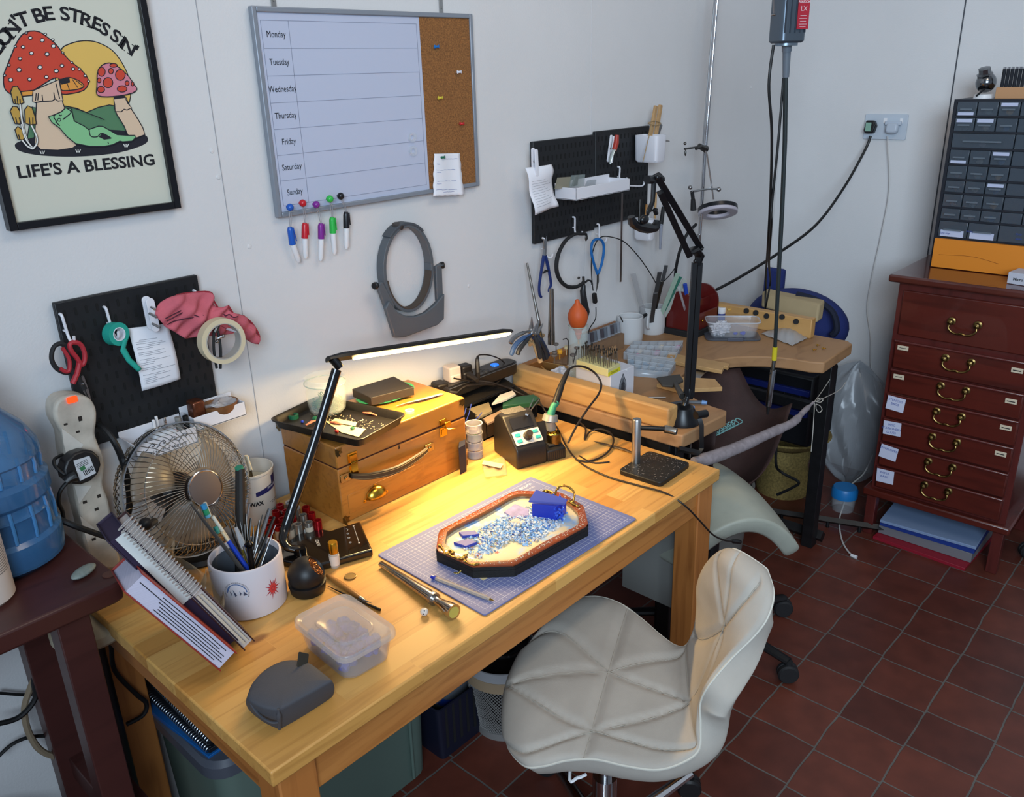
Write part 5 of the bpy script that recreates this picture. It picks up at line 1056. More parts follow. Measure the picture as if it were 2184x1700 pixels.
for(tx,ty,yy,fx_,fy_,lb,rr,mt_)in((497,1078,-.30,.0,.01,'thin dark needle tool, tallest at the left of the bunch in the white pot',(.0035,.0035,.003,.0012,.0008),DST),(476,1103,-.29,.01,.01,'black spearhead tool left of the bunch in the white pot',(.004,.0035,.003,.004,.0005),mat('spear_black','#211d1c',.45)),(488,1110,-.31,.01,0,'leaf-bladed modelling tool in the bunch in the white pot',(.004,.0035,.002,.0055,.0008),DST),(524,1095,-.30,0,0,'flat bronze-coloured modelling blade in the white pot',(.004,.0035,.0035,.003,.002),mat('bronze_tool','#6f5a4a',.35,.9)),(521,1118,-.31,-.005,.008,'second bronze-coloured blade close behind the ball-ended pin vice',(.004,.0035,.0035,.003,.003),mat('bronze_tool','#6f5a4a',.35,.9)),(512,1112,-.30,.005,.012,'dark triangular scraper in the white pot',(.0035,.003,.003,.005,.0006),DST),(553,1110,-.30,-.01,.005,'hooked wax carver with a silver ferrule, left of two in the white pot',(.0035,.0035,.0055,.004,.0012),STL),(568,1117,-.31,-.02,.0,'amber-handled carver with a cone ferrule in the white pot',(.004,.0045,.0055,.003,.001),AMB),(560,1098,-.295,-.015,.01,'amber-handled looped carver behind the cone ferrules in the white pot',(.004,.0045,.005,.002,.001),AMB),(575,1085,-.32,-.03,-.005,'spoon-ended spatula on the right of the white pot',(.0025,.002,.002,.005,.004),STL),(585,1102,-.325,-.035,-.01,'dark round-tipped spatula at the right rim of the white pot',(.0025,.0025,.0025,.0035,.003),DST),(541,1120,-.30,-.005,.0,'small angled scribe in the middle of the white pot',(.003,.003,.003,.0025,.0008),DST),(511,1070,-.29,.0,.02,'long wire-thin probe at the back of the white pot',(.002,.002,.0016,.0012,.0008),DST),(535,1105,-.29,-.01,.015,'brown wooden modelling stick at the back of the white pot',(.0035,.0035,.0035,.003,.002),mat('tool_wood','#9a6a34',.4))):
 inmug('modelling_tool',lb,'hand tool',(tx,ty),yy,[('shaft',0,.62,rr[:3],mt_,{}),('working_end',.60,1,(rr[2],)+rr[3:],DST if mt_ is not STL else STL,{'flat':.6})],(fx_,fy_))
inmug('tweezers','steel tweezers leaning on the right rim of the white pot','tweezers',(587,1120),-.37,[('arm',0,1,(.005,.006,.005,.003,.001),STL,{'flat':.35})],(-.04,-.03))
inmug('black_rasp','thick black round handle standing tall at the back of the white pot','file',(512,1000),-.27,[('handle',0,1,(.010,.010,.0095,.009,.0085),mat('rasp_black','#1a1715',.5),{})],(-.01,.02))
inmug('bent_probe','bent steel rod rising beside the thick black handle in the white pot','rod',(532,1075),-.27,[('rod',0,1,(.0022,),STL,{})],(-.03,.015))
O('cap_green',MB().cyl(at(509,996,y=-.27),at(512,1004,y=-.27),.0075),mat('cap_green','#2f7f62',.5),label='small green cap on the tall black handle',cat='cap')
# == BOOKS leaning on the brown table ==
def leanbook(lo,hi,wdt,th,lbl,cov,nm='book',cat='book',z=DZ,spine=True,pages='#c9c4c4',n_extra=None,rnd=0):
 """lo: pixel of the lower front end on the desk, hi: pixel of the upper front end on the table edge"""
 A_=at(*lo,z=z+wdt*.2);yd=Vector((.22,.95,-.2)).normalized();dr_=at(hi[0],hi[1],z=.9)-CAM;B_=CAM+dr_*((A_-CAM).dot(yd)/dr_.dot(yd));L_=(B_-A_).length;xd=(B_-A_).normalized();nd=xd.cross(yd);nd=nd if nd.z>0 else-nd
 Mx=Matrix((xd,yd,nd)).transposed().to_4x4();Mx.translation=A_
 o=T(nm,lbl,cat,tuple(A_));ct=.0022
 O('cover',MB(Mx).box(0,L_,0,wdt,0,ct).box(0,L_,0,wdt,th-ct,th).box(0,L_,wdt-ct,wdt,ct,th-ct),cov,o,bev=.0008)
 O('page_block',MB(Mx).box(.004,L_-.004,.003,wdt-ct,ct,th-ct),mat('pages_'+pages[1:],pages,.85,var=.12,vs=2,stretch=(1,1,900)),o)
 return o,Mx,L_
REDC=mat('red_cover','#8c2a22',.5);PUR=mat('purple_cover','#281a33',.45);MAR=mat('maroon_cover','#371a1c',.4)
b1,M1,L1=leanbook((470,1433),(262,1262),.12,.036,'thick notebook with a red cover edge, lowest of the leaning books',REDC,pages='#b9b6c8')
m=MB(M1)
for i in range(6):m.tube([(random.uniform(.004,.03),.0026,.007+.0042*i),(L1*.4,.0024,.0075+.0042*i+random.uniform(-.001,.001)),(L1*random.uniform(.7,.97),.0026,.007+.0042*i)],.0006,4,4)
O('page_gap',m,BLKM,b1)
def up(px,py,dz):return(px,py)
b2,M2,L2b=leanbook((478,1396),(228,1156),.12,.030,'dark purple hardback book leaning between the notebooks',PUR,pages='#2a1c36')
O('title_card',MB(M2).box(L2b*.42,L2b*.98,-.0012,.0,.010,.027),mat('card_white','#c5c8c6',.7),b2)
b3,M3,L3b=leanbook((522,1389),(262,1135),.085,.022,'spiral-bound sketchbook with maroon covers, topmost of the leaning books',MAR,'sketchbook','sketchbook',pages='#b7aca6')
m=MB(M3)
for i in range(26):
 x=L3b*.48+i*.0062;a=[(x+.0012*sin(t),-.0035+.0085*cos(t)*.6,.011+.0135*sin(t))for t in[2*pi*k/12 for k in range(12)]];m.tube(a,.0009,5,closed=True)
O('wire_binding',m,mat('white_wire','#c7c2bd',.25,.5),b3)
O('bent_page_edge',MB(M3).box(.01,L3b*.45,-.001,.002,.006,.010).box(.01,L3b*.44,-.0012,.002,.013,.016),mat('page_cream','#b9ac98',.85),b3)
def pb(u,v):
 p=at(350+125*v,1165+130*u+70*v-15*sin(v*9),z=DZ+.11-.10*u*(1-.1*v)-.02*v);p+=Vector((.01*sin(v*14+u*5),.012*sin(u*11+v*6),.008*sin(v*19-u*7)));p.z=max(p.z,DZ+.002);return p
O('plastic_bag',MB().grid(pb,24,30),mat('bag_film','#c9b592',.12,alpha=.30,spec=.9),solid=.0004,ang=20,label='crumpled clear plastic bag between the sketchbook and the white pot',cat='plastic bag')
# == CUTTING MAT ==
cmq=[at(806,1182,z=DZ+.003),at(1032,1313,z=DZ+.003),at(1358,1106,z=DZ+.003),at(1132,1016,z=DZ+.003)]
cen_=sum(cmq,Vector())/4;ex=(cmq[2]-cmq[1])+(cmq[3]-cmq[0]);ex.z=0;anm=math.atan2(ex.y,ex.x);Lx=ex.length/2;Ly=((cmq[0]-cmq[1])+(cmq[3]-cmq[2])).length/2
MX=Matrix.Translation((cen_.x,cen_.y,DZ))@Matrix.Rotation(anm,4,'Z')
mtt=T('cutting_mat','lavender-blue cutting mat with a white centimetre grid under the tray','cutting mat',tuple(cen_))
O('sheet',MB(MX).prism(rrect(Lx,Ly,.006,5),0,.003),mat('mat_blue','#67709f',.6,var=.05,vs=9),mtt,bev=.0008)
gx,gy=.422/2,.276/2;m=MB(MX);zz=.0031
def ln(x0,y0,x1,y1,w_):
 d=Vector((x1-x0,y1-y0));d.normalize();n_=Vector((-d.y,d.x))*w_/2;m.add([(x0-n_.x,y0-n_.y,zz),(x1-n_.x,y1-n_.y,zz),(x1+n_.x,y1+n_.y,zz),(x0+n_.x,y0+n_.y,zz)],[(0,1,2,3)])
nx,ny=42,28
for i in range(nx+1):x=-gx+2*gx*i/nx;ln(x,-gy,x,gy,.0011 if i%5==0 else .0006)
for j in range(ny+1):y=-gy+2*gy*j/ny;ln(-gx,y,gx,y,.0011 if j%5==0 else .0006)
for i in range(nx+1):x=-gx+2*gx*i/nx;ln(x,-gy-.006,x,-gy-.003,.0014)
for j in range(ny+1):y=-gy+2*gy*j/ny;ln(-gx-.006,y,-gx-.003,y,.0014)
O('grid_print',m,mat('mat_print','#b9bccd',.7),mtt,smooth=False)
O('title_block',MB(MX).box(gx-.115,gx-.003,gy-.047,gy-.002,.003,.0033),mat('mat_blue_plain','#67709f',.6),mtt)
t=MB();put_text(t,'@ blue acorn',.017,MX@Matrix.Translation((gx-.06,gy-.012,.0035)),bold=.0002);put_text(t,'A3 CUTTING MAT',.0085,MX@Matrix.Translation((gx-.052,gy-.028,.0035)));put_text(t,'cutting mat',.007,MX@Matrix.Translation((gx-.045,gy-.040,.0035)))
O('lettering',t,mat('mat_print','#b9bccd',.7),mtt,smooth=False)
# == OCTAGONAL TRAY ==
oct_px=[(932,1178),(1012,1206),(1098,1203),(1243,1127),(1253,1098),(1238,1080),(1188,1046),(1095,1045),(938,1130)]
tzt=DZ+.030
op=[at(a,b,z=tzt)for a,b in((930,1172),(1008,1207),(1097,1204),(1255,1118),(1245,1078),(1196,1049),(1098,1045),(936,1131))]
oc_=sum(op,Vector())/8
ot=T('serving_tray','octagonal wooden serving tray with brass handles, covered in blue and white wax dust','tray',(oc_.x,oc_.y,DZ+.003))
def sc8(k,z):return[Vector((oc_.x+(p.x-oc_.x)*k,oc_.y+(p.y-oc_.y)*k,z))for p in op]
def inner8(k,z,n_=40):
 P=smooth_pts(sc8(k,z),5,True);return P
fsm=MB().prism([(p.x,p.y)for p in sc8(1.0,0)],DZ+.0035,DZ+.019);_q=sc8(1.0,DZ+.018);_w=sc8(1.0,tzt-.0035)
fsm.add([tuple(p)for p in _q]+[tuple(p)for p in _w],[(i,(i+1)%8,8+(i+1)%8,8+i)for i in range(8)])
O('frame_side',fsm,mat('tray_black_edge','#15130f',.6,bump=.3,bs=400),ot)
outP=smooth_pts(sc8(1.0,tzt),1,True);
N_=80
def ring_pts(poly,n_):
 P=[Vector((p.x-oc_.x,p.y-oc_.y))for p in poly];out=[]
 for i in range(n_):
  a=2*pi*i/n_;d=Vector((cos(a),sin(a)));best=1e9
  for j in range(len(P)):
   p,q=P[j],P[(j+1)%len(P)];e=q-p;den=d.x*e.y-d.y*e.x
   if abs(den)<1e-9:continue
   t=(p.x*e.y-p.y*e.x)/den;s_=(p.x*d.y-p.y*d.x)/den
   if t>0 and-.001<=s_<=1.001:best=min(best,t)
  out.append(Vector((oc_.x+d.x*best,oc_.y+d.y*best)))
 return out
ro=ring_pts(op,N_);ov=[Vector((oc_.x+(p.x-oc_.x)*.86,oc_.y+(p.y-oc_.y)*.86,0))for p in op];ri_=ring_pts(smooth_pts(ov,6,True),N_)
ri=[]
for a,b in zip(ro,ri_):d=(a-Vector((oc_.x,oc_.y)));w_=.0165;ri.append(b if(a-b).length>w_ else a-d.normalized()*w_)
m=MB();vs=[(p.x,p.y,tzt-.004)for p in ro]+[(p.x,p.y,tzt-.001)for p in ro]+[(p.x+(q.x-p.x)*.12,p.y+(q.y-p.y)*.12,tzt)for p,q in zip(ro,ri)]+[(q.x,q.y,tzt)for q in ri]+[(q.x,q.y,tzt-.012)for q in ri]
fs=[(k*N_+i,k*N_+(i+1)%N_,(k+1)*N_+(i+1)%N_,(k+1)*N_+i)for k in range(4)for i in range(N_)]
O('rail',m.add(vs,fs),mat('tray_mahogany','#8a3f16',.3,var=.25,vs=25,coat=.4),ot)
def bedz(x,y):return DZ+.0195
m=MB();m.add([(q.x,q.y,DZ+.0195)for q in ri]+[(q.x,q.y,tzt-.006)for q in ri],[tuple(range(N_))]+[(i,(i+1)%N_,N_+(i+1)%N_,N_+i)for i in range(N_)])
def bed_mat():
 m=bpy.data.materials.new('cream_floral_bed');m.use_nodes=True;nt=m.node_tree;N=nt.nodes.new;L=nt.links.new;b=nt.nodes['Principled BSDF'];tc=N('ShaderNodeTexCoord')
 n1=N('ShaderNodeTexNoise');n1.inputs['Scale'].default_value=28;n1.inputs['Detail'].default_value=6;L(tc.outputs['Object'],n1.inputs[0])
 r1=N('ShaderNodeMapRange');r1.inputs[1].default_value=.50;r1.inputs[2].default_value=.62;L(n1.outputs[0],r1.inputs[0]);mx=N('ShaderNodeMix');mx.data_type='RGBA';mx.inputs[6].default_value=srgb('#d0c4a2');mx.inputs[7].default_value=srgb('#8db4dc');L(r1.outputs[0],mx.inputs[0])
 L(mx.outputs[2],b.inputs['Base Color']);b.inputs['Roughness'].default_value=.6;return m
O('bed',m,bed_mat(),ot)
dustR=MB()
for _ in range(520):
 i=random.randrange(N_);t=random.random();p=ro[i].lerp(ri[i],random.uniform(.15,.95));q=ro[(i+1)%N_].lerp(ri[(i+1)%N_],random.uniform(.15,.95));p=p.lerp(q,random.random());s_=random.uniform(.0003,.0009);dustR.cb((p.x,p.y,tzt+s_/2),(s_*1.6,s_*1.6,s_))
O('rail_dust',dustR,mat('dust_white','#c9c3b4',.9),smooth=False,label='white wax dust on the tray rail',cat='wax dust',kind='stuff')
heap={'#c9cfd6':MB(),'#8fb7e0':MB(),'#4d82c9':MB(),'#2f3f9f':MB()}
ks=list(heap)
dX=(op[3]-op[1]);dX.z=0;
def ip(u,v):
 a=Vector((cos(anm),sin(anm),0));b=Vector((-sin(anm),cos(anm),0));return Vector((oc_.x,oc_.y,DZ+.0197))+a*u*.125+b*v*.070
for _ in range(2600):
 u,v=random.gauss(.08,.5),random.gauss(.02,.55)
 if abs(u)>.98 or abs(v)>.85 or u*u*.8+v*v>1.0 or(u<-.25 and v<-.35):continue
 k=random.choices(range(4),[6,5,1.4 if v<0 else .6,.5])[0];p=ip(u,v);h_=.0075*math.exp(-(u*u*3+v*v*2.5));s_=random.uniform(.0014,.0044);mb=heap[ks[k]]
 mb.M=Matrix.Translation(p+Vector((0,0,random.uniform(0,h_)+.0006)))@Euler((random.uniform(-1,1),random.uniform(-1,1),random.uniform(0,6))).to_matrix().to_4x4()
 mb.add([(-s_,-s_*.5,0),(0,-s_*.6,s_*.5),(s_,-s_*.3,0),(s_*.9,s_*.4,.0002),(0,s_*.5,s_*.4),(-s_*.8,s_*.5,0)],[(0,1,4,5),(1,2,3,4)])
allm=MB();
for i,kx in enumerate(ks):
 b=len(allm.v);allm.v+=heap[kx].v;allm.f+=[tuple(x+b for x in f)for f in heap[kx].f];allm.mi+=[i]*len(heap[kx].f)
O('wax_shavings',allm,[mat('shave_%d'%i,kx,.6)for i,kx in enumerate(ks)],solid=.0004,smooth=False,label='blue and white wax shavings heaped on the octagonal tray',cat='wax shavings',kind='stuff')
fm=MB()
for(px,py,r_)in((1018,1183,.008),(1005,1169,.007),(1030,1150,.007),(1045,1166,.006),(1022,1160,.005),(1060,1178,.006)):
 p=at(px,py,z=DZ+.0198);fm.on(Matrix.Translation(p)@Matrix.Rotation(random.random()*6,4,'Z')).add([((r_ if i%2==0 else r_*.42)*cos(pi*i/5),(r_ if i%2==0 else r_*.42)*sin(pi*i/5),0)for i in range(10)],[tuple(range(10))])
O('flower_print',fm,mat('flower_coral','#c95f52',.6),ot,smooth=False)
def scroll(P,mb,r):mb.tube(P,r,8,6)
HB=mat('cast_brass','#8f7842',.35,1,bump=.5,bs=500)
def tpz(px,py,dz):return at(px,py,z=tzt+dz)
h=MB();scroll([tpz(1158,1049,.002),tpz(1165,1046,.003),tpz(1178,1050,.004),tpz(1184,1057,.006),tpz(1186,1047,.016),tpz(1192,1039,.022),tpz(1203,1036,.026),tpz(1216,1041,.024),tpz(1225,1052,.016),tpz(1223,1068,.008),tpz(1218,1073,.004),tpz(1232,1079,.002)],h,.0021)
for q in((1165,1048),(1178,1053),(1222,1072),(1232,1079),(1215,1069)):h.sph(tpz(*q,.002),(.004,.004,.0025),10,6)
for q in((1190,1042),(1203,1036),(1216,1041)):h.sph(tpz(q[0],q[1],.023),.003,8,6)
O('handle',h,HB,ot)
h=MB();P=[tpz(a,b,.002)for a,b in((938,1163),(944,1170),(950,1180),(958,1182),(966,1178),(960,1174),(955,1180),(966,1188),(978,1191),(990,1190),(994,1184),(988,1187),(992,1196),(1002,1203),(1012,1204),(1022,1202))];scroll(P,h,.0019)
for q in P[::2]:h.sph(q,(.0042,.0038,.0022),10,6)
O('handle',h,HB,ot)
O('handle_drop',MB().tube([tpz(975,1197,-.012),tpz(985,1212,-.02),tpz(978,1222,-.026),tpz(968,1222,-.027)],.0016,6,5),HB,ot)
BW1=mat('blue_wax_block','#2338b0',.3,sub=.2);BWF=mat('blue_wax_flat','#2f3c9c',.5,var=.1)
def block(q,z0,h_,lbl,mt_=BW1,bev=.0008,name='wax_block'):
 P=[at(a,b,z=z0+h_)for a,b in q];return O(name,MB().prism([(p.x,p.y)for p in P],z0,z0+h_),mt_,label=lbl,cat='wax block',bev=bev)
bz0=DZ+.0197
block([(967,1156),(993,1165),(1018,1156),(1000,1149)],bz0,.006,'flat blue wax tile, lower of two at the left end of the tray',BWF)
block([(978,1134),(987,1143),(1022,1139),(1011,1131)],bz0,.006,'flat blue wax tile, upper of two at the left end of the tray',BWF)
block([(1075,1091),(1098,1074),(1128,1086),(1128,1099),(1100,1108)],bz0,.005,'large dusty blue wax slab in the middle of the tray',mat('dusty_blue_wax','#8581b4',.6,var=.25,vs=60))
block([(1085,1112),(1105,1122),(1122,1112),(1103,1104)],bz0,.008,'pale wax slab with dark edges in the centre of the tray',mat('pale_slab','#b3aba6',.7,var=.3,vs=80))
block([(1160,1103),(1168,1108),(1176,1104),(1168,1100)],bz0,.004,'small blue wax chip in front of the big blocks',BWF)
block([(1062,1141),(1070,1145),(1078,1141),(1070,1137)],bz0,.004,'small pale blue wax chip near the tray centre',mat('chip_light','#7fa3d8',.5))
P=[at(1134,1074,z=bz0+.033),at(1186,1081,z=bz0+.033),at(1208,1066,z=bz0+.033),at(1160,1058,z=bz0+.033)]
m=MB().prism([(p.x,p.y)for p in P],bz0+.001,bz0+.033);o=O('wax_block',m,BW1,label='thick royal-blue wax block standing at the right end of the tray',cat='wax block',bev=.001)
Q=[at(a,b,z=z_)for a,b,z_ in((1127,1072,bz0+.036),(1205,1077,bz0+.034),(1210,1068,bz0+.046),(1143,1048,bz0+.050))]
m=MB();d_=Vector((.0,.0,.004));m.add([tuple(p)for p in Q]+[tuple(p+d_)for p in Q],[(3,2,1,0),(4,5,6,7),(0,1,5,4),(1,2,6,5),(2,3,7,6),(3,0,4,7)])
O('wax_plate',m,mat('blue_wax_frosty','#4c56a6',.6),label='frosty blue wax plate leaning on top of the thick wax block',cat='wax block',bev=.0006)
m=MB()
for _ in range(150):a=at(1183+random.uniform(-3,16),1072+random.uniform(-7,26),z=bz0+.018);a+=Vector((random.uniform(-.004,.004),random.uniform(-.004,.004),random.uniform(-.015,.012)));a.z=max(a.z,bz0+.002);m.ico(a,random.uniform(.0012,.0028),.3)
O('wax_crumble',m,mat('bright_blue_wax','#2f55d0',.3),label='bright blue crumbled wax on the end face of the thick block',cat='wax crumbs',kind='stuff')
mdl=T('ring_mandrel','tapered steel ring mandrel with a cream end disc, along the left edge of the mat','ring mandrel',tuple(at(900,1250,z=DZ)))
A_,B_,C_=at(813,1203,z=DZ+.007),at(925,1277,z=DZ+.013),at(968,1306,z=DZ+.015)
O('cone',MB().tube([A_,B_],[.006,.0115],24),mat('steel_bright','#b5b0a6',.15,1),mdl)
m=MB();ax=(B_-A_).normalized();sd_=Vector((0,0,1)).cross(ax);sd_=sd_ if sd_.dot(Vector((-1,-1,0)))>0 else-sd_
for i in range(36):
 t=i/36;r_=.0061+.0055*t;c_=A_.lerp(B_,t);n1=(Vector((0,0,.55))+sd_*.85).normalized();n2=(Vector((0,0,.25))+sd_).normalized();m.cyl(c_+n1*(r_-.0001),c_+n2*(r_+.0001),.00045,n=4)
O('size_marks',m,DST,mdl)
O('collar',MB().tube([B_.lerp(C_,-.05),B_.lerp(C_,.06)],.0122,24),STL,mdl)
O('handle',MB().tube([B_,B_.lerp(C_,.18),B_.lerp(C_,.45),B_.lerp(C_,.8),C_],[.0085,.0075,.0095,.0135,.0145],24),mat('steel_bright','#b5b0a6',.15,1),mdl)
O('end_disc',MB().cyl(C_,C_+(C_-B_).normalized()*.0008,.0105,n=24),mat('end_olive','#b0a24c',.7),mdl)
pn=T('ballpoint_pen','clear blue ballpoint pen lying on the cutting mat','pen',tuple(at(990,1255,z=DZ+.003)))
A_,B_=at(926,1232,z=DZ+.0075),at(1053,1281,z=DZ+.0065)
O('barrel',MB().tube([A_,A_.lerp(B_,.86),B_.lerp(A_,.06)],[.0038,.0038,.0028],8),mat('clear_barrel','#c7b9a8',.1,alpha=.6),pn);O('end_plug',MB().cyl(A_,A_+(A_-B_).normalized()*.006,.004,n=10).cyl(A_,A_.lerp(B_,.03),.0041,n=8),mat('pen_blue','#2331a0',.3),pn)
O('refill',MB().cyl(A_.lerp(B_,.02),A_.lerp(B_,.9),.0014,n=6),mat('refill_blue','#262c70',.4),pn);O('tip',MB().tube([A_.lerp(B_,.93),B_],[.0024,.0006],8),BRS,pn)
p=at(905,1306,z=DZ+.006);di=T('dice','small white many-sided die with dark pips on the desk by the mandrel','dice',(p.x,p.y,DZ));m=MB(Matrix.Translation((p.x,p.y,DZ+.007)));m.ico((0,0,0),.0075,.04);O('body',m,mat('die_white','#cfc8bf',.4),di,smooth=False)
m=MB()
for(dx_,dz_)in((-.0,.0075),(-.004,.002),(.002,.001),(-.001,-.003),(.004,.004)):m.sph((p.x-.003+dx_,p.y-.0055-abs(dz_-.002)*-.3,DZ+.007+dz_*.7),.0012,8,6)
O('pips',m,INK,di)
O('paper_scrap',MB().prism([tuple(at(a,b,z=DZ+.0035)[:2])for a,b in((1022,1232),(1032,1228),(1040,1233),(1030,1238))],DZ+.0031,DZ+.0036),mat('cream_card','#cdbd8f',.85),label='tiny cream scrap on the mat in front of the tray',cat='scrap')
# == SOLDERING STATION ==
ss=T('soldering_station','black soldering station with a white and teal button panel','soldering station',(1.4,-.33,DZ))
SB=mat('station_black','#1e1b19',.4,var=.2,vs=200)
a_=at(1103,1003,z=DZ);b_=at(1180,993,z=DZ);c_=at(1225,972,z=DZ)
fd=(c_-a_);fd.z=0;wS=.098;fd=fd.normalized();bd=Vector((-fd.y,fd.x,0));bd=bd if bd.y>0 else-bd
MS=Matrix((fd,bd,Vector((0,0,1)))).transposed().to_4x4();MS.translation=(a_.x,a_.y,DZ)
def extr(mb,prof,x0,x1):
 n=len(prof);mb.add([(x0,p[0],p[1])for p in prof]+[(x1,p[0],p[1])for p in prof],[tuple(range(n)),tuple(range(2*n-1,n-1,-1))]+[(i,n+i,n+(i+1)%n,(i+1)%n)for i in range(n)]);return mb
O('housing',extr(MB(MS),[(0,0),(.125,0),(.125,.05),(.118,.095),(.095,.112),(.072,.112),(.004,.052),(0,.045)],0,.082),SB,ss,bev=.004,seg=3)
O('side_holder',extr(MB(MS),[(.0,0),(.125,0),(.125,.04),(.10,.065),(.05,.045),(.0,.028)],.083,.135),SB,ss,bev=.003)
sl=Vector((0,.072-.004,.112-.052)).normalized();MPn=MS@Matrix.Translation((.041,.006,.0545))@Matrix(((1,0,0),(0,sl.y,-sl.z),(0,sl.z,sl.y))).to_4x4()
O('button_panel',MB(MPn).prism(rrect(.072,.036,.002,3,0,.022),.001,.0024),mat('panel_white','#c9c2b6',.5),ss)
for(x,y)in((-.024,.030),(-.024,.014),(.024,.031),(.026,.015)):O('button',MB(MPn).prism(rrect(.014,.0085,.002,3,x,y),.002,.0042),mat('teal_button','#2f9c9c',.4),ss,bev=.0005)
kb=O('dial',MB(MPn@Matrix.Translation((0,.022,.002))).lathe([(.0115,0),(.0115,.004),(.0095,.006),(.0088,.018),(.0078,.020),(0,.020)],14),mat('dial_dark','#2e2622',.3),ss)
t=MB();put_text(t,'Power',.004,MPn@Matrix.Translation((0,.0075,.0026)));O('lettering',t,INK,ss,smooth=False)
O('display',MB(MPn).prism(rrect(.058,.030,.002,3,0,.062),.0008,.0016),mat('display_dark','#17171c',.25),ss)
O('tip_tray',MB(MS).box(.012,.07,.078,.112,.111,.1125),mat('tray_grey','#54514d',.6,var=.4,vs=300),ss)
O('vent_slots',(lambda m:[m.box(.088+.0056*i,.090+.0056*i,-.0006,.001,.006,.024)for i in range(8)]and m)(MB(MS)),BLKM,ss,smooth=False)
O('sponge_well',MB(MS).box(.094,.126,.012,.042,.034,.0375),mat('well_dark','#33302c',.8,var=.4,vs=200),ss)
cw_=at(1181,927,z=DZ+.055);O('cleaner_cup',MB(Matrix.Translation(cw_)).lathe([(.018,-.02),(.018,.004),(.0165,.006),(.0155,.003)],28,cap=False),ABR,ss)
m=MB()
for _ in range(60):
 a=random.uniform(0,6.28);r_=.0135*math.sqrt(random.random());m.tube([cw_+Vector((r_*cos(a+k*.5)+random.gauss(0,.0012),r_*sin(a+k*.5)+random.gauss(0,.0012),.003+random.gauss(0,.0015)))for k in range(5)],.0005,4,cap=False)
O('brass_wool',m,BRS,ss)
ih=at(1175,900,z=DZ+.085)
O('holder_funnel',MB().tube([at(1173,897,y=ih.y),at(1175,884,y=ih.y)],[.020,.017],20).cyl(at(1176,915,y=ih.y),at(1173,897,y=ih.y),.012),mat('grey_metal_plastic','#8e8d88',.4,.3),ss)
ir=T('soldering_iron','soldering iron with a green grip resting upright in the station holder','soldering iron',tuple(ih))
GR=mat('iron_green','#2f7d5f',.55);IB=mat('iron_black','#1b1714',.45);yi=ih.y
O('grip',MB().tube([at(1173,893,y=yi),at(1176,880,y=yi),at(1180,868,y=yi),at(1187,858,y=yi)],[.009,.0095,.008,.0085],16),GR,ir)
O('handle',MB().tube([at(1184,862,y=yi),at(1194,832,y=yi+.01),at(1199,818,y=yi+.012),at(1208,798,y=yi+.018),at(1213,788,y=yi+.02)],[.0085,.0085,.007,.006,.004],14),IB,ir)
O('flex',MB().tube([at(1213,788,y=yi+.02),at(1228,781,y=yi+.03),at(1250,784,y=yi+.03),at(1270,797,y=yi+.02),at(1282,818,y=yi),at(1277,840,y=yi-.02),at(1255,870,y=yi-.04),at(1232,905,y=yi-.05),at(1216,935,y=yi-.06),at(1212,945,y=yi-.06)],.0028,8,8),mat('flex_brown','#1f1814',.5),ir)
tws=T('tweezers','fine steel tweezers propped in the tip tray of the soldering station','tweezers',tuple(at(1125,885,z=DZ+.11)))
O('arm',MB().tube([at(1122,884,z=DZ+.114),at(1130,868,y=-.25),at(1139,848,y=-.24)],[.0022,.0018,.0008],6),STL,tws);O('arm',MB().tube([at(1125,885,z=DZ+.114),at(1138,867,y=-.25),at(1151,850,y=-.24)],[.0022,.0018,.0008],6),STL,tws)
DB=mat('flex_brown','#1f1814',.5)
cable('cable',[(1148,853,'y',-.22),(1165,880,'y',-.26),(1190,915,'y',-.30),(1207,950,'z',DZ+.03),(1225,975,'z',DZ+.004),(1250,995,'z',DZ+.003),(1300,1018,'z',DZ+.003),(1360,1035,'z',DZ+.003),(1420,1052,'z',DZ+.003),(1460,1078,'y',-.735),(1490,1108,'y',-.745),(1520,1140,'y',-.75),(1545,1152,'y',-.75),(1562,1154,'y',-.75)],.0022,'long thin black cable crossing the desk and hanging off its right end',DB)
O('cable_plug',MB().tube([at(1561,1154,y=-.75),at(1564,1154,y=-.75),at(1578,1156,y=-.75)],[.003,.006,.0055],8),BLK,label='small black plug dangling in front of the saddle stool',cat='plug')
cable('cable',[(1228,980,'z',DZ+.003),(1255,984,'z',DZ+.003),(1290,970,'z',DZ+.004),(1308,945,'z',DZ+.006),(1303,925,'z',DZ+.01),(1280,915,'z',DZ+.012),(1258,921,'z',DZ+.006),(1247,937,'z',DZ+.004),(1249,915,'z',DZ+.006),(1235,900,'z',DZ+.004)],.0024,'looped black iron cable on the desk right of the soldering station',DB)
cable('cable',[(1235,972,'z',DZ+.002),(1265,987,'z',DZ+.002),(1300,985,'z',DZ+.002)],.0018,'short dark cable end behind the long cable',DB)
O('flat_file',MB().tube([at(1266,941,z=DZ+.003),at(1285,946,z=DZ+.003),at(1330,958,z=DZ+.004),at(1350,966,z=DZ+.004),at(1400,985,z=DZ+.004)],[.001,.0045,.0055,.003,.002],8,flat=.4),mat('file_steel','#6d5c48',.45,.8),label='small steel needle file lying behind the post stand',cat='file')
psd=T('work_stand','speckled black stand with a silver post and a horizontal chuck','stand',tuple(at(1390,1000,z=DZ)))
q=[at(1318,1000,z=DZ+.012),at(1410,1032,z=DZ+.012),at(1472,985,z=DZ+.012),at(1385,962,z=DZ+.012)];sc_=sum(q,Vector())/4;ex=(q[2]-q[1]+q[3]-q[0]);an_=math.atan2(ex.y,ex.x);MSd=Matrix.Translation((sc_.x,sc_.y,DZ))@Matrix.Rotation(an_,4,'Z')
wX_=ex.length/2;wY_=((q[0]-q[1])+(q[3]-q[2])).length/2
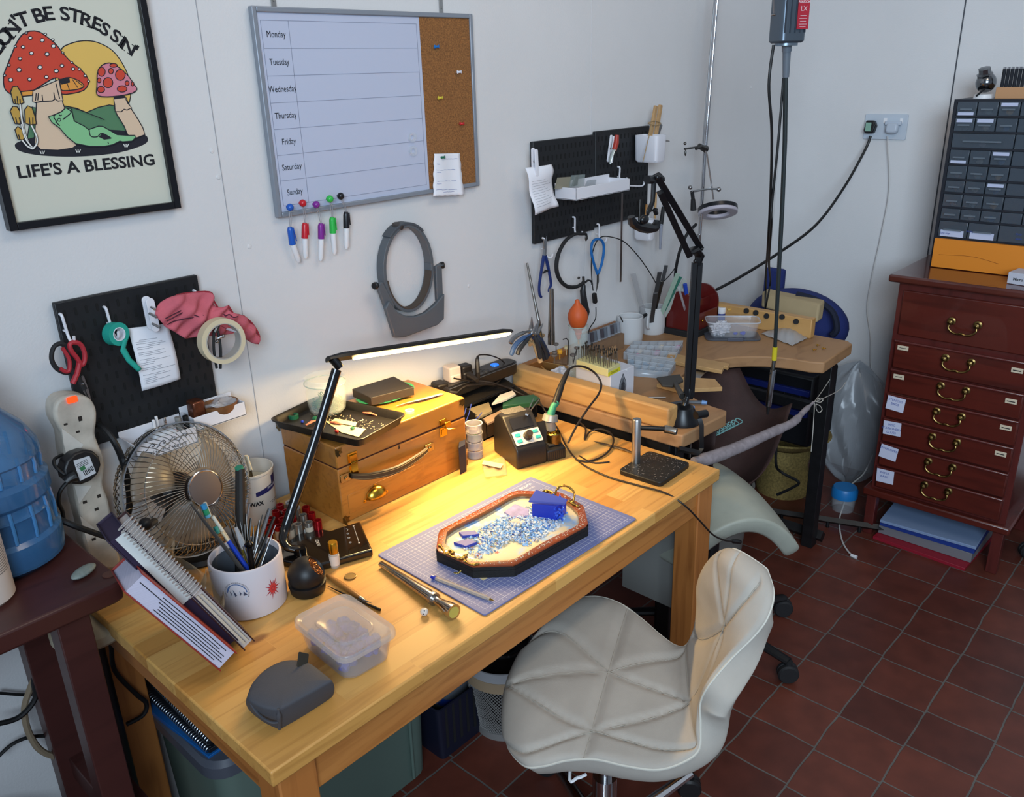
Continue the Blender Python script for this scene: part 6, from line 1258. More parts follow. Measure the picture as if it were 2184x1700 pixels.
O('base',MB(MSd).prism(rrect(wX_,wY_,.010,4),0,.012),mat('speckled_black','#151412',.5,var=.5,vs=250),psd,bev=.002)
m=MB()
for _ in range(170):
 x,y=random.uniform(-.46,.46)*wX_,random.uniform(-.46,.46)*wY_;s_=random.uniform(.0003,.001);m.M=MSd@Matrix.Translation((x,y,.0122))@Matrix.Rotation(random.random()*3,4,'Z');m.cb((0,0,0),(s_*3,s_,.0003))
O('speckles',m,mat('chip_grey','#8d8880',.7),psd,smooth=False)
p0_=at(1356,985,z=DZ+.012);O('post',MB(Matrix.Translation(p0_)).lathe([(.0105,0),(.0105,.107),(.009,.110),(0,.110)],28),ALU,psd)
pa=p0_+Vector((0,0,.088));pt=at(1420,915,z=pa.z-.006);pe=at(1443,921,z=pa.z-.008)
O('arm',MB().cyl(pa,pt,.0058,n=16),mat('arm_black','#14110f',.25),psd);O('chuck',MB().tube([pt.lerp(pa,.06),pt,pe.lerp(pt,.1),pe],[.0085,.0095,.0085,.0075],20),mat('chuck_silver','#a8a49b',.28,1),psd);O('chuck_bore',MB().cyl(pe,pe+(pe-pt).normalized()*.0006,.0048,n=14),BLKM,psd)
sj=T('stacking_pots','tower of four clear screw-together pots beside the oak case','pots',tuple(at(1014,978,z=DZ)));p=at(1014,975,z=DZ);p.x-=.0;MJ2=Matrix.Translation((p.x,p.y,DZ))
for k in range(4):
 z=.0225*k;o=O('pot',MB(MJ2).lathe([(0,z+.001),(.0175,z+.001),(.0195,z+.003),(.0195,z+.0195),(.021,z+.020),(.021,z+.0225),(.0185,z+.0225),(.0185,z+.003),(0,z+.0025)],32),mat('pot_clear','#cdc6bd',.12,alpha=.42,spec=.8),sj)
 m=MB(MJ2);col=('#5f62a8','#8d87b5','#5b8a4c','#b3a48c')[k]
 for _ in range(16):a=random.uniform(0,6.28);r_=.013*math.sqrt(random.random());m.ico((r_*cos(a),r_*sin(a),z+.005+random.random()*.005),.003,.3)
 O('pot_contents',m,mat('pot_fill_%d'%k,col,.5),o)
O('rim',MB(MJ2).torus(.0205,.0012,32,6,(0,0,.091)),mat('pot_rim','#d8d3cc',.1,alpha=.7),sj)
bgm=at(1048,1000,z=DZ)
def sbag(u,v):p=at(1028+48*v+6*u,990-5*v+28*u-14*v*(1-u),z=DZ+.002+.005*sin(v*6+u*4)**2);return p
O('small_bag',MB().grid(sbag,8,12),mat('bag_film','#c9b592',.12,alpha=.30,spec=.9),solid=.0004,label='small clear zip bag with a paper slip, right of the clear pots',cat='plastic bag')
O('paper_slip',MB().prism([tuple(at(a,b,z=DZ+.002)[:2])for a,b in((1032,988),(1074,996),(1068,1005),(1028,996))],DZ+.0095,DZ+.0100),mat('cream_card','#cdbd8f',.85),label='white paper slip inside the small clear bag',cat='paper')
# == MESH ORGANISER ==
MESH=mat('black_mesh','#1f1b17',.5,var=.3,vs=400,bump=.6,bs=900);mo=T('mesh_organiser','black mesh desk organiser with sloping compartments between the case and the bench','organiser',(1.4,-.12,DZ))
ox0,ox1,oy0,oy1=1.275,1.60,-.175,-.012
O('back_wall',MB().box(ox0,ox1,oy1,oy1+.003,DZ,DZ+.098),MESH,mo);O('front_wall',MB().box(ox0,1.53,oy0,oy0+.003,DZ,DZ+.05),MESH,mo)
for x in(ox0,1.40,ox1-.003):O('side_wall',MB().add([(x,oy0,DZ),(x+.003,oy0,DZ),(x+.003,oy1,DZ),(x,oy1,DZ),(x,oy0,DZ+.05),(x+.003,oy0,DZ+.05),(x+.003,oy1,DZ+.097),(x,oy1,DZ+.097)],[(0,3,2,1),(4,5,6,7),(0,1,5,4),(1,2,6,5),(2,3,7,6),(3,0,4,7)]),MESH,mo)
O('sloping_shelf',MB().add([(ox0,-.095,DZ+.070),(ox1,-.095,DZ+.070),(ox1,oy1,DZ+.095),(ox0,oy1,DZ+.095),(ox0,-.095,DZ+.066),(ox1,-.095,DZ+.066),(ox1,oy1,DZ+.091),(ox0,oy1,DZ+.091)],[(0,1,2,3),(7,6,5,4),(0,4,5,1),(1,5,6,2),(2,6,7,3),(3,7,4,0)]),MESH,mo)
O('rim_wire',MB().tube([(ox0,oy0,DZ+.051),(1.53,oy0,DZ+.051),(1.53,oy0+.03,DZ+.055)],.0028,8).tube([(ox0,-.095,DZ+.070),(ox1,-.095,DZ+.072)],.0025,8),BLK,mo)
O('floor_plate',MB().box(ox0,ox1,oy0,oy1,DZ,DZ+.004),BLKM,mo)
def slab(name,pts,z,h_,mt_,lbl,cat,bev=.001):
 P=[at(a,b,z=z+h_)for a,b in pts];return O(name,MB().prism([(p.x,p.y)for p in P],z,z+h_),mt_,label=lbl,cat=cat,bev=bev)
slab('card_strip',[(1030,892),(1090,864),(1101,872),(1040,903)],DZ+.054,.006,mat('taupe_card','#8a735f',.7),'long taupe strip lying across the front of the mesh organiser','strip')
slab('green_box',[(1073,850),(1138,841),(1152,849),(1135,858),(1072,866)],DZ+.062,.014,mat('dark_green_plastic','#1f4a33',.4),'dark green plastic box lying in the mesh organiser','box')
o=T('plastic_wedge','white pointed plastic scraper in the mesh organiser','scraper',tuple(at(1080,845,z=DZ+.08)))
O('blade',MB().prism([tuple(at(a,b,z=DZ+.085)[:2])for a,b in((1049,861),(1066,842),(1093,833),(1100,840),(1078,852))],DZ+.080,DZ+.085),mat('white_scraper','#c9c4ba',.4),o)
O('paper_packet',MB().prism([tuple(at(a,b,z=DZ+.06)[:2])for a,b in((998,872),(1042,858),(1050,876),(1020,890))],DZ+.054,DZ+.060),mat('packet_beige','#8d7f63',.6,var=.15,vs=40),label='beige paper packet standing in the front of the mesh organiser',cat='packet')
m=MB();
for(a,b,c,d)in((978,905,994,870),(985,915,1005,862),(992,912,978,890),(1000,905,1028,880),(975,892,990,905),(980,925,986,895)):m.tube([at(a,b,y=-.19),at((a+c)/2+3,(b+d)/2,y=-.186),at(c,d,y=-.18)],.0012,5,4)
O('wax_wires',m,mat('blue_wire','#2b3c8e',.4),label='tangle of blue wax wires in front of the mesh organiser',cat='wax wire',kind='stuff')
slab('dark_blue_box',[(978,955),(992,948),(993,930),(980,930)],DZ,.07,mat('indigo_card','#15182c',.6),'small dark blue box between the oak case and the clear pots','box')
bs_=T('power_strip','black power strip with a blue lit button on the mesh organiser','power strip',(1.46,-.045,.82));SP=mat('strip_grey_black','#2c2b2b',.4)
PSa=[at(945,838,y=-.07),at(1082,783,y=-.07)]
xs0,xs1=1.315,1.64
MQ=Matrix.Translation(((xs0+xs1)/2,-.052,.818))
O('housing',MB(MQ).prism(rrect(xs1-xs0,.062,.03,8),0,.032),mat('strip_brown_black','#1a1715',.35),bs_,bev=.004);O('top_face',MB(MQ).prism(rrect(xs1-xs0-.012,.050,.024,8),.0315,.0338),SP,bs_,bev=.001)
O('silver_edge',MB(MQ).tube([(p[0],p[1],.030)for p in rrect(xs1-xs0,.062,.03,8)],.0012,5,closed=True),ALU,bs_)
pb_=at(1055,778,z=.853);O('lit_button',MB(Matrix.Translation((pb_.x,pb_.y,.8515))).lathe([(.012,0),(.011,.003),(0,.0035)],24),mat('blue_lit','#1470e8',.3,emit=.8),bs_)
for i,px in enumerate((1022,1036)):
 p=at(px,791,z=.852);O('socket_face',MB(Matrix.Translation((p.x,p.y,.8515))).torus(.010,.0012,24,6),BLK,bs_)
def ukplug(name,px,py,lbl,mt_,s=1.0,z=.852,rz=-10):
 p=at(px,py,z=z);o=T(name,lbl,'plug',tuple(p));Mx=Matrix.Translation(p)@Matrix.Rotation(R(rz),4,'Z')
 O('body',MB(Mx).prism(rrect(.034*s,.04*s,.008,4),0,.022*s),mt_,o,bev=.005,seg=3);return o,Mx
o1,Mx=ukplug('mains_plug',938,832,'black mains plug at the left end of the power strip',mat('plug_black','#191513',.45),1.0,.848)
O('cord_grip',MB().tube([at(950,832,z=.86),at(960,838,z=.858),at(975,838,z=.855)],[.009,.007,.004],10),mat('plug_black','#191513',.45),o1)
o2,Mx=ukplug('usb_charger',965,812,'white cube charger plugged into the power strip',mat('charger_white','#cdbdb0',.4),1.05,.850);O('tall_body',MB(Mx).prism(rrect(.036,.038,.006,4),.01,.042),mat('charger_white','#cdbdb0',.4),o2,bev=.004)
o3,Mx=ukplug('mains_plug',992,806,'black mains plug behind the white cube charger',mat('plug_black','#191513',.45),1.0,.850);O('upper_body',MB(Mx).prism(rrect(.034,.032,.008,4),.01,.038),mat('plug_black','#191513',.45),o3,bev=.005)
O('cord_grip',MB().tube([at(1000,800,z=.866),at(1010,806,z=.862),at(1018,812,z=.86)],[.009,.0075,.005],10),mat('plug_black','#191513',.45),o3)
O('jack_plug',MB().tube([at(1019,806,z=.853),at(1019,795,z=.868),at(1018,778,z=.885),at(1018,766,z=.90),at(1019,760,z=.905)],[.0065,.006,.0065,.005,.003],10),mat('plug_black','#191513',.45),label='upright black jack plug in the power strip',cat='plug')
cable('cable',[(1018,762,'y',-.06),(1024,757,'y',-.06),(1045,758,'y',-.06),(1068,767,'y',-.06),(1080,780,'y',-.06)],.0018,'thin black cable arching from the upright jack plug',DB)
cable('cable',[(1018,812,'y',-.08),(1050,817,'y',-.10),(1090,830,'y',-.12),(1120,845,'y',-.16),(1148,853,'y',-.22)],.003,'thick black cable running right from the power strip plugs',DB)
cable('cable',[(968,807,'y',-.09),(985,810,'y',-.09),(1020,815,'y',-.09),(1055,818,'y',-.09),(1068,808,'y',-.07)],.0022,'black usb cable looping from the white cube charger',DB)
cable('cable',[(973,838,'y',-.08),(985,828,'y',-.085),(1000,822,'y',-.09),(1040,820,'y',-.1),(1075,825,'y',-.1),(1105,835,'y',-.1)],.003,'black cable running along the front of the power strip',DB)
# == BENCH TOP ITEMS ==
wbx=T('wooden_tray','shallow wooden tray holding tissue behind the bench rail','tray',tuple(at(1190,800,z=BZ)));LW_=wood('light_ply','#c09458','#b0854b','#8d6436',None,(20,20,20),.6,.3)
q=[at(1137,770,z=BZ+.035),at(1232,785,z=BZ+.035),at(1228,812,z=BZ+.035),at(1150,800,z=BZ+.035)]
ux=(q[1]-q[0]).normalized()
O('back_board',MB().add([tuple(p)for p in(at(1137,768,z=BZ+.045),at(1232,786,z=BZ+.045),at(1232,800,z=BZ),at(1146,792,z=BZ))]+[tuple(p+Vector((.003,.006,0)))for p in(at(1137,768,z=BZ+.045),at(1232,786,z=BZ+.045),at(1232,800,z=BZ),at(1146,792,z=BZ))],[(0,1,2,3),(7,6,5,4),(0,4,5,1),(1,5,6,2),(2,6,7,3),(3,7,4,0)]),LW_,wbx)
O('left_board',MB().prism([tuple(at(a,b,z=BZ)[:2])for a,b in((1146,794),(1150,796),(1175,818),(1170,818))],BZ,BZ+.03),LW_,wbx)
def tissue(u,v,c,sx,sy,sz):
 a=2*pi*v;t=pi*u;r_=1+.22*sin(5*a+3*t)+.14*sin(9*a-4*t)+.10*sin(13*t+2*a);return Vector((c.x+sx*sin(t)*cos(a)*r_,c.y+sy*sin(t)*sin(a)*r_,c.z+sz*(cos(t)*r_*.9+.9)))
TIS=mat('white_tissue','#c6c5cb',.9,bump=.5,bs=120)
c=at(1195,808,z=BZ+.004);c2_=Vector(c)
O('tissue',MB().grid(lambda u,v:tissue(u,v,c2_,.042,.020,.018),40,72),TIS,label='crumpled white tissue behind the bench rail',cat='tissue',ang=40)
wq=[at(1228,776,z=BZ+.085),at(1302,800,z=BZ+.085),at(1353,780,z=BZ+.085),at(1285,760,z=BZ+.085)]
wbt=T('white_box','white block box with a grey agate picture on its front','box',tuple(at(1300,850,z=BZ)))
wq[3]=wq[0]+wq[2]-wq[1]
O('body',MB().prism([(p.x,p.y)for p in wq],BZ,BZ+.085),mat('white_box_paint','#cdccd2',.55),wbt,bev=.0015)
fx_=(wq[2]-wq[1]);fx_.z=0;fw_=fx_.length;fx_.normalize();fn_=Vector((fx_.y,-fx_.x,0));Fg=frame(wq[1]+fx_*fw_*.52-Vector((0,0,.040)),fn_,fx_)
s_=fw_*.26
shp=[(0,.031),(-.004,.024),(-.010,.014),(-.0145,.003),(-.0155,-.010),(-.013,-.021),(-.008,-.025),(-.003,-.021),(0,-.019),(.004,-.022),(.010,-.022),(.0145,-.012),(.014,.002),(.009,.014),(.004,.024)]
bm_=MB(Fg);
for k,(sc_k,ci)in enumerate(((1,0),(.86,1),(.68,2),(.5,0))):bm_.m(ci).add([(x*sc_k,y*sc_k-(0 if k<2 else .004*(k-1)),.0004+.0002*k)for x,y in smooth_pts([Vector((a,b,0))for a,b in shp],3,True)for _ in(0,)for x,y in((x,y),)]if 0 else[(p.x*sc_k,p.y*sc_k-(0 if k<2 else .004*(k-1)),.0004+.0002*k)for p in smooth_pts([Vector((a,b,0))for a,b in shp],3,True)],[tuple(range(45))])
bm_.m(0).ring(.006,.0042,.0009,.0011,24)
O('agate_picture',bm_,[mat('agate_dark','#34363c',.5),mat('agate_grey','#7d8086',.5,var=.3,vs=90),mat('agate_mid','#585b62',.5,var=.3,vs=120)],wbt,smooth=False)
O('hanging_peg',MB(Fg).cyl((.012,.038,0),(.012,.038,.004),.0022,n=8),WHT,wbt)
bst=T('bur_stand','cream plastic bur stand with a yellow label on top of the white box','stand',tuple(at(1275,775,z=BZ+.085)));YB_=mat('cream_stand','#cfc88f',.5)
bq=[at(1229,768,z=BZ+.105),at(1297,789,z=BZ+.105),at(1323,776,z=BZ+.105)];bq.append(bq[0]+bq[2]-bq[1])
O('block',MB().prism([(p.x,p.y)for p in bq],BZ+.085,BZ+.106),YB_,bst,bev=.001)
gx_=(bq[2]-bq[1]);gx_.z=0;gw_=gx_.length;gx_.normalize();gn_=Vector((gx_.y,-gx_.x,0));O('yellow_label',MB(frame(bq[1]+gx_*gw_*.5-Vector((0,0,.011)),gn_,gx_)).box(-gw_*.5,gw_*.5,-.008,.003,.0003,.0008),mat('label_yellow','#d6d02a',.6),bst)
t=MB();put_text(t,'Diamond',.009,frame(bq[1]+gx_*gw_*.5-Vector((0,0,.013)),gn_,gx_)@Matrix.Translation((0,0,.001)));O('lettering',t,INK,bst,smooth=False)
bu=T('bur','thin steel rotary bur standing in the cream bur stand','bur',tuple(bq[0]),group='rotary burs in the bur stand');O('shank',MB().cyl((0,0,-.004),(0,0,.030),.0011,n=6),STL,bu,W=False);O('cutter',MB().lathe([(.0008,.030),(.0022,.033),(.0018,.037),(0,.038)],8),DST,bu,W=False)
n_b=0
for i in range(9):
 for j in range(6):
  if i==0 and j==0:continue
  p=bq[0].lerp(bq[1],.06+.88*i/8).lerp(bq[3].lerp(bq[2],.06+.88*i/8),.1+.8*j/5);p.z=BZ+.106+random.uniform(-.001,.006)
  if(i*7+j*3)%5==0:continue
  dup(bu,Matrix.Translation(p)@Euler((random.uniform(-.07,.07),random.uniform(-.07,.07),0)).to_matrix().to_4x4())
bu.location=bq[0].lerp(bq[2],.06)+Vector((0,0,.002))
pj=at(1232,768,z=BZ);pjc=at(1233,770,y=-.16);MJ3=Matrix.Translation((pjc.x,pjc.y,BZ));hJ=at(1230,696,y=-.16).z-BZ
gj=T('glass_jar','tall clear glass jar with the orange air puffer resting in its mouth','jar',(pjc.x,pjc.y,BZ))
O('glass',MB(MJ3).lathe([(0,.003),(.026,.003),(.029,.008),(.029,hJ-.012),(.027,hJ-.006),(.0285,hJ),(.026,hJ),(.026,.009),(0,.006)],32),GLS,gj)
O('rim',MB(MJ3).torus(.0275,.0016,32,8,(0,0,hJ)),mat('glass_edge','#b9cdbf',.08,alpha=.5,spec=.9),gj)
pf=T('air_puffer','orange rubber air puffer standing nozzle down in the tall glass jar','puffer',(pjc.x,pjc.y,BZ+hJ));MJ4=Matrix.Translation((pjc.x,pjc.y,BZ+hJ))@Euler((0,R(-3),0)).to_matrix().to_4x4()
O('bulb',MB(MJ4).lathe([(.007,-.022),(.010,-.016),(.018,-.004),(.0255,.010),(.0285,.024),(.027,.038),(.021,.050),(.013,.060),(.0075,.067),(.0065,.074),(.004,.077),(0,.077)],36),mat('orange_rubber','#c25420',.55),pf)
O('neck',MB(MJ4).lathe([(0,-.042),(.004,-.04),(.007,-.034),(.0075,-.026),(.010,-.024),(.010,-.020),(.0075,-.018)],20),mat('orange_rubber','#c25420',.55),pf);O('nozzle',MB(MJ4).cyl((0,0,-.055),(0,0,-.038),.0022,n=8),BRS,pf)
def rod(name,a,b,y,r0,r1,mt_,lbl,cat,n=14,y2=None):return O(name,MB().tube([at(*a,y=y),at(*b,y=y2 if y2 is not None else y)],[r0,r1],n),mt_,label=lbl,cat=cat)
rod('ring_mandrel',(1176,734),(1176,616),-.14,.0105,.0062,mat('steel_worn','#8f8b86',.25,1,var=.15,vs=90),'tapered steel ring mandrel standing upright in the block beside the pliers','ring mandrel',24)
rod('steel_rod',(1152,700),(1124,561),-.10,.0052,.0030,mat('steel_worn','#8f8b86',.25,1),'long thin tapered steel rod leaning behind the pliers','rod',14,-.03)
rod('steel_rod',(1160,745),(1148,690),-.12,.0040,.0050,mat('steel_worn','#8f8b86',.25,1),'lower dark end of a steel rod behind the pliers rack','rod',10)
rk=T('pliers_rack','wooden A-frame rack loaded with pliers at the left of the bench','rack',tuple(at(1150,770,z=BZ)));yr=-.13
RK=mat('rack_wood','#b59468',.6,var=.1,vs=30)
O('rail',MB().tube([at(1130,726,y=-.16),at(1158,715,y=-.06)],.006,8),RK,rk)
for a,b,y in(((1137,728),(1153,772),-.165),((1128,728),(1132,735),-.165)):O('upright',MB().tube([at(*a,y=y),at(*b,y=y-.01)],[.005,.007],8),RK,rk)
O('foot_board',MB().prism([tuple(at(a,b,z=BZ)[:2])for a,b in((1140,774),(1166,776),(1172,766),(1148,765))],BZ,BZ+.006),RK,rk)
HB_=mat('plier_blue','#3a557d',.5);HD=mat('plier_dark','#23262b',.5);HN=mat('plier_navy','#1f2d4d',.5)
def pliers(lbl,head,pv,ends,y,mt_,mt2=None,nm='pliers'):
 o=T(nm,lbl,'pliers',tuple(at(*pv,y=y)));O('jaws',MB().tube([at(*pv,y=y),at((pv[0]+head[0])/2,(pv[1]+head[1])/2,y=y),at(*head,y=y)],[.0055,.004,.0012],8),STL,o)
 O('joint',MB().sph(at(*pv,y=y),(.008,.005,.008),12,8),STL,o)
 for k,e in enumerate(ends):P=[at(*pv,y=y)]+[at(*q,y=y-.006*(k+1))for q in e];O('handle',MB().tube(smooth_pts(P,5),[.003,.0055,.0062,.006,.004],8),mt_ if k==0 else(mt2 or mt_),o)
 return o
pliers('blue-handled pliers splayed out left of the rack',(1145,690),(1136,711),[[(1115,722),(1098,738),(1090,758)],[(1122,728),(1108,745),(1104,757)]],-.19,HB_,HD)
pliers('round-nose pliers with a thin bare handle pointing left',(1134,676),(1134,705),[[(1110,712),(1095,722),(1088,733)],[(1145,730),(1150,750),(1152,765)]],-.175,STL,HD)
pliers('black-handled pliers hanging down the right side of the rack',(1150,683),(1142,712),[[(1148,730),(1156,750),(1160,768)],[(1152,728),(1162,748),(1166,766)]],-.155,HD)
pliers('navy-handled pliers behind the black-handled ones',(1158,690),(1146,712),[[(1156,728),(1164,745),(1170,760)],[(1150,725),(1158,740),(1168,752)]],-.14,HN)
pliers('small side cutters at the top of the plier bunch',(1130,693),(1130,716),[[(1126,720),(1122,726),(1118,732)],[(1140,722),(1146,732),(1150,742)]],-.165,STL,HN)
tbk=T('tool_block','dark-topped wooden block holding mounted polishing wheels and hex keys','tool block',tuple(at(1185,765,z=BZ)));DW_=wood('block_worn','#8c6f54','#7d6048','#5e4535',None,(30,30,30),.7,.3)
bq2=[at(1163,768,z=BZ+.03),at(1198,774,z=BZ+.03),at(1208,738,z=BZ+.03),at(1176,733,z=BZ+.03)];O('block',MB().prism([(p.x,p.y)for p in bq2],BZ,BZ+.03),DW_,tbk,bev=.001)
bq3=[at(1198,774,z=BZ+.03),at(1232,782,z=BZ+.03),at(1240,748,z=BZ+.03),at(1208,740,z=BZ+.03)];O('second_block',MB().prism([(p.x,p.y)for p in bq3],BZ,BZ+.03),DW_,tbk,bev=.001)
def wheel(px,py,r_,mt_,lbl,y=-.2,h_=.003):
 p=at(px,py,y=y);O('polishing_wheel',MB(Matrix.Translation(p)).lathe([(0,-h_),(r_*.85,-h_),(r_,0),(r_*.85,h_),(0,h_)],20).cyl((0,0,-.022),(0,0,0),.0012,n=6),mt_,label=lbl,cat='polishing wheel')
GW_=mat('wheel_grey','#57504c',.7);wheel(1186,734,.0075,GW_,'grey polishing wheel, highest beside the mandrel foot',-.17);wheel(1182,758,.009,GW_,'grey polishing wheel, lower front one in the block',-.21);wheel(1183,752,.0075,GW_,'grey polishing wheel stacked above the lower front one',-.208)
wheel(1194,750,.0075,mat('wheel_yellow','#cc9422',.6),'yellow polishing wheel in the block',-.2,.005);wheel(1208,741,.0075,mat('wheel_cream','#b3a987',.8),'cream felt polishing wheel in the block',-.18,.004);wheel(1222,757,.0085,GW_,'grey polishing wheel right of the tall hex key',-.2);wheel(1230,742,.007,GW_,'small dark polishing wheel behind the jar foot',-.18)
O('hex_key',MB().tube([at(1201,724,y=-.2),at(1208,722,y=-.2),at(1212,726,y=-.2),at(1212,750,y=-.2),at(1211,776,y=-.2)],.0016,6),BLKM,label='tall black hex key with its short arm to the left',cat='hex key')
O('hex_key',MB().tube([at(1230,745,y=-.21),at(1226,760,y=-.21),at(1222,777,y=-.21)],.0014,6),BLKM,label='short black hex key leaning left of the bur stand',cat='hex key')
tr=T('tube_rack','wooden rack holding a row of small clear capped tubes against the wall','rack',tuple(at(1290,720,z=BZ)))
A_,B_=at(1252,742,y=-.045),at(1316,708,y=-.045)
O('back_board',MB().box(A_.x-.03,B_.x+.005,-.036,-.030,BZ+.048,BZ+.085),wood('rack_board','#96694a','#855a3d','#5f3d28',None,(4,40,40),.6,.4),tr)
O('ledge',MB().box(A_.x-.03,B_.x+.005,-.07,-.030,BZ,BZ+.050),DW_,tr)
for i in range(11):
 x=A_.x-.02+(B_.x-A_.x+.018)*i/10;o=O('tube',MB().cyl((x,-.052,BZ+.052),(x,-.048,BZ+.085),.0075,n=14),mat('vial_%d'%(i%3),('#6a6f78','#8d939c','#4e4a50')[i%3],.15,alpha=.7),label='small clear capped tube, number %s from the left in the wall rack'%('one two three four five six seven eight nine ten eleven'.split()[i]),cat='vial',group='small tubes in the wall rack')
 c_=MB().cyl((x,-.0525,BZ+.0505),(x,-.052,BZ+.055),.008,n=14);O('cap',c_,CLP,o)
ck=slab('cork_block',[(1268,755),(1312,735),(1316,742),(1278,768)],BZ,.03,mat('tan_block','#b08a62',.8,var=.1),'tan block with handwriting in front of the small tubes','block')
m=MB();pts_=[at(1284+3.2*i,752-1.6*i+(3 if i%2 else-3),y=-.12)for i in range(9)];m.tube(pts_,.0007,4,3);O('handwriting',m,INK,ck)
def mug_(name,px,py,r_,h_,lbl,items):
 p=at(px,py,z=BZ);o=T(name,lbl,'mug',(p.x,p.y,BZ));Mx=Matrix.Translation((p.x,p.y,BZ));O('body',MB(Mx).lathe([(0,0),(r_*.93,0),(r_*.97,.004),(r_,h_*.3),(r_,h_-.002),(r_-.0015,h_),(r_-.004,h_-.002),(r_-.004,.006),(0,.005)],40),mat('mug_white','#c9cacb',.35),o);return o,p
mA,pA=mug_('mug',1343,728,.043,.088,'shorter white mug with a black-handled tool, in front of the taller mug',0)
mB,pB=mug_('mug',1391,708,.043,.092,'taller white mug stuffed with files and rulers',0)
O('handle',MB().tube([pB+Vector((-.040,-.012,.072)),pB+Vector((-.06,-.02,.062)),pB+Vector((-.06,-.02,.035)),pB+Vector((-.041,-.012,.024))],.005,8,5),mat('mug_white','#c9cacb',.35),mB)
O('black_knife',MB().tube([pA+Vector((.0,0,.03)),at(1362,682,y=pA.y),at(1380,669,y=pA.y)],[.004,.006,.006],10),BLK,label='black-handled tool sticking out right in the shorter white mug',cat='tool')
O('metal_scriber',MB().tube([pA+Vector((-.005,0,.03)),at(1331,692,y=pA.y),at(1322,673,y=pA.y)],[.003,.003,.001],8),DST,label='thin metal scriber leaning left in the shorter white mug',cat='scriber')
def stick(a,y,w_,th,mt_,lbl,cat='file',off_=(0,0),base_=None,dn=0):
 b0=(base_ or pB)+Vector((off_[0],off_[1],.012));A=at(*a,y=y);d=(A-b0);Mx=frame(b0,d,RR);L_=d.length;O('stick',MB(Mx).box(-w_/2,w_/2,-th/2,th/2,0,L_),mt_,label=lbl,cat=cat,bev=.0008)if 0 else None
 m=MB(Mx).box(-w_*.85,w_*.85,-th/2,th/2,0,L_);return O({'file':'needle_file','ruler':'ruler','emery board':'emery_board'}.get(cat,'tool'),m,mt_,label=lbl,cat=cat,bev=.0008)
FG=mat('file_grey','#56575a',.5,.6);stick((1407,580),-.12,.008,.004,FG,'dark grey file standing tallest left in the taller mug',off_=(-.005,.005));stick((1421,566),-.10,.007,.004,FG,'dark file with a red end in the taller mug',off_=(.005,.01));stick((1398,625),-.14,.008,.004,FG,'shorter dark file at the left of the taller mug',off_=(-.01,0));stick((1412,600),-.10,.006,.004,DST,'thin dark file between the two tall files',off_=(0,.008))
stick((1451,590),-.13,.008,.003,mat('emery_green','#2f6e5c',.7),'dark green emery board leaning right in the taller mug','emery board',(.005,-.008));stick((1462,596),-.14,.009,.003,mat('emery_pale','#a5aaa2',.7),'pale emery board, rightmost in the taller mug','emery board',(.008,-.012));stick((1446,583),-.15,.009,.0025,mat('emery_mint','#9db3a2',.7),'mint-grey emery board beside the green one','emery board',(.0,-.012))
stick((1350,583),-.06,.010,.0015,mat('clear_rule','#b4b4b6',.3,alpha=.35),'transparent ruler leaning far left from the taller mug','ruler',(-.012,.012))
rc=T('tool_caddy','dark red wooden caddy with an arched end, holding pens','caddy',tuple(at(1470,700,z=BZ+.02)));RCm=mat('caddy_red','#5b1715',.3,coat=.3)
c0=at(1432,702,z=BZ+.015);c1=at(1528,668,z=BZ+.015);cdx=.17;ry0,ry1=-.19,-.075;rx0=c0.x;rx1=rx0+.155
O('base',MB().box(rx0-.012,rx1+.004,ry0-.01,ry1+.006,BZ,BZ+.02),BLKM,rc,bev=.002);O('front_panel',MB().box(rx0,rx1,ry0,ry0+.007,BZ+.02,BZ+.075),RCm,rc,bev=.001);O('upper_front',MB().box(rx0+.012,rx1,ry0+.03,ry0+.036,BZ+.055,BZ+.11),RCm,rc,bev=.001)
arch=[(ry0,0),(ry1,0),(ry1,.075)]+[((ry0+ry1)/2+(ry1-ry0)/2*cos(R(a)),.075+.055*sin(R(a)))for a in range(10,180,14)]+[(ry0,.06)]
for x in(rx0,rx1-.007):O('end_panel',extr(MB(Matrix.Translation((0,0,BZ+.02))),arch,x,x+.007),RCm,rc)
O('back_panel',MB().box(rx0,rx1,ry1-.006,ry1,BZ+.02,BZ+.095),RCm,rc);O('brass_knob',MB().sph((rx0+.045,ry0-.004,BZ+.05),.004),BRS,rc)
O('marker_blue',MB().tube([(rx0+.035,-.15,BZ+.05),at(1461,606,y=-.15)],.007,10),mat('marker_navyblue','#1840a8',.35),label='bright blue marker standing in the red caddy',cat='marker')
O('marker_dark',MB().tube([(rx0+.10,-.12,BZ+.05),at(1505,618,y=-.12)],.009,10),mat('marker_slate','#2a3358',.4),label='slate-blue marker behind the lamp pole in the red caddy',cat='marker')
O('pen_clear',MB().tube([(rx0+.025,-.15,BZ+.05),at(1447,612,y=-.15)],.004,8),CLP,label='clear pen beside the blue marker in the red caddy',cat='pen')
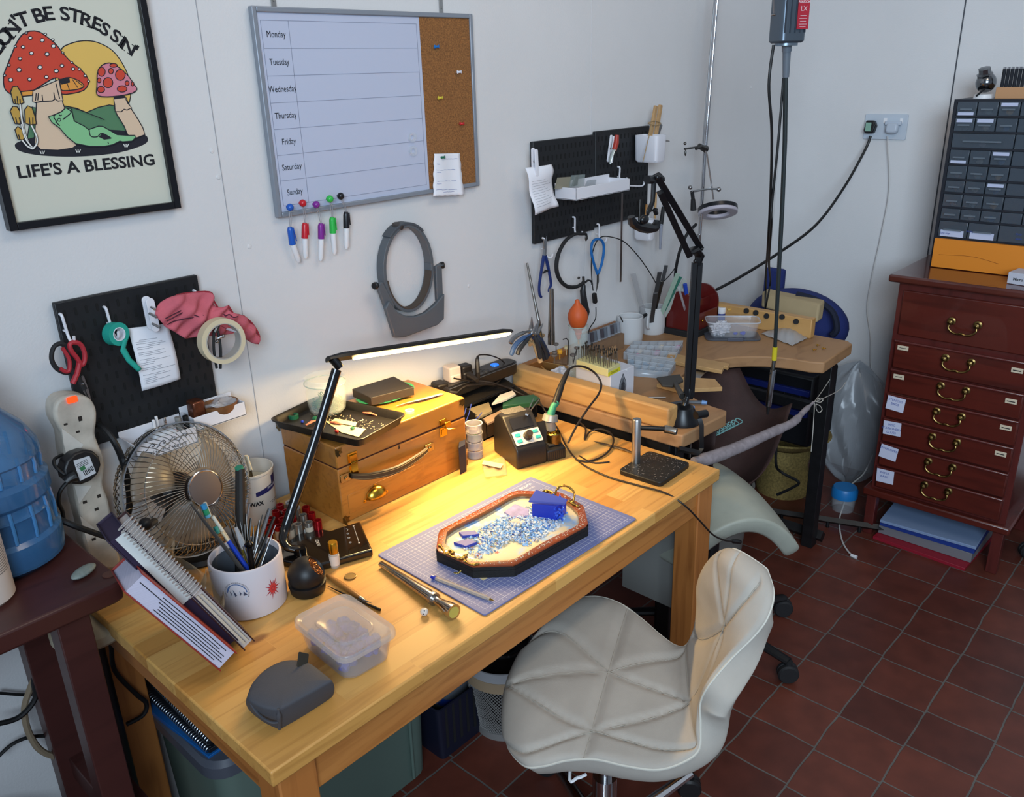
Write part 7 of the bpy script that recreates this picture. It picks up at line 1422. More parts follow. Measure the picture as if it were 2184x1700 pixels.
def partbox(name,lbl,q,h_,nx_,ny_,fills,seed):
 rnd=random.Random(seed);P=[at(a,b,z=BZ+h_)for a,b in q];o=T(name,lbl,'organiser box',tuple(P[0]));c=[(p.x,p.y)for p in P];CB_=mat('organiser_clear','#b9c2ca',.15,alpha=.32,spec=.8)
 m=MB();n=4;m.add([(x,y,BZ)for x,y in c]+[(x,y,BZ+h_)for x,y in c],[(0,1,2,3)]+[(i,(i+1)%4,4+(i+1)%4,4+i)for i in range(4)]);O('shell',m,CB_,o,solid=.0012)
 m=MB()
 for i in range(nx_+1):
  for(s0,s1)in((P[0].lerp(P[1],i/nx_),P[3].lerp(P[2],i/nx_)),):m.tube([s0,s1],.0010,4);m.add([(s0.x,s0.y,BZ),(s1.x,s1.y,BZ),tuple(s1),tuple(s0)],[(0,1,2,3)])
 for j in range(ny_+1):s0,s1=P[0].lerp(P[3],j/ny_),P[1].lerp(P[2],j/ny_);m.tube([s0,s1],.0010,4);m.add([(s0.x,s0.y,BZ),(s1.x,s1.y,BZ),tuple(s1),tuple(s0)],[(0,1,2,3)])
 O('dividers',m,mat('divider_clear','#ccd3da',.15,alpha=.45),o)
 for i in range(nx_):
  for j in range(ny_):
   cf=fills[(i*ny_+j)%len(fills)]
   if not cf:continue
   m=MB();
   for _ in range(6):u,v=(i+.25+.5*rnd.random())/nx_,(j+.25+.5*rnd.random())/ny_;p=P[0].lerp(P[1],u).lerp(P[3].lerp(P[2],u),v);m.ico((p.x,p.y,BZ+.005+.004*rnd.random()),.0055,.3)
   O('compartment_fill',m,mat('fill_'+cf[1:],cf,.6),o)
partbox('parts_organiser','clear compartment box of blue findings on the bench, nearer of two',[(1340,786),(1425,794),(1441,772),(1338,757)],.022,6,3,['#4a7f9e','#8a93a0','#3f6f92',None,'#35556f','#9aa4ae'],3)
partbox('parts_organiser','clear compartment box behind the nearer one, beside the shorter mug',[(1330,752),(1438,765),(1457,727),(1352,728)],.022,6,3,[None,'#a7adb5',None,'#b98aa6','#c3b49b',None,'#8b97a3'],5)
BPm=wood('pin_beech','#bf9a68','#ad8757','#86643c',None,(20,20,20),.6,.3)
def plank(name,pts,z0_,h_,lbl,mt_=BPm,cat='bench pin'):P=[at(a,b,z=z0_+h_)for a,b in pts];return O(name,MB().prism([(p.x,p.y)for p in P],z0_,z0_+h_),mt_,label=lbl,cat=cat,bev=.0015)
plank('bench_pin',[(1425,752),(1530,770),(1557,775),(1553,782),(1545,780),(1540,790),(1460,775),(1420,765)],BZ+.001,.012,'notched wooden bench pin sticking out over the cutout')
plank('bench_pin',[(1400,818),(1450,803),(1525,808),(1541,826),(1445,830)],BZ+.001,.012,'pointed wooden bench pin below the notched one')
plank('steel_plate',[(1485,788),(1508,790),(1488,812),(1470,805)],BZ-.006,.004,'small grey steel plate between the two bench pins',STL,'plate')
O('pencil',MB().cyl(at(1380,848,z=BZ+.004),at(1420,848,z=BZ+.004),.0022,n=6),mat('pencil_grey','#8f8781',.4,.6),label='thin grey rod lying on the bench behind the lamp base',cat='rod')
sn=T('side_cutters','side cutters with light blue and grey grips beside the lamp base','pliers',tuple(at(1450,860,z=BZ)));LB_=mat('light_blue_grip','#5d86bd',.45)
O('jaws',MB().tube([at(1402,861,z=BZ+.006),at(1420,862,z=BZ+.007),at(1432,863,z=BZ+.008)],[.001,.004,.005],8,flat=.5),STL,sn);O('handle',MB().tube([at(1430,864,z=BZ+.008),at(1445,872,z=BZ+.008),at(1462,872,z=BZ+.008),at(1480,868,z=BZ+.008)],[.005,.0065,.0065,.005],8,flat=.7),LB_,sn)
O('handle',MB().tube([at(1432,861,z=BZ+.009),at(1455,857,z=BZ+.009),at(1490,858,z=BZ+.009),at(1502,858,z=BZ+.009)],[.005,.006,.0065,.0065],8,flat=.7),mat('dark_grip','#4a545f',.5),sn);O('handle_end',MB().tube([at(1497,858,z=BZ+.009),at(1508,859,z=BZ+.009)],[.0072,.006],8,flat=.8),LB_,sn)
slab('clear_case',[(1355,852),(1410,872),(1416,880),(1412,893),(1352,862)],BZ,.012,CLP,'flat clear plastic case tucked behind the bench rail end','case')
tu=T('storage_tub','clear plastic tub with crumpled tissue and blue wax on the bench right wing','tub',tuple(at(1560,730,z=BZ)))
ua,ub,uc=at(1505,738,z=BZ),at(1612,742,z=BZ),at(1600,700,z=BZ)
uq=[at(1495,692,z=BZ+.06),at(1612,692,z=BZ+.06),at(1625,674,z=BZ+.06),at(1520,668,z=BZ+.06)];ucen=sum(uq,Vector())/4;ue=uq[1]-uq[0];ua_=math.atan2(ue.y,ue.x);MU=Matrix.Translation((ucen.x,ucen.y,BZ))@Matrix.Rotation(ua_,4,'Z');uw=ue.length;uh=.088
O('shell',loft(MB(MU),[(uw-.035,uh-.022,.006),(uw-.028,uh-.015,.010),(uw-.008,uh-.004,.055),(uw,uh,.057),(uw,uh,.060),(uw-.010,uh-.007,.060),(uw-.014,uh-.010,.055),(uw-.034,uh-.022,.010)],.018,cap=(True,True)),mat('tub_clear','#dfe3ea',.1,alpha=.13,spec=.9),tu)
O('rim',MB(MU).tube([(p[0],p[1],.059)for p in rrect(uw,uh,.02,5)],.0018,6,closed=True),mat('rim_clear','#cfd3da',.15,alpha=.6),tu)
O('grey_lid',loft(MB(MU@Matrix.Translation((0,-.004,0))),[(uw-.01,uh+.004,0),(uw+.004,uh+.012,.003),(uw+.004,uh+.012,.006),(uw-.008,uh,.0062)],.02),mat('smoke_plastic','#5a5f6a',.25,alpha=.75),tu,label='smoky grey lid under the tub')
O('lid_latch',MB(MU).box(-.022,.030,-uh/2-.012,-uh/2-.006,.000,.012),mat('slate_latch','#4a4e5c',.5),tu,bev=.002)
tcn=MU@Vector((-uw*.22,0,.010));O('tissue',MB().grid(lambda u,v:tissue(u,v,tcn,.036,.024,.021),48,80),TIS,label='crumpled white tissue inside the clear tub',cat='tissue',ang=40)
for i,(x,y,r_)in enumerate(((.010,-.012,.009),(.034,-.010,.012),(.038,.0,.009))):p=MU@Vector((x,y,.012));O('wax_lump',MB().ico(p+Vector((0,0,.003)),r_,.2,(1,.8,.5)),mat('blue_wax_block','#2338b0',.3),label=('small blue wax lump in the middle of the clear tub','larger blue wax lump at the right of the clear tub','blue wax lump behind the larger one in the clear tub')[i],cat='wax')
p=at(1546,700,z=BZ+.001);wj=T('pill_pot','small white pot with a ridged lid and blue label behind the clear tub','pot',tuple(p));p=at(1547,693,z=BZ+.001);p+=Vector((.02,.03,0));Mx=Matrix.Translation(p);O('body',MB(Mx).lathe([(0,0),(.015,0),(.0155,.04),(0,.041)],24),WHT,wj);O('lid',MB(Mx).lathe([(.0165,.040),(.0165,.053),(.015,.055),(0,.055)],24),WHT,wj);O('label_wrap',MB(Mx).ring(.0159,.0155,.010,.034,24),mat('label_blue','#2a3a86',.5),wj)
for i,(px,py,r_,c_)in enumerate(((1536,657,.008,'#a8a69a'),(1556,660,.008,'#cfa650'),(1527,663,.005,'#c99a3f'))):p=at(px,py,z=BZ+.052);O('resin_lump',MB().ico(p,r_,.25,(1,1,.6)),mat('lump_%d'%i,c_,.6),label=('grey pebble on the back rail behind the white pot','yellow resin lump on the back rail','small amber lump on the back rail beside the red caddy')[i],cat='lump')
pbp=[at(1622,712,z=BZ+.002),at(1690,738,z=BZ+.002),at(1722,722,z=BZ+.002),at(1692,690,z=BZ+.02)]
def cbag(u,v):p=pbp[0].lerp(pbp[1],u).lerp(pbp[3].lerp(pbp[2],u),v);b=sin(pi*u)*sin(pi*v);p.z=BZ+.002+.016*b+.003*abs(sin(u*13+v*9))+.02*v*(1-u)**2;return p
O('plastic_bag',MB().grid(cbag,22,22),mat('bag_frost','#b9b7b6',.2,alpha=.72,spec=.8),solid=.0006,ang=20,label='frosty clear plastic bag lying on the bench right wing',cat='plastic bag')
for i,(a,b)in enumerate(((1737,747),(1745,737),(1757,744))):
 p=at(a,b,z=BZ+.003);O('gold_scrap',MB().tube([p+Vector((-.006,0,0)),p+Vector((0,.004,.003)),p+Vector((.006,0,0)),p+Vector((.003,-.005,.002))],.0015,6,4),BRS,label=('curled gold scrap nearest the front of the bench wing','bright gold scrap, the upper one on the bench wing','gold scrap, rightmost of the trio on the bench wing')[i],cat='metal scrap',group='gold scraps on the bench wing')
for i,(a,b)in enumerate(((1592,663),(1612,667),(1635,674),(1668,676),(1698,686))):
 p=at(a,b,x=2.598);O('rubber_wheel',MB(frame(p,(-1,-.2,0))).lathe([(0,-.006),(.008,-.006),(.0095,0),(.008,.006),(0,.006)],18),BLKM,label='black rubber wheel on the right rail, %s'%('farthest from the front','second from the wall end','third from the wall end','behind the hanging flex shaft','nearest the front')[i],cat='wheel',group='rubber wheels on the right bench rail')
# == RIGHT PEGBOARD ITEMS ==
def M2(*pts,y):return[at(a,b,y=y)for a,b in pts]
RP_=M2((1120,358),(1170,350),(1186,440),(1133,458),y=-.06)
def fpap(u,v):p=RP_[0].lerp(RP_[1],v).lerp(RP_[3].lerp(RP_[2],v),u);p.y-=.012*abs(sin(v*2.2+u*1.5))+.004*sin(u*9);p.x+=.003*sin(u*14)*(v>.9);return p
fo=O('folded_paper',MB().grid(fpap,16,12),PAP,solid=.0005,ang=25,label='creased folded paper clipped to the left of the two pegboards',cat='paper')
h=MB()
for i in range(11):h.tube([fpap(.3+.055*i,.1+.1*k*(.7+.2*(i%3)))+Vector((0,-.0009,.0006*(k%2)))for k in range(8)],.0003,3)
O('handwriting',h,PINKI,fo)
clip((1143,318),(1145,376),'white clip holding the creased folded paper',-.072,.012)
clip((1310,290),(1303,348),'white clip gripping the red-capped blade on the right pegboard',-.035,.010)
rd=T('craft_knife','red-handled tool with a pale blade held by a white clip','knife',tuple(at(1310,320,y=-.04)));O('handle',MB().tube(M2((1316,288),(1314,306),(1310,320),y=-.042),[.006,.0085,.0075],12),mat('knife_red','#a03328',.4),rd);O('blade',MB().tube(M2((1310,318),(1303,336),(1301,350),y=-.042),[.0065,.006,.003],8,flat=.4),mat('blade_pale','#c3cac6',.3,.3),rd)
_x=at(1183,400,y=-.017).x;_y=at(1229,425,x=_x).y;_p=at(1343,408,y=_y)
t1=tray(_x,_p.x,at(1229,428,x=_x).z,at(1229,402,x=_x).z,-.017,_y,'white pegboard shelf tray of small bags, right of the folded paper')
for i,(a,b,c,d,cl_,tr_)in enumerate(((1186,403,1216,377,'#8f8a78',1),(1216,400,1246,372,'#9aa5a3',0),(1222,398,1232,375,'#7b7568',1),(1250,398,1270,383,'#96a0a6',0))):
 P=M2((a,b),(c,b-3),(c+2,d),(a+6,d+2),y=-.045-.006*(i%2));m=MB();m.add([tuple(p)for p in P]+[tuple(p+Vector((0,.006,0)))for p in P],[(0,1,2,3),(7,6,5,4),(0,4,5,1),(1,5,6,2),(2,6,7,3),(3,7,4,0)])
 O('small_packet',m,mat('pk_%d'%i,cl_,.3,alpha=.9 if tr_ else .4),label=('crumpled grey packet at the left of the shelf tray','square clear bag standing in the shelf tray','narrow brown strip between the two bags in the shelf tray','small clear sachet in the middle of the shelf tray')[i],cat='packet')
def cupbox(pxb,pxf,pxr,pyt,pyb,lbl,Y=-.018):
 x_=at(pxb,pyt,y=Y).x;yf=at(pxf,pyt,x=x_).y;dep=Y-yf;a_,b_=at(pxf,pyt,y=yf),at(pxf,pyb,y=yf);w_=at(pxr,pyt,y=yf).x-x_;h_=a_.z-b_.z;o=T('peg_cup',lbl,'cup',(x_+w_/2,Y-dep/2,b_.z));Mx=Matrix.Translation((x_+w_/2,Y-dep/2,b_.z))
 O('shell',loft(MB(Mx),[(w_-.012,dep-.01,0),(w_-.004,dep-.004,.006),(w_,dep,h_),(w_-.004,dep-.004,h_),(w_-.008,dep-.008,.006)],.012),PW,o);return o,Mx,h_,w_
cb1,MC1,hc1,wc1=cupbox(1351,1402,1424,290,348,'white pegboard cup with wooden clothes pegs and a ruler, high on the right')
Yc=-.05
CPg=mat('peg_wood','#b28e62',.7,var=.12,vs=60);cpg=T('clothes_peg','two wooden clothes pegs bound together in the high white cup','peg',tuple(at(1390,285,y=Yc)))
for(a,b,c,d)in((1385,300,1399,226),(1397,300,1409,224)):O('peg_half',MB(frame(at(a,b,y=Yc),at(c,d,y=Yc)-at(a,b,y=Yc),(1,0,0))).box(-.0068,.0068,-.004,.004,0,(at(c,d,y=Yc)-at(a,b,y=Yc)).length),CPg,cpg,bev=.001)
O('rubber_band',MB().tube(M2((1383,262),(1395,258),(1410,263),(1398,268),(1384,264),y=Yc-.006),.0013,6,4,closed=True).tube(M2((1392,262),(1386,285),(1382,300),(1376,325),(1371,346),y=Yc-.028),.0014,6,4),mat('tan_band','#9c8460',.7),cpg)
O('steel_rule',MB(frame(at(1399,300,y=Yc+.01),at(1417,247,y=Yc+.01)-at(1399,300,y=Yc+.01),(1,0,0))).prism(rrect(.0125,.10,.006,4),-.0,.001).box(-.0062,.0062,-.0008,.0008,-.02,.055),STL,label='short steel rule with a round end behind the clothes pegs',cat='ruler')
Y2=-.045;a_,b_=at(1327,412,y=Y2),at(1328,600,y=Y2);O('steel_rule',MB().box(a_.x-.0045,a_.x+.0045,Y2-.0005,Y2+.0005,b_.z,a_.z),STL,label='long steel rule hanging straight down below the shelf tray',cat='ruler')
cb2,MC2,hc2,wc2=cupbox(1349,1388,1402,470,515,'white pegboard cup low on the right, behind the phone clamp')
_mk=O('marker_pen',MB().tube(M2((1408,532),(1410,480),y=-.05),[.0035,.0062],10).tube(M2((1410,480),(1415,440),y=-.05),[.0065,.0058],10),mat('marker_grey','#8b8f9c',.4),label='black and silver marker hanging beside the low white cup',cat='marker')
O('cap',MB().tube(M2((1410,478),(1415,441),y=-.05),[.007,.0062],10),BLKM,_mk)
for q,r_,m_,l_ in(((1363,478),(1365,425),DST,'grey tool shank standing left in the low white cup'),((1376,478),(1379,436),mat('tool_wood','#9a6a34',.4),'brown wooden handle standing in the low white cup'),((1396,478),(1399,410),CPg,'thin wooden stick standing at the right of the low white cup')):O('tool_shank',MB().cyl(at(*q,y=-.045),at(*r_,y=-.045),.004),m_,label=l_,cat='tool')
bp2=T('pliers','dark blue long-handled pliers hanging open from the lower left peg hook','pliers',tuple(at(1162,545,y=-.05)));NB=mat('navy_handle','#1d2f66',.35)
O('jaws',MB().tube(M2((1166,504),(1163,525),(1161,545),y=-.045),[.0008,.004,.006],8).tube(M2((1160,510),(1161,530),y=-.047),[.0015,.004],8),STL,bp2)
for P in(((1160,545),(1155,575),(1150,610),(1151,628),(1155,634)),((1163,545),(1170,575),(1175,605),(1172,615),(1171,623))):O('handle',MB().tube(smooth_pts(M2(*P,y=-.047),5),[.005,.0042,.004,.0042,.003],8),NB,bp2)
O('spring',MB().tube(M2((1158,583),(1164,578),(1170,577),y=-.047),[.002,.004,.002],6),BLKM,bp2)
sw=T('piercing_saw','black curved saw frame with a fine blade hanging from a peg hook','saw',tuple(at(1225,550,y=-.05)));Ys=-.055
O('bow',MB().tube(smooth_pts(M2((1252,510),(1250,500),(1240,499),(1225,500),(1205,515),(1190,545),(1187,575),(1195,598),(1210,611),(1228,612),(1240,606),(1246,600),y=Ys),5),[.003,.0045,.0045,.005,.0055,.0062,.0062,.006,.006,.0055,.005,.004],8),BLKM,sw)
O('saw_blade',MB().tube(M2((1248,515),(1245,592),y=Ys),.0004,4),STL,sw);O('wing_nut',MB().sph(at(1250,508,y=Ys),(.005,.003,.009),10,8).sph(at(1234,593,y=Ys),(.007,.003,.004),10,8).cyl(at(1244,590,y=Ys),at(1245,608,y=Ys),.004),DST,sw)
O('handle',MB().tube(M2((1245,608),(1243,620),(1246,645),(1250,665),(1248,685),y=Ys),[.006,.009,.0105,.0115,.006],14),mat('ebony_handle','#1d1e21',.4),sw);O('hook_end',MB().tube(M2((1248,603),(1254,598),(1261,600),(1263,607),y=Ys),.003,6,4),BLKM,sw)
sh=T('shears','shears with bright blue looped handles hanging from a peg hook','shears',tuple(at(1275,560,y=-.05)));SBl=mat('shear_blue','#1a64a8',.35)
O('handle_loop',MB().tube(M2((1274,584),(1266,560),(1261,535),(1264,516),(1274,510),(1284,514),(1288,530),(1284,560),(1276,584),y=-.05),.0042,8,5),SBl,sh)
O('blade',MB().tube(M2((1275,582),(1275,600),(1272,622),y=-.05),[.004,.0045,.001],8,flat=.5),DST,sh)
cable('cable',[(1360,700,'y',-.05)],.001,'x')if 0 else None
sc2=T('switched_cable','thin black cable with an inline rocker switch hanging from the shears hook','cable',tuple(at(1268,640,y=-.05)))
O('cord',MB().tube(M2((1254,716),(1258,700),(1270,680),(1271,655),y=-.05),.0017,6,6).tube(M2((1265,620),(1262,590),(1262,550),(1270,520),(1282,506),(1300,505),(1330,515),(1360,545),(1385,580),(1402,608),(1412,612),y=-.05),.0017,6,6),RUB,sc2)
O('inline_switch',MB(frame(at(1268,636,y=-.05),(0,-1,0),(1,0,0))@Matrix.Rotation(R(10),4,'Z')).prism(rrect(.0145,.034,.005,4),-.004,.005),BLK,sc2,bev=.001)
# == BOOM ARM ==
bm=T('boom_arm','black spring boom arm clamped to the bench front with an empty phone holder','boom arm',tuple(at(1472,900,z=BZ)));AB=mat('arm_satin_black','#111215',.35);ya=at(1468,905,z=BZ).y
def B(px,py,dy=0):return at(px,py,y=ya+dy)
bc0=B(1470,905);O('base',MB(Matrix.Translation((bc0.x,bc0.y+.02,BZ))).lathe([(0,0),(.044,0),(.044,.009),(.026,.042),(.014,.045),(0,.045)],32),AB,bm)
O('pole',MB().cyl((bc0.x,bc0.y+.02,BZ+.03),B(1470,830,.02),.0075),AB,bm)
pr_=(B(1480,552,.02)-B(1470,860,.02))
for dx in(-5,7):O('lower_arm_bar',MB().tube([B(1468+dx,845,.02),B(1486+dx,560,.02)],.0082,4),AB,bm)
O('arm_cover',MB().tube([B(1470,850,.03),B(1487,556,.03)],.011,4),AB,bm)
O('elbow',MB().tube([B(1468,540,.02),B(1482,532,.02),B(1492,545,.02),B(1488,566,.02)],[.010,.014,.014,.008],8,flat=.6).sph(B(1497,531,.012),.004).sph(B(1483,557,.01),.005),AB,bm)
for(a,b,c,d)in((1402,378,1494,528),(1408,410,1470,545)):O('upper_arm_bar',MB().tube([B(a,b,.02),B(c,d,.02)],.0100,4),AB,bm)
O('joint_top',MB().tube([B(1388,382,.02),B(1404,376,.02),B(1412,384,.02)],[.006,.009,.008],8).sph(B(1402,378,.01),.006).cyl(B(1380,383,.02),B(1390,383,.02),.009),AB,bm)
O('drop_stem',MB().tube([B(1395,385,.02),B(1392,430,.02),B(1384,450,.02)],[.006,.005,.006],8),AB,bm)
O('phone_holder',MB().tube([B(1346,462,.02),B(1352,478,.02),B(1375,485,.02),B(1396,486,.02),B(1402,470,.02)],[.008,.010,.012,.010,.008],8,3).sph(B(1374,468,.01),(.014,.008,.010)).cyl(B(1396,447,.01),B(1400,456,.01),.005),AB,bm)
O('wing_screw',MB().sph(B(1382,452,.015),(.006,.003,.009)).sph(B(1397,448,.015),(.011,.003,.004)),AB,bm)
O('shelf_bracket',MB().prism([tuple(at(a,b,z=BZ+.035)[:2])for a,b in((1400,806),(1450,799),(1458,812),(1435,824),(1412,822))],BZ+.030,BZ+.037).tube([at(1440,818,z=BZ+.035),B(1455,845,.01),B(1466,860,.02)],[.006,.009,.006],8),mat('phone_plate','#3a3835',.5),bm,bev=.002)
O('clamp',MB().tube([B(1490,886,-.05),B(1496,905,-.06),B(1496,955,-.06),B(1490,966,-.06),B(1460,960,-.04),B(1448,957,-.03)],.0075,4),AB,bm);O('clamp_knob',MB().cyl(B(1484,886,-.05),B(1506,882,-.06),.010,n=14),AB,bm);O('clamp_screw',MB().cyl(B(1474,930,.01),B(1471,975,.01),.003).cyl(B(1474,928,.01),B(1474,932,.01),.012),STL,bm)
# == RING LIGHT ON ROD STAND ==
yk=-.14;rg=T('ring_light','ring light with a black top held by rods over the bench, switched off','ring light',tuple(at(1530,460,y=yk)))
rcn=at(1531,452,y=yk);MR=frame(rcn,(.33,.31,.89),(1,0,0));O('ring_body',MB(MR).ring(.066,.038,.004,.017,56),mat('ring_black','#15171c',.35),rg,bev=.001);O('diffuser',MB(MR).ring(.0655,.0375,-.008,.0045,56),mat('ring_diffuser','#b9b3bd',.4),rg,bev=.003)
O('mount',MB().cyl(at(1479,448,y=yk),at(1478,425,y=yk),.010,.007).cyl(at(1478,425,y=yk),at(1476,408,y=yk),.006),BLKM,rg);O('cross_arm',MB().tube(M2((1474,409),(1510,403),(1531,403),y=yk),.0035,8).sph(at(1533,404,y=yk),.008).sph(at(1472,400,y=yk),.007),STL,rg)
std=T('rod_stand','tall chrome rod stand rising behind the ring light to the ceiling','rod stand',tuple(at(1488,580,y=-.10)))
O('pole',MB().tube([at(1487,585,y=-.10),at(1503,330,y=-.10),at(1530,0,y=-.10),at(1533,-50,y=-.10)],[.0065,.0062,.0055,.0055],12),CHR,std);O('second_rod',MB().tube([at(1524,0,y=-.10),at(1499,310,y=-.11),at(1508,330,y=-.12),at(1522,425,y=-.14)],.0028,8),STL,std)
O('boss_clamp',MB().tube(M2((1505,318),(1492,312),(1484,318),y=-.11),[.012,.009,.004],8).cyl(at(1490,313,y=-.11),at(1460,318,y=-.11),.003).sph(at(1461,306,y=-.11),.005).sph(at(1462,326,y=-.11),(.004,.003,.01)),DST,std)
O('stand_foot',MB().tube(M2((1490,500),(1487,600),(1475,700),y=-.10),.007,10),STL,std)
cable('cable',[(1485,478,'y',-.13),(1465,500,'y',-.12),(1450,535,'y',-.11),(1442,570,'y',-.10),(1440,592,'y',-.09)],.005,'thick black lead running down from the ring light behind the boom arm')
cable('cable',[(1450,530,'y',-.1),(1445,560,'y',-.1),(1430,585,'y',-.1),(1405,610,'y',-.1)],.0017,'thin black wire beside the ring light lead')
# == HANGING MOTOR ==
ym=-.625
def H(px,py,dy=0):return at(px,py,y=ym+dy)
hm=T('pendant_motor','grey pendant drill motor with a red label hanging from above','motor',tuple(H(1678,90)));MG_=mat('motor_grey','#56616c',.35,.6)
hc=H(1681,40);wM=.034;MH2=Matrix.Translation((hc.x,hc.y,H(1681,92).z))@Matrix.Rotation(R(-30),4,'Z');hM=.16
O('casing',loft(MB(MH2),[(.058,.05,0),(.066,.058,.004),(.066,.058,hM)],.012),MG_,hm,bev=.001)
m=MB(MH2)
for i in range(5):m.cb((-.026+.013*i,-.0295,hM/2+.006),(.003,.003,hM-.03))
for i in range(4):m.cb((.0335,-.018+.012*i,hM/2+.006),(.003,.003,hM-.03))
O('cooling_fins',m,mat('motor_grey_dark','#3e4650',.4,.5),hm,smooth=False)
lpl=O('red_label',MB(MH2).box(.002,.032,-.0325,-.0312,.028,.092),mat('label_red','#9c1f30',.5),hm);t=MB();Mt=MH2@Matrix.Translation((.017,-.0328,0))@Euler((R(90),0,0)).to_matrix().to_4x4();put_text(t,'FOREDOM',.0075,Mt@Matrix.Translation((0,.084,0)),bold=.0002,sx=.85);put_text(t,'LX',.014,Mt@Matrix.Translation((0,.070,0)))
for k,y_ in enumerate((.056,.05,.044,.038,.033)):t.M=Mt;t.cb((0,y_,0),(.016+.004*(k%2),.0009,.0001))
O('lettering',t,mat('label_white','#c9b4ba',.6),lpl,smooth=False)
O('end_plate',MB(MH2).prism([(.027*cos(R(a)),.024*sin(R(a)))for a in range(0,360,20)],-.006,0),mat('motor_grey_light','#6f7b86',.3,.6),hm)
O('shaft_sleeve',MB().tube([H(1678,84),H(1678,110)],[.0115,.011],14).tube([H(1678,110),H(1676,165)],[.0095,.0075],14),mat('sleeve_grey','#5b646e',.45),hm)
O('hang_hook',MB().tube([H(1650,-10),H(1651,28)],.003,6).torus(.004,.0015,12,5,tuple(H(1650,32))),STL,hm)
fsx=O('flex_shaft',MB().tube([H(1676,160),H(1674,300),H(1668,450),H(1660,600),H(1653,742)],[.0056,.0056,.0056,.0054,.005],10),mat('flex_green_black','#1d2628',.45),hm)
hp=T('handpiece','silver drill handpiece hanging at the end of the flex shaft','handpiece',tuple(H(1640,880)));O('yellow_collar',MB().cyl(H(1653,740),H(1651,768),.0068),mat('yellow_tape','#c2b422',.5),hp);O('coupling',MB().cyl(H(1651,768),H(1648,790),.0052),DST,hp)
O('body',MB().tube([H(1649,790),H(1643,830),H(1639,866)],[.0075,.0085,.0078],16),mat('handpiece_steel','#a3a7ac',.2,1),hp);O('slot',MB().tube([H(1643,843,-.009),H(1640,855,-.009)],.002,6).sph(H(1643,796,-.008),.003),BLKM,hp);O('chuck',MB().tube([H(1639,866),H(1637,884)],[.006,.003],10),BLK,hp)
cable('cable',[(1650,96,'y',ym),(1640,180,'y',ym),(1646,280,'y',ym),(1644,400,'y',ym+.02),(1638,520,'y',ym+.08),(1634,575,'y',-.3),(1633,620,'y',-.2),(1632,668,'x',2.70)],.0035,'black motor cable, left of the pair hanging below the motor')
cable('cable',[(1671,166,'y',ym+.01),(1660,300,'y',ym+.01),(1646,440,'y',ym+.02),(1645,480,'y',ym+.02),(1640,560,'y',ym+.12),(1643,600,'y',-.3),(1636,640,'x',2.66),(1630,668,'x',2.68)],.0032,'thin black cable hanging between the motor cable and the flex shaft')
# == RIGHT WALL ==
XW=3.3;so=T('double_socket','white double wall socket on the right wall','socket',tuple(at(1890,270,x=XW)));a_,b_=at(1848,243,x=XW),at(1932,298,x=XW)
FW=frame(((a_+b_)/2),(-1,0,0),(0,-1,0));O('faceplate',MB(FW).prism(rrect(.152,.088,.004,3),-.001,.008),mat('socket_white','#bdc6d0',.3),so,bev=.001);O('rocker',MB(FW).box(-.008,.004,.012,.03,.008,.010).box(.05,.06,.012,.03,.008,.010),WHT,so,smooth=False)
pg=T('mains_plug','black mains plug with a green sticker in the left half of the wall socket','plug',tuple(at(1859,275,x=XW-.03)));FP_=frame(at(1859,272,x=XW-.012),(-1,0,.1),(0,-1,0));O('body',MB(FP_).prism([(-.020,-.012),(-.014,.024),(.014,.024),(.022,.006),(.016,-.020),(-.012,-.022)],0,.026),BLK,pg,bev=.004);O('sticker',MB(FP_).box(-.013,.007,-.014,.016,.026,.0266),mat('sticker_mint','#7fa593',.5),pg)
wg=T('mains_plug','white mains plug in the right half of the wall socket','plug',tuple(at(1905,275,x=XW-.03)));O('body',MB(frame(at(1906,274,x=XW-.012),(-1,0,.1),(0,-1,0))).prism(rrect(.042,.036,.012,4),0,.026),mat('plug_white','#b3bcc8',.35),wg,bev=.006);O('wings',MB(frame(at(1906,262,x=XW-.012),(-1,0,0),(0,-1,0))).box(-.028,.030,-.008,.006,0,.012),mat('plug_white','#b3bcc8',.35),wg,bev=.003)
cable('cable',[(1857,290,'x',3.265),(1845,320,'x',3.25),(1800,400,'x',3.15),(1740,480,'x',2.95),(1660,540,'x',2.75),(1580,590,'x',2.6),(1528,618,'x',2.5)],.005,'thick black cable sweeping from the wall socket down to the red caddy')
cable('cable',[(1893,290,'x',3.275),(1897,400,'x',3.285),(1880,500,'x',3.285),(1858,600,'x',3.285),(1850,660,'x',3.28),(1857,720,'x',3.28),(1858,780,'x',3.26),(1870,840,'x',3.22)],.0022,'thin white cable hanging down the right wall from the white plug',WCB)
cable('cable',[(1862,970,'z',.15),(1842,1010,'z',.08),(1810,1040,'z',.03),(1800,1075,'z',.01),(1790,1110,'z',.004),(1795,1150,'z',.004),(1808,1175,'z',.004),(1822,1188,'z',.004)],.003,'white cable trailing on the tiles in front of the chest',WCB)
O('cable_plug',MB().tube([at(1815,1184,z=.006),at(1827,1189,z=.006)],[.005,.007],8),WHT,label='small white plug end on the floor tiles',cat='plug')
bg_=T('blue_bag','navy blue padded bag with a strap slumped in the corner behind the bench','bag',tuple(at(1690,650,x=3.0)));NV=mat('navy_fabric','#1d2a63',.85,bump=.3,bs=300)
def blob(c,r,mb,e=2.2):mb.sph(c,r,24,16);return mb
O('body',blob((3.0,-.27,.68),(.10,.20,.13),MB()),NV,bg_);O('piping',MB().tube([at(a,b,x=2.9)for a,b in((1700,628),(1740,640),(1775,665),(1785,700),(1775,715))],.012,8,5),mat('navy_dark','#141a2e',.8),bg_)
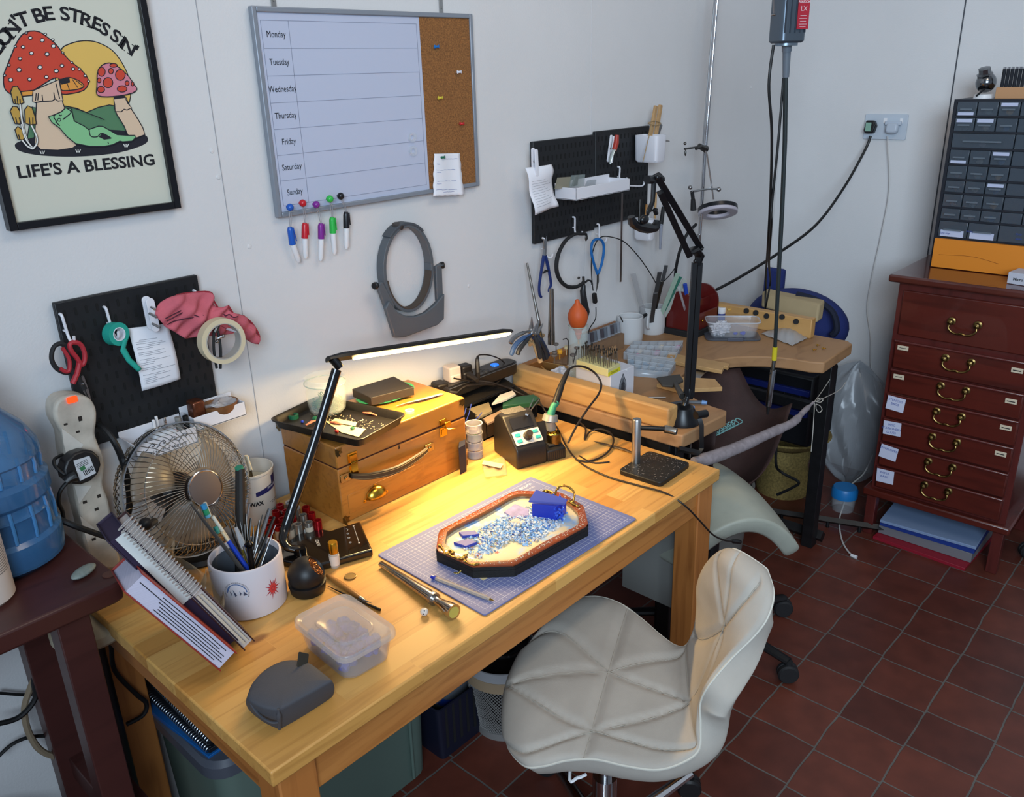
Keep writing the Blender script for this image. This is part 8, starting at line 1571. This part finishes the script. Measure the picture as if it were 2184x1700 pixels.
O('upright_strap',MB().box(at(1660,600,x=3.08).x-.01,3.1,at(1672,600,x=3.08).y,at(1630,600,x=3.08).y,.70,at(1650,572,x=3.08).z),NV,bg_,bev=.01)
q=[at(1622,655,x=2.84),at(1742,690,x=2.80),at(1748,648,x=2.84),at(1624,622,x=2.88)];m=MB();m.add([tuple(p)for p in q]+[tuple(p+Vector((.05,0,.004)))for p in q],[(0,1,2,3),(7,6,5,4),(0,4,5,1),(1,5,6,2),(2,6,7,3),(3,7,4,0)])
O('cardboard_wrap',m,mat('kraft_card','#a99673',.8,var=.06,vs=8),bev=.008,seg=3,label='folded tan cardboard lying on the navy bag behind the bench',cat='cardboard')
# == ON THE CHEST ==
cab=T('drawer_cabinet','dark cabinet of small clear parts drawers standing on the chest','cabinet',(3.1,-.9,.955));XC=3.0;NVb=mat('cabinet_navy','#171c26',.45)
ztop=at(2036,212,x=XC).z;yl=at(2036,212,x=XC).y;y0c=yl-.37;zc0=.956
O('case',MB().box(XC+.02,XC+.17,y0c,yl,zc0,ztop),NVb,cab,bev=.002);O('front_rails',MB().box(XC,XC+.02,yl-.010,yl,zc0,ztop).box(XC,XC+.02,y0c,yl-.01,ztop-.008,ztop),NVb,cab)
rowz=[215,249,282,317,351,383,412,443,470,508];CD=mat('smoked_drawer','#4a5560',.2,alpha=.72,spec=.8);WL=mat('white_tag','#b9c0d8',.8)
rr_=random.Random(5);zz_=[at(2030,v,x=XC).z for v in rowz]
names_='top second third fourth fifth sixth seventh eighth bottom'.split()
for i in range(9):
 z1,z0=zz_[i]-.003,zz_[i+1]+.004;nC=6 if i<8 else 4;wC=(yl-.012-y0c)/nC if i!=2 else(yl-.012-y0c)/2
 if i==2:nC=2
 O('front_rails',MB().box(XC-.001,XC+.02,y0c,yl-.01,zz_[i+1]-.002,zz_[i+1]+.004),NVb,cab)
 for j in range(nC):
  ya_=yl-.012-wC*j;yb_=ya_-wC+.0035;d=O('drawer',MB().box(XC-.003,XC+.018,yb_,ya_,z0,z1),CD,cab,bev=.001)
  if yb_<-.95:continue
  O('pull',MB().box(XC-.009,XC-.003,yb_+wC*.18,ya_-wC*.18,(z0+z1)/2-.004,(z0+z1)/2+.001),mat('smoke_pull','#6b7680',.2,alpha=.8),d)
  O('contents',MB().ico((XC+.009,(ya_+yb_)/2,z0+.010),.010,.3,(.6,1,.9)),mat('cont_%d'%((i*3+j*5)%6),('#8a7f86','#3f6fa8','#b6b0a6','#5a5f66','#c39a5a','#8b9ba0')[(i*3+j*5)%6],.6),d)
  if(i,j)in((0,0),(0,2),(1,0),(1,1),(3,0),(3,2),(3,3),(5,2),(5,3))or i==8 and j!=2:
   low=(i in(0,3)and j==0)or i==8;O('paper_tag',MB().box(XC-.0045,XC-.003,yb_+wC*.1,ya_-wC*.08,z0+.001 if low else z1-.013,(z0+(.010 if i<8 else .022))if low else z1-.003),WL,d)
t=MB()
for(tx,px,py)in(('Jump rings',2015,497),('Findings',2069,494),('Circle',2172,500),('blanks',2172,510)):p=at(px,py,x=XC-.006);put_text(t,tx,.009,frame(p,(-1,0,0),(0,-1,0)),shear=.3,sx=.8)
O('lettering',t,BINK,cab,smooth=False)
ob=T('sanding_board','bright orange board leaning along the foot of the parts cabinet','board',tuple(at(2090,540,x=XC-.02)));a_,b_=at(1996,507,x=XC-.012),at(1992,544,x=XC-.012);O('board',MB().box(XC-.022,XC-.008,y0c,a_.y,.957,a_.z),mat('bright_orange','#d98222',.5),ob,bev=.001);O('scratch',MB().tube([(XC-.0225,a_.y-.02,.957+(a_.z-.957)*.45),(XC-.0225,a_.y-.12,.957+(a_.z-.957)*.5),(XC-.0225,a_.y-.2,.957+(a_.z-.957)*.35)],.0006,4,4),mat('scratch_brown','#8a4a12',.8),ob)
ky=T('keys','keys with a dark fob lying on the chest top','keys',tuple(at(2040,568,z=.956)));p=at(2030,566,z=.962);O('fob',MB().sph(p,(.012,.018,.007)),BLKM,ky);O('key',MB().tube([at(2000,563,z=.959),at(2020,568,z=.959)],[.008,.003],8,flat=.3),STL,ky);O('key',MB().tube([at(2045,568,z=.959),at(2100,572,z=.959)],.0022,6).tube([at(2070,571,z=.96),at(2085,572,z=.96)],.005,8,flat=.4),ABR,ky)
mb_=T('small_carton','white carton marked with black print on the right of the chest top','box',tuple(at(2170,600,z=.956)));q=[at(2147,604,z=.956),at(2200,612,z=.956)];hh=at(2150,580,x=q[0].x).z-.956;dq=(q[1]-q[0]).normalized();nq=Vector((-dq.y,dq.x,0));nq=nq if nq.x>0 else-nq;O('carton',MB().prism([tuple(q[0][:2]),tuple((q[0]+dq*.12)[:2]),tuple((q[0]+dq*.12+nq*.075)[:2]),tuple((q[0]+nq*.075)[:2])],.956,.956+hh),mat('carton_white','#bdbfca',.6),mb_,bev=.001)
t=MB();put_text(t,'Micro',.012,frame(q[0]+dq*.030+Vector((0,0,hh*.45)),-nq,dq)@Matrix.Translation((0,0,.0006)),bold=.0003);O('lettering',t,INK,mb_,smooth=False)
bv=T('ball_vise','chrome ball-shaped engraving vise on a white base on top of the cabinet','vise',tuple(at(2105,200,x=3.08)));p=at(2103,176,x=3.08)
O('base',MB().lathe([(0,0),(.030,0),(.026,.012),(0,.012)],24).on(Matrix()),WHT,bv,W=False);bv.location=(p.x,p.y,ztop);O('ball',MB().sph((p.x,p.y,p.z),.030,24,16),mat('chrome_dark','#7f8285',.15,1),bv);O('vise_head',MB(frame((p.x-.004,p.y+.004,p.z+.014),(-.4,.1,1))).lathe([(0,0),(.022,0),(.024,.012),(.018,.016),(.018,.030),(0,.032)],8),mat('chrome_dark','#7f8285',.15,1),bv);O('tommy_bar',MB().cyl(at(2082,205,x=3.05),at(2100,190,x=3.05),.003),BLK,bv)
pbk=T('pen_block','tan wooden block holding a row of black punches on the cabinet','block',tuple(at(2155,200,x=3.08)));a_=at(2127,186,x=3.05);zt2=a_.z;O('block',MB().box(3.04,3.09,a_.y-.13,a_.y,ztop,zt2),mat('tan_block_wood','#b98b62',.6),pbk,bev=.001)
for i in range(6):y_=a_.y-.010-.011*i;o=O('punch',MB().cyl((3.06,y_,zt2-.005),(3.06,y_,zt2+.052),.0052,n=10),mat('punch_black','#151a22',.4),label='black punch, number %s from the left in the tan block'%'one two three four five six'.split()[i],cat='punch',group='black punches in the tan block');O('striking_end',MB().cyl((3.06,y_,zt2+.052),(3.06,y_,zt2+.058),.0045,n=10),CHR,o)
# == LEFT SIDE TABLE ==
TZ=.86;BRT=wood('brown_table','#4b2723','#3c1e1c','#241110',None,(5,30,30),.4,.4)
bt=T('side_table','dark brown side table at the left edge, its rounded corner over the pine desk','table',(.1,-.15,0));cr=at(266,1238,z=TZ)
P=[(-.6,cr.y),(cr.x-.02,cr.y),(cr.x-.005,cr.y+.005),(cr.x,cr.y+.02),(cr.x,-.01),(-.6,-.01)]
O('tabletop',MB().prism(P,TZ-.034,TZ),BRT,bt,bev=.005,seg=3);lx=at(192,1330,y=cr.y+.03).x
for y in(cr.y+.02,-.07):O('leg',MB().box(lx-.05,lx,y,y+.045,0,TZ-.034),BRT,bt,bev=.002)
O('leg',MB().box(-.55,-.50,cr.y+.02,cr.y+.065,0,TZ-.034),BRT,bt);O('shelf',MB().box(-.6,lx,cr.y+.03,-.03,.20,.225),BRT,bt,bev=.002);O('stretcher',MB().box(lx-.03,lx+.03,cr.y+.05,-.06,.34,.39),BRT,bt,bev=.002)
wc=at(40,1130,z=TZ+.03);wr=.092;wbl=T('water_bottle','large ribbed blue water bottle standing on the side table','bottle',(wc.x,wc.y,TZ));wx=at(131,1130,y=-.11).x-wr
BLW=mat('blue_water','#41729f',.12,alpha=.66,spec=.8,var=.3,vs=9);MWt=Matrix.Translation((wx,-.115,TZ))
O('bottle',MB(MWt).lathe([(0,0),(wr*.8,0),(wr*.97,.012),(wr,.03),(wr,.055),(wr*.93,.062),(wr*.93,.095),(wr*.96,.10),(wr*.93,.105),(wr*.93,.118),(wr*.99,.125),(wr*.99,.15),(wr*.90,.158),(wr*.90,.185),(wr*.96,.19),(wr*.94,.205),(wr*.78,.235),(wr*.52,.262),(wr*.34,.30),(wr*.32,.33),(0,.34)],48),BLW,wbl)
m=MB(MWt)
for i in range(16):a=2*pi*i/16;m.tube([(wr*.93*cos(a),wr*.93*sin(a),.062),(wr*.95*cos(a),wr*.95*sin(a),.09),(wr*.93*cos(a),wr*.93*sin(a),.118)],.003,6).tube([(wr*.90*cos(a),wr*.90*sin(a),.16),(wr*.92*cos(a),wr*.92*sin(a),.18),(wr*.90*cos(a),wr*.90*sin(a),.2)],.003,6)
O('rib_pattern',m,mat('blue_rib','#4c8cc4',.12,alpha=.7,spec=.8),wbl);O('water',MB(MWt).lathe([(0,.003),(wr*.78,.003),(wr*.94,.015),(wr*.94,.05),(wr*.88,.062),(wr*.88,.10),(0,.10)],32),mat('deep_blue_water','#123f7c',.05),wbl)
p=at(38,1262,z=TZ);MBt=Matrix.Translation((p.x-.045,p.y+.015,TZ));sb2=T('white_bottle','white plastic bottle with small black print, cut off by the left edge','bottle',(p.x-.045,p.y+.015,TZ));O('body',MB(MBt).lathe([(0,0),(.040,0),(.046,.006),(.046,.13),(.040,.15),(.015,.165),(0,.165)],40),mat('bottle_white','#cbc0b8',.4),sb2)
m=MB(MBt)
for k in range(12):
 z=.052+.0038*k;
 for a0_ in(-62,):
  vs=[];
  for i in range(13):a=R(a0_+(28+4*(k%3))*i/12);vs+=[(.0464*cos(a),.0464*sin(a),z),(.0464*cos(a),.0464*sin(a),z+.0011)]
  m.add(vs,[(2*i,2*i+2,2*i+3,2*i+1)for i in range(12)])
O('small_print',m,mat('print_grey','#6b6560',.8),sb2,smooth=False)
p=at(180,1226,z=TZ);O('pebble',MB(Matrix.Translation((p.x,p.y,TZ+.0065))@Matrix.Rotation(R(25),4,'Z')).sph((0,0,0),(.024,.0125,.0065),24,12),mat('grey_green_stone','#7d8680',.6,var=.12,vs=200),label='flat oval grey-green pebble on the side table',cat='pebble')
p=at(233,1226,z=TZ);O('wooden_button',MB(Matrix.Translation((p.x,p.y,TZ))).lathe([(0,0),(.010,0),(.0105,.0015),(0,.002)],28),mat('copper_disc','#5c382c',.5),label='small round brown disc near the corner of the side table',cat='disc')
p=at(235,1290,z=.60);ws=T('round_stool','small white round stool wedged under the side table corner','stool',(p.x,p.y,0));MWs=Matrix.Translation((lx+.045,-.14,0));O('seat',MB(MWs).lathe([(0,.675),(.062,.675),(.068,.682),(.068,.698),(.06,.703),(0,.703)],40),mat('stool_ivory','#b3a890',.5),ws);O('stem',MB(MWs).cyl((0,0,0),(0,0,.68),.014),BLK,ws);O('foot',MB(MWs).lathe([(0,0),(.05,0),(.04,.012),(0,.012)],24),BLK,ws)
cable('cable',[(118,1345,'y',-.06),(85,1400,'y',-.06),(72,1450,'y',-.06),(75,1490,'y',-.06),(40,1530,'y',-.06),(-10,1545,'y',-.06)],.005,'thick black cable hanging under the side table, twisted round the beige one')
cable('cable',[(112,1370,'y',-.05),(85,1420,'y',-.05),(60,1480,'y',-.05),(52,1520,'y',-.05),(65,1570,'y',-.05),(100,1608,'y',-.05),(190,1628,'y',-.05)],.006,'thick beige cable hanging under the side table',mat('beige_cable','#83745f',.6))
cable('cable',[(-5,1478,'y',-.02),(60,1482,'y',-.02),(110,1475,'y',-.02),(146,1458,'y',-.02)],.003,'thin black cable crossing the wall left of the table leg')
cable('cable',[(-5,1615,'y',-.03),(30,1585,'y',-.03),(80,1570,'y',-.03),(176,1573,'y',-.03)],.0035,'doubled black cable lowest on the wall left of the table leg')
cable('cable',[(215,1330,'y',-.12),(235,1370,'y',-.12),(245,1430,'y',-.12),(290,1480,'y',-.12),(312,1500,'y',-.12),(305,1525,'y',-.12),(270,1545,'y',-.12)],.0045,'black cable curling beside the rear leg of the pine desk')
cu_=T('cushion','dark maroon rounded pouffe on the floor under the side table','pouffe',(.1,-.2,0));O('pad',MB(Matrix.Translation((.04,-.13,.25))).lathe([(0,0),(.16,0),(.19,.02),(.19,.10),(.15,.13),(0,.14)],40,1,.62),mat('maroon_fabric','#2c1519',.8),cu_)
# == UNDER THE DESK ==
cg=T('storage_crate','pale green plastic storage crate with a grey lid under the left of the desk','crate',(.76,-.17,0));CGm=mat('sage_plastic','#5f7168',.45);MCg=Matrix.Translation((.765,-.175,0));O('body',loft(MB(MCg),[(.48,.26,0),(.50,.275,.01),(.52,.29,.38),(.51,.28,.38),(.48,.26,.012)],.04),CGm,cg);O('rim',loft(MB(MCg),[(.545,.315,.37),(.56,.33,.375),(.56,.33,.40),(.545,.315,.41),(.51,.28,.41),(.50,.27,.385)],.05,cap=(True,False)),mat('slate_plastic','#4b4f59',.35),cg);O('rib',MB().cyl((.96,-.318,.02),(.96,-.322,.36),.004),CGm,cg)
for i,(lb,c_,x0_,z_)in enumerate((('bright blue folder under the spiral notebooks in the crate','#155a9c',.56,.405),('black spiral notebook, lower of two on the crate','#15181f',.545,.416),('black spiral notebook, upper of two on the crate, against the desk end','#101218',.56,.430))):
 nbk=O('notebook' if i else 'folder',MB(RZ((.575+.012*i,-.17,z_),4-3*i)).box(-.085,.10,-.125,.16,0,.010),mat('nb_%d'%i,c_,.4),label=lb,cat='notebook' if i else 'folder',bev=.001)
 if i:
  m=MB(RZ((.575+.012*i,-.17,z_),4-3*i))
  for k in range(34):m.on(RZ((.575+.012*i,-.17,z_),4-3*i)@Matrix.Translation((-.083,-.12+.0082*k,.005))@Matrix.Rotation(R(90),4,'X')).torus(.0065,.0009,10,4)
  O('wire_binding',m,mat('wire_steel','#9aa0a8',.3,.9),nbk)
nc=T('navy_crate','dark navy slotted plastic crate holding bottles, under the middle of the desk','crate',(1.17,-.2,0));NCm=mat('crate_navy','#15182a',.5);MN=Matrix.Translation((1.172,-.18,0));O('body',loft(MB(MN),[(.23,.27,0),(.245,.275,.155),(.235,.265,.155),(.22,.255,.01)],.012),NCm,nc)
m=MB(MN)
for k in range(9):m.box(-.10+.024*k,-.092+.024*k,-.1375,-.134,.03+.0*(k%2),.15)
O('slot_pattern',m,BLKM,nc,smooth=False)
jg=T('bottle','translucent white bottle with a moulded handle and blue band in the navy crate','bottle',(1.17,-.15,.02));MJg=RZ((1.185,-.20,.03),15,14);O('body',MB(MJg).lathe([(0,0),(.06,0),(.062,.01),(.06,.17),(.045,.22),(.02,.25),(0,.25)],32,1,.7),mat('milky_grey','#6d7077',.4),jg);O('blue_band',MB(MJg).lathe([(.0625,.05),(.0625,.075)],32,1,.71,cap=False),mat('band_blue','#173f9a',.5),jg);O('handle_hole',MB(MJg).sph((.028,-.032,.17),(.010,.012,.028),14,10),mat('hole_dark','#1c1d22',.8),jg)
O('ball_bottle',MB().sph((1.085,-.26,.19),(.04,.04,.055),24,16),mat('pinkish_grey','#6f6872',.5),label='round pinkish-grey bottle beside the green crate',cat='bottle')
mbn=T('mesh_bin','white mesh waste bin with a black pot inside, under the desk by the chair','bin',(1.25,-.35,0));MBn=Matrix.Translation((1.262,-.335,0));MSH=mat('white_mesh','#83807d',.6)
m=MB(MBn)
for k in range(64):
 a=2*pi*k/64
 for s_ in(1,-1):m.tube([((.075+.022*t)*cos(a+s_*t*1.3),(.075+.022*t)*sin(a+s_*t*1.3),.02+.15*t)for t in(0,.25,.5,.75,1)],.0011,4,cap=False)
O('mesh_wall',m,MSH,mbn);O('rim_band',MB(MBn).ring(.100,.097,.168,.198,48),mat('bin_band','#a58e72',.6),mbn);O('liner_rim',MB(MBn).ring(.098,.094,.195,.225,48),mat('bin_white','#a3a3a6',.6),mbn);O('base',MB(MBn).lathe([(0,0),(.078,0),(.078,.02),(0,.02)],36),MSH,mbn)
bpt=O('black_pot',MB(MBn).lathe([(0,.03),(.055,.03),(.07,.26),(.066,.26),(0,.22)],36),mat('gloss_dark','#0c0a0a',.15),label='glossy black pot standing in the white mesh bin',cat='pot')
def sheet(u,v):return Vector((1.25+.34*u,-.10-.14*u*sin(pi*v)-.02*sin(v*17+u*9),.62-.50*v+.012*sin(u*21)+.02*sin(v*11+u*5)))
O('plastic_sheet',MB().grid(sheet,34,34),mat('dusty_film','#62646c',.25,alpha=.85,spec=.8),solid=.002,ang=30,label='draped dusty clear plastic sheeting under the right half of the desk',cat='plastic sheet')
blg=T('screen_stand','black upright post under the desk with a white cable clip at its top','post',(1.46,-.45,0));pa_=at(1440,1170,y=-.52);O('post',MB().box(pa_.x-.045,pa_.x+.005,-.525,-.49,0,.62),BFR,blg);O('cable_clip',MB().tube([at(a,b,y=-.54)for a,b in((1420,1128),(1428,1118),(1440,1120),(1452,1116),(1460,1120),(1456,1140),(1446,1138))],.006,8,4),WHT,blg)
O('desk_end_panel',MB().box(1.625,1.634,-.69,-.45,.28,.70),mat('clear_edge','#8f8f8a',.3,alpha=.75),label='narrow translucent plastic strip upright against the desk end',cat='panel')
# == UNDER THE BENCH ==
tbx=T('tool_box','large black and navy multi-compartment toolbox on the floor under the bench','toolbox',(2.95,-.33,0));O('body',MB().box(2.74,2.95,-.47,-.06,.30,.57),mat('toolbox_black','#0b0c11',.5),tbx,bev=.01)
for z in(.50,.42):O('blue_tray',MB().box(2.725,2.76,-.46,-.08,z,z+.022),mat('toolbox_blue','#131f5c',.4),tbx,bev=.002)
for y in(-.43,-.37,-.31,-.2,-.12):O('latch_line',MB().box(2.728,2.731,y,y+.002,.445,.498),STL,tbx)
O('support',MB().box(2.76,2.80,-.11,-.07,.0,.30),mat('toolbox_black','#0b0c11',.5),tbx)
STW=mat('straw','#85713f',.85,var=.35,vs=130,bump=.8,bs=160);bk2=T('straw_basket','woven straw basket with a wide rim on the floor under the bench','basket',(2.84,-.30,0));MBk=Matrix.Translation((2.95,-.30,0));O('body',MB(MBk).lathe([(0,0),(.10,0),(.105,.03),(.085,.12),(.095,.20)],40,cap=False),STW,bk2,solid=.006);O('wide_rim',MB(MBk).lathe([(.09,.2),(.14,.225),(.165,.25),(.16,.256),(.085,.21)],48,cap=False),STW,bk2)
wbn=T('white_pail','white plastic pail of rags behind the saddle stool','pail',(2.4,-.33,0));MWb=Matrix.Translation((2.36,-.33,0));O('body',MB(MWb).lathe([(0,0),(.09,0),(.115,.26),(.12,.27),(.11,.27),(.085,.02),(0,.02)],40),mat('pail_white','#77746f',.5),wbn)
O('rag',MB().grid(lambda u,v:tissue(u,v,Vector((2.34,-.34,.24)),.075,.06,.045),24,40),mat('rag_mauve','#6b5a63',.9),label='mauve rag bundled in the white pail',cat='rag',merge=True);O('scissor_handles',MB().tube([at(a,b,y=-.42)for a,b in((1578,960),(1590,985),(1582,994),(1565,975),(1572,962))],.006,8,4,closed=True),mat('crimson_handle','#7c1026',.4),label='crimson scissor handles sticking out of the white pail',cat='scissors')
m=MB()
for k in range(6):p=at(1525+8*k,928-4*k,y=-.56);m.tube([p,p+Vector((.012,0,.018)),p+Vector((.03,-.01,.004)),p+Vector((.01,.01,-.01)),p+Vector((-.008,0,.006))],.0015,5,4)
O('cord_tangle',m,mat('mint_cord','#6f9c9a',.7),label='tangle of mint cords resting in the bench skin',cat='cord')
cable('cable',[(1657,935,'y',-.35),(1655,990,'y',-.38),(1668,1008,'y',-.42),(1703,1028,'y',-.47),(1690,1040,'y',-.47),(1658,1055,'y',-.47)],.005,'black cable with a yellow end looping to the floor under the bench')
fb_=T('saw_bar','long black toothed metal bar lying on the tiles under the bench','bar',tuple(at(1700,1100,z=.02)));A_,B_=at(1545,1075,z=.03),at(1912,1131,z=.03);O('bar',MB().tube([A_,B_],.013,4),BFR,fb_)
for t in(.15,.35,.62,.8):O('foot',MB().cyl(A_.lerp(B_,t),A_.lerp(B_,t)+Vector((0,0,-.03)),.006),BFR,fb_)
pbg=T('packing_bag','big clear bag of packing film between the bench and the chest','plastic bag',(3.15,-.46,0));O('film',MB().grid(lambda u,v:Vector((3.16+.09*sin(pi*u)*cos(2*pi*v)*(1+.15*sin(9*v*6.28+u*9)),-.47+.17*sin(pi*u)**.6*sin(2*pi*v)*(1+.12*sin(7*v*6.28+u*12)),.01+.5*u+.015*sin(v*31))),26,60),mat('packing_film','#a9aeb4',.25,alpha=.42,spec=.9),pbg,ang=25,merge=True)
p=at(1797,1085,z=0);p.z=0;bct=T('blue_tub','small clear tub with a bright blue lid on the tiles by the black bench leg','tub',tuple(p));O('tub',MB(Matrix.Translation(p)).lathe([(0,0),(.04,0),(.045,.06),(0,.06)],28),CLP,bct);O('lid',MB(Matrix.Translation(p)).lathe([(.048,.055),(.048,.085),(.042,.095),(0,.095)],28),mat('sky_lid','#1c74b8',.4),bct)
for i,(lb,c_,z_,h_,dx_)in enumerate((('red folder, lowest under the chest of drawers','#8e1a2c',.0,.012,-.07),('grey box file lying on the red folder under the chest','#77767a',.013,.035,-.03),('blue folder lying on the grey file under the chest','#1f3a86',.049,.022,-.035),('pale blue card folder, topmost under the chest','#7e93b5',.072,.010,-.05))):
 O('folder',MB(RZ((2.99+dx_,-.885,z_),2*i-3)).box(-.14,.14,-.155,.155,0,h_),mat('fold_%d'%i,c_,.5),label=lb,cat='folder',bev=.001,group='files under the chest')
cbw=T('office_chair_base','black castor and cloth at the right edge beyond the chest','chair',tuple(at(2165,1160,z=0)));m=MB();castor(m,Vector((3.0,-1.13,0))-Vector((0,.035,0)),.028);O('castor',m,BLKM,cbw);O('cloth',MB().sph((3.12,-1.24,.12),(.09,.09,.13),20,14),mat('black_cloth','#0e0e11',.9),cbw)
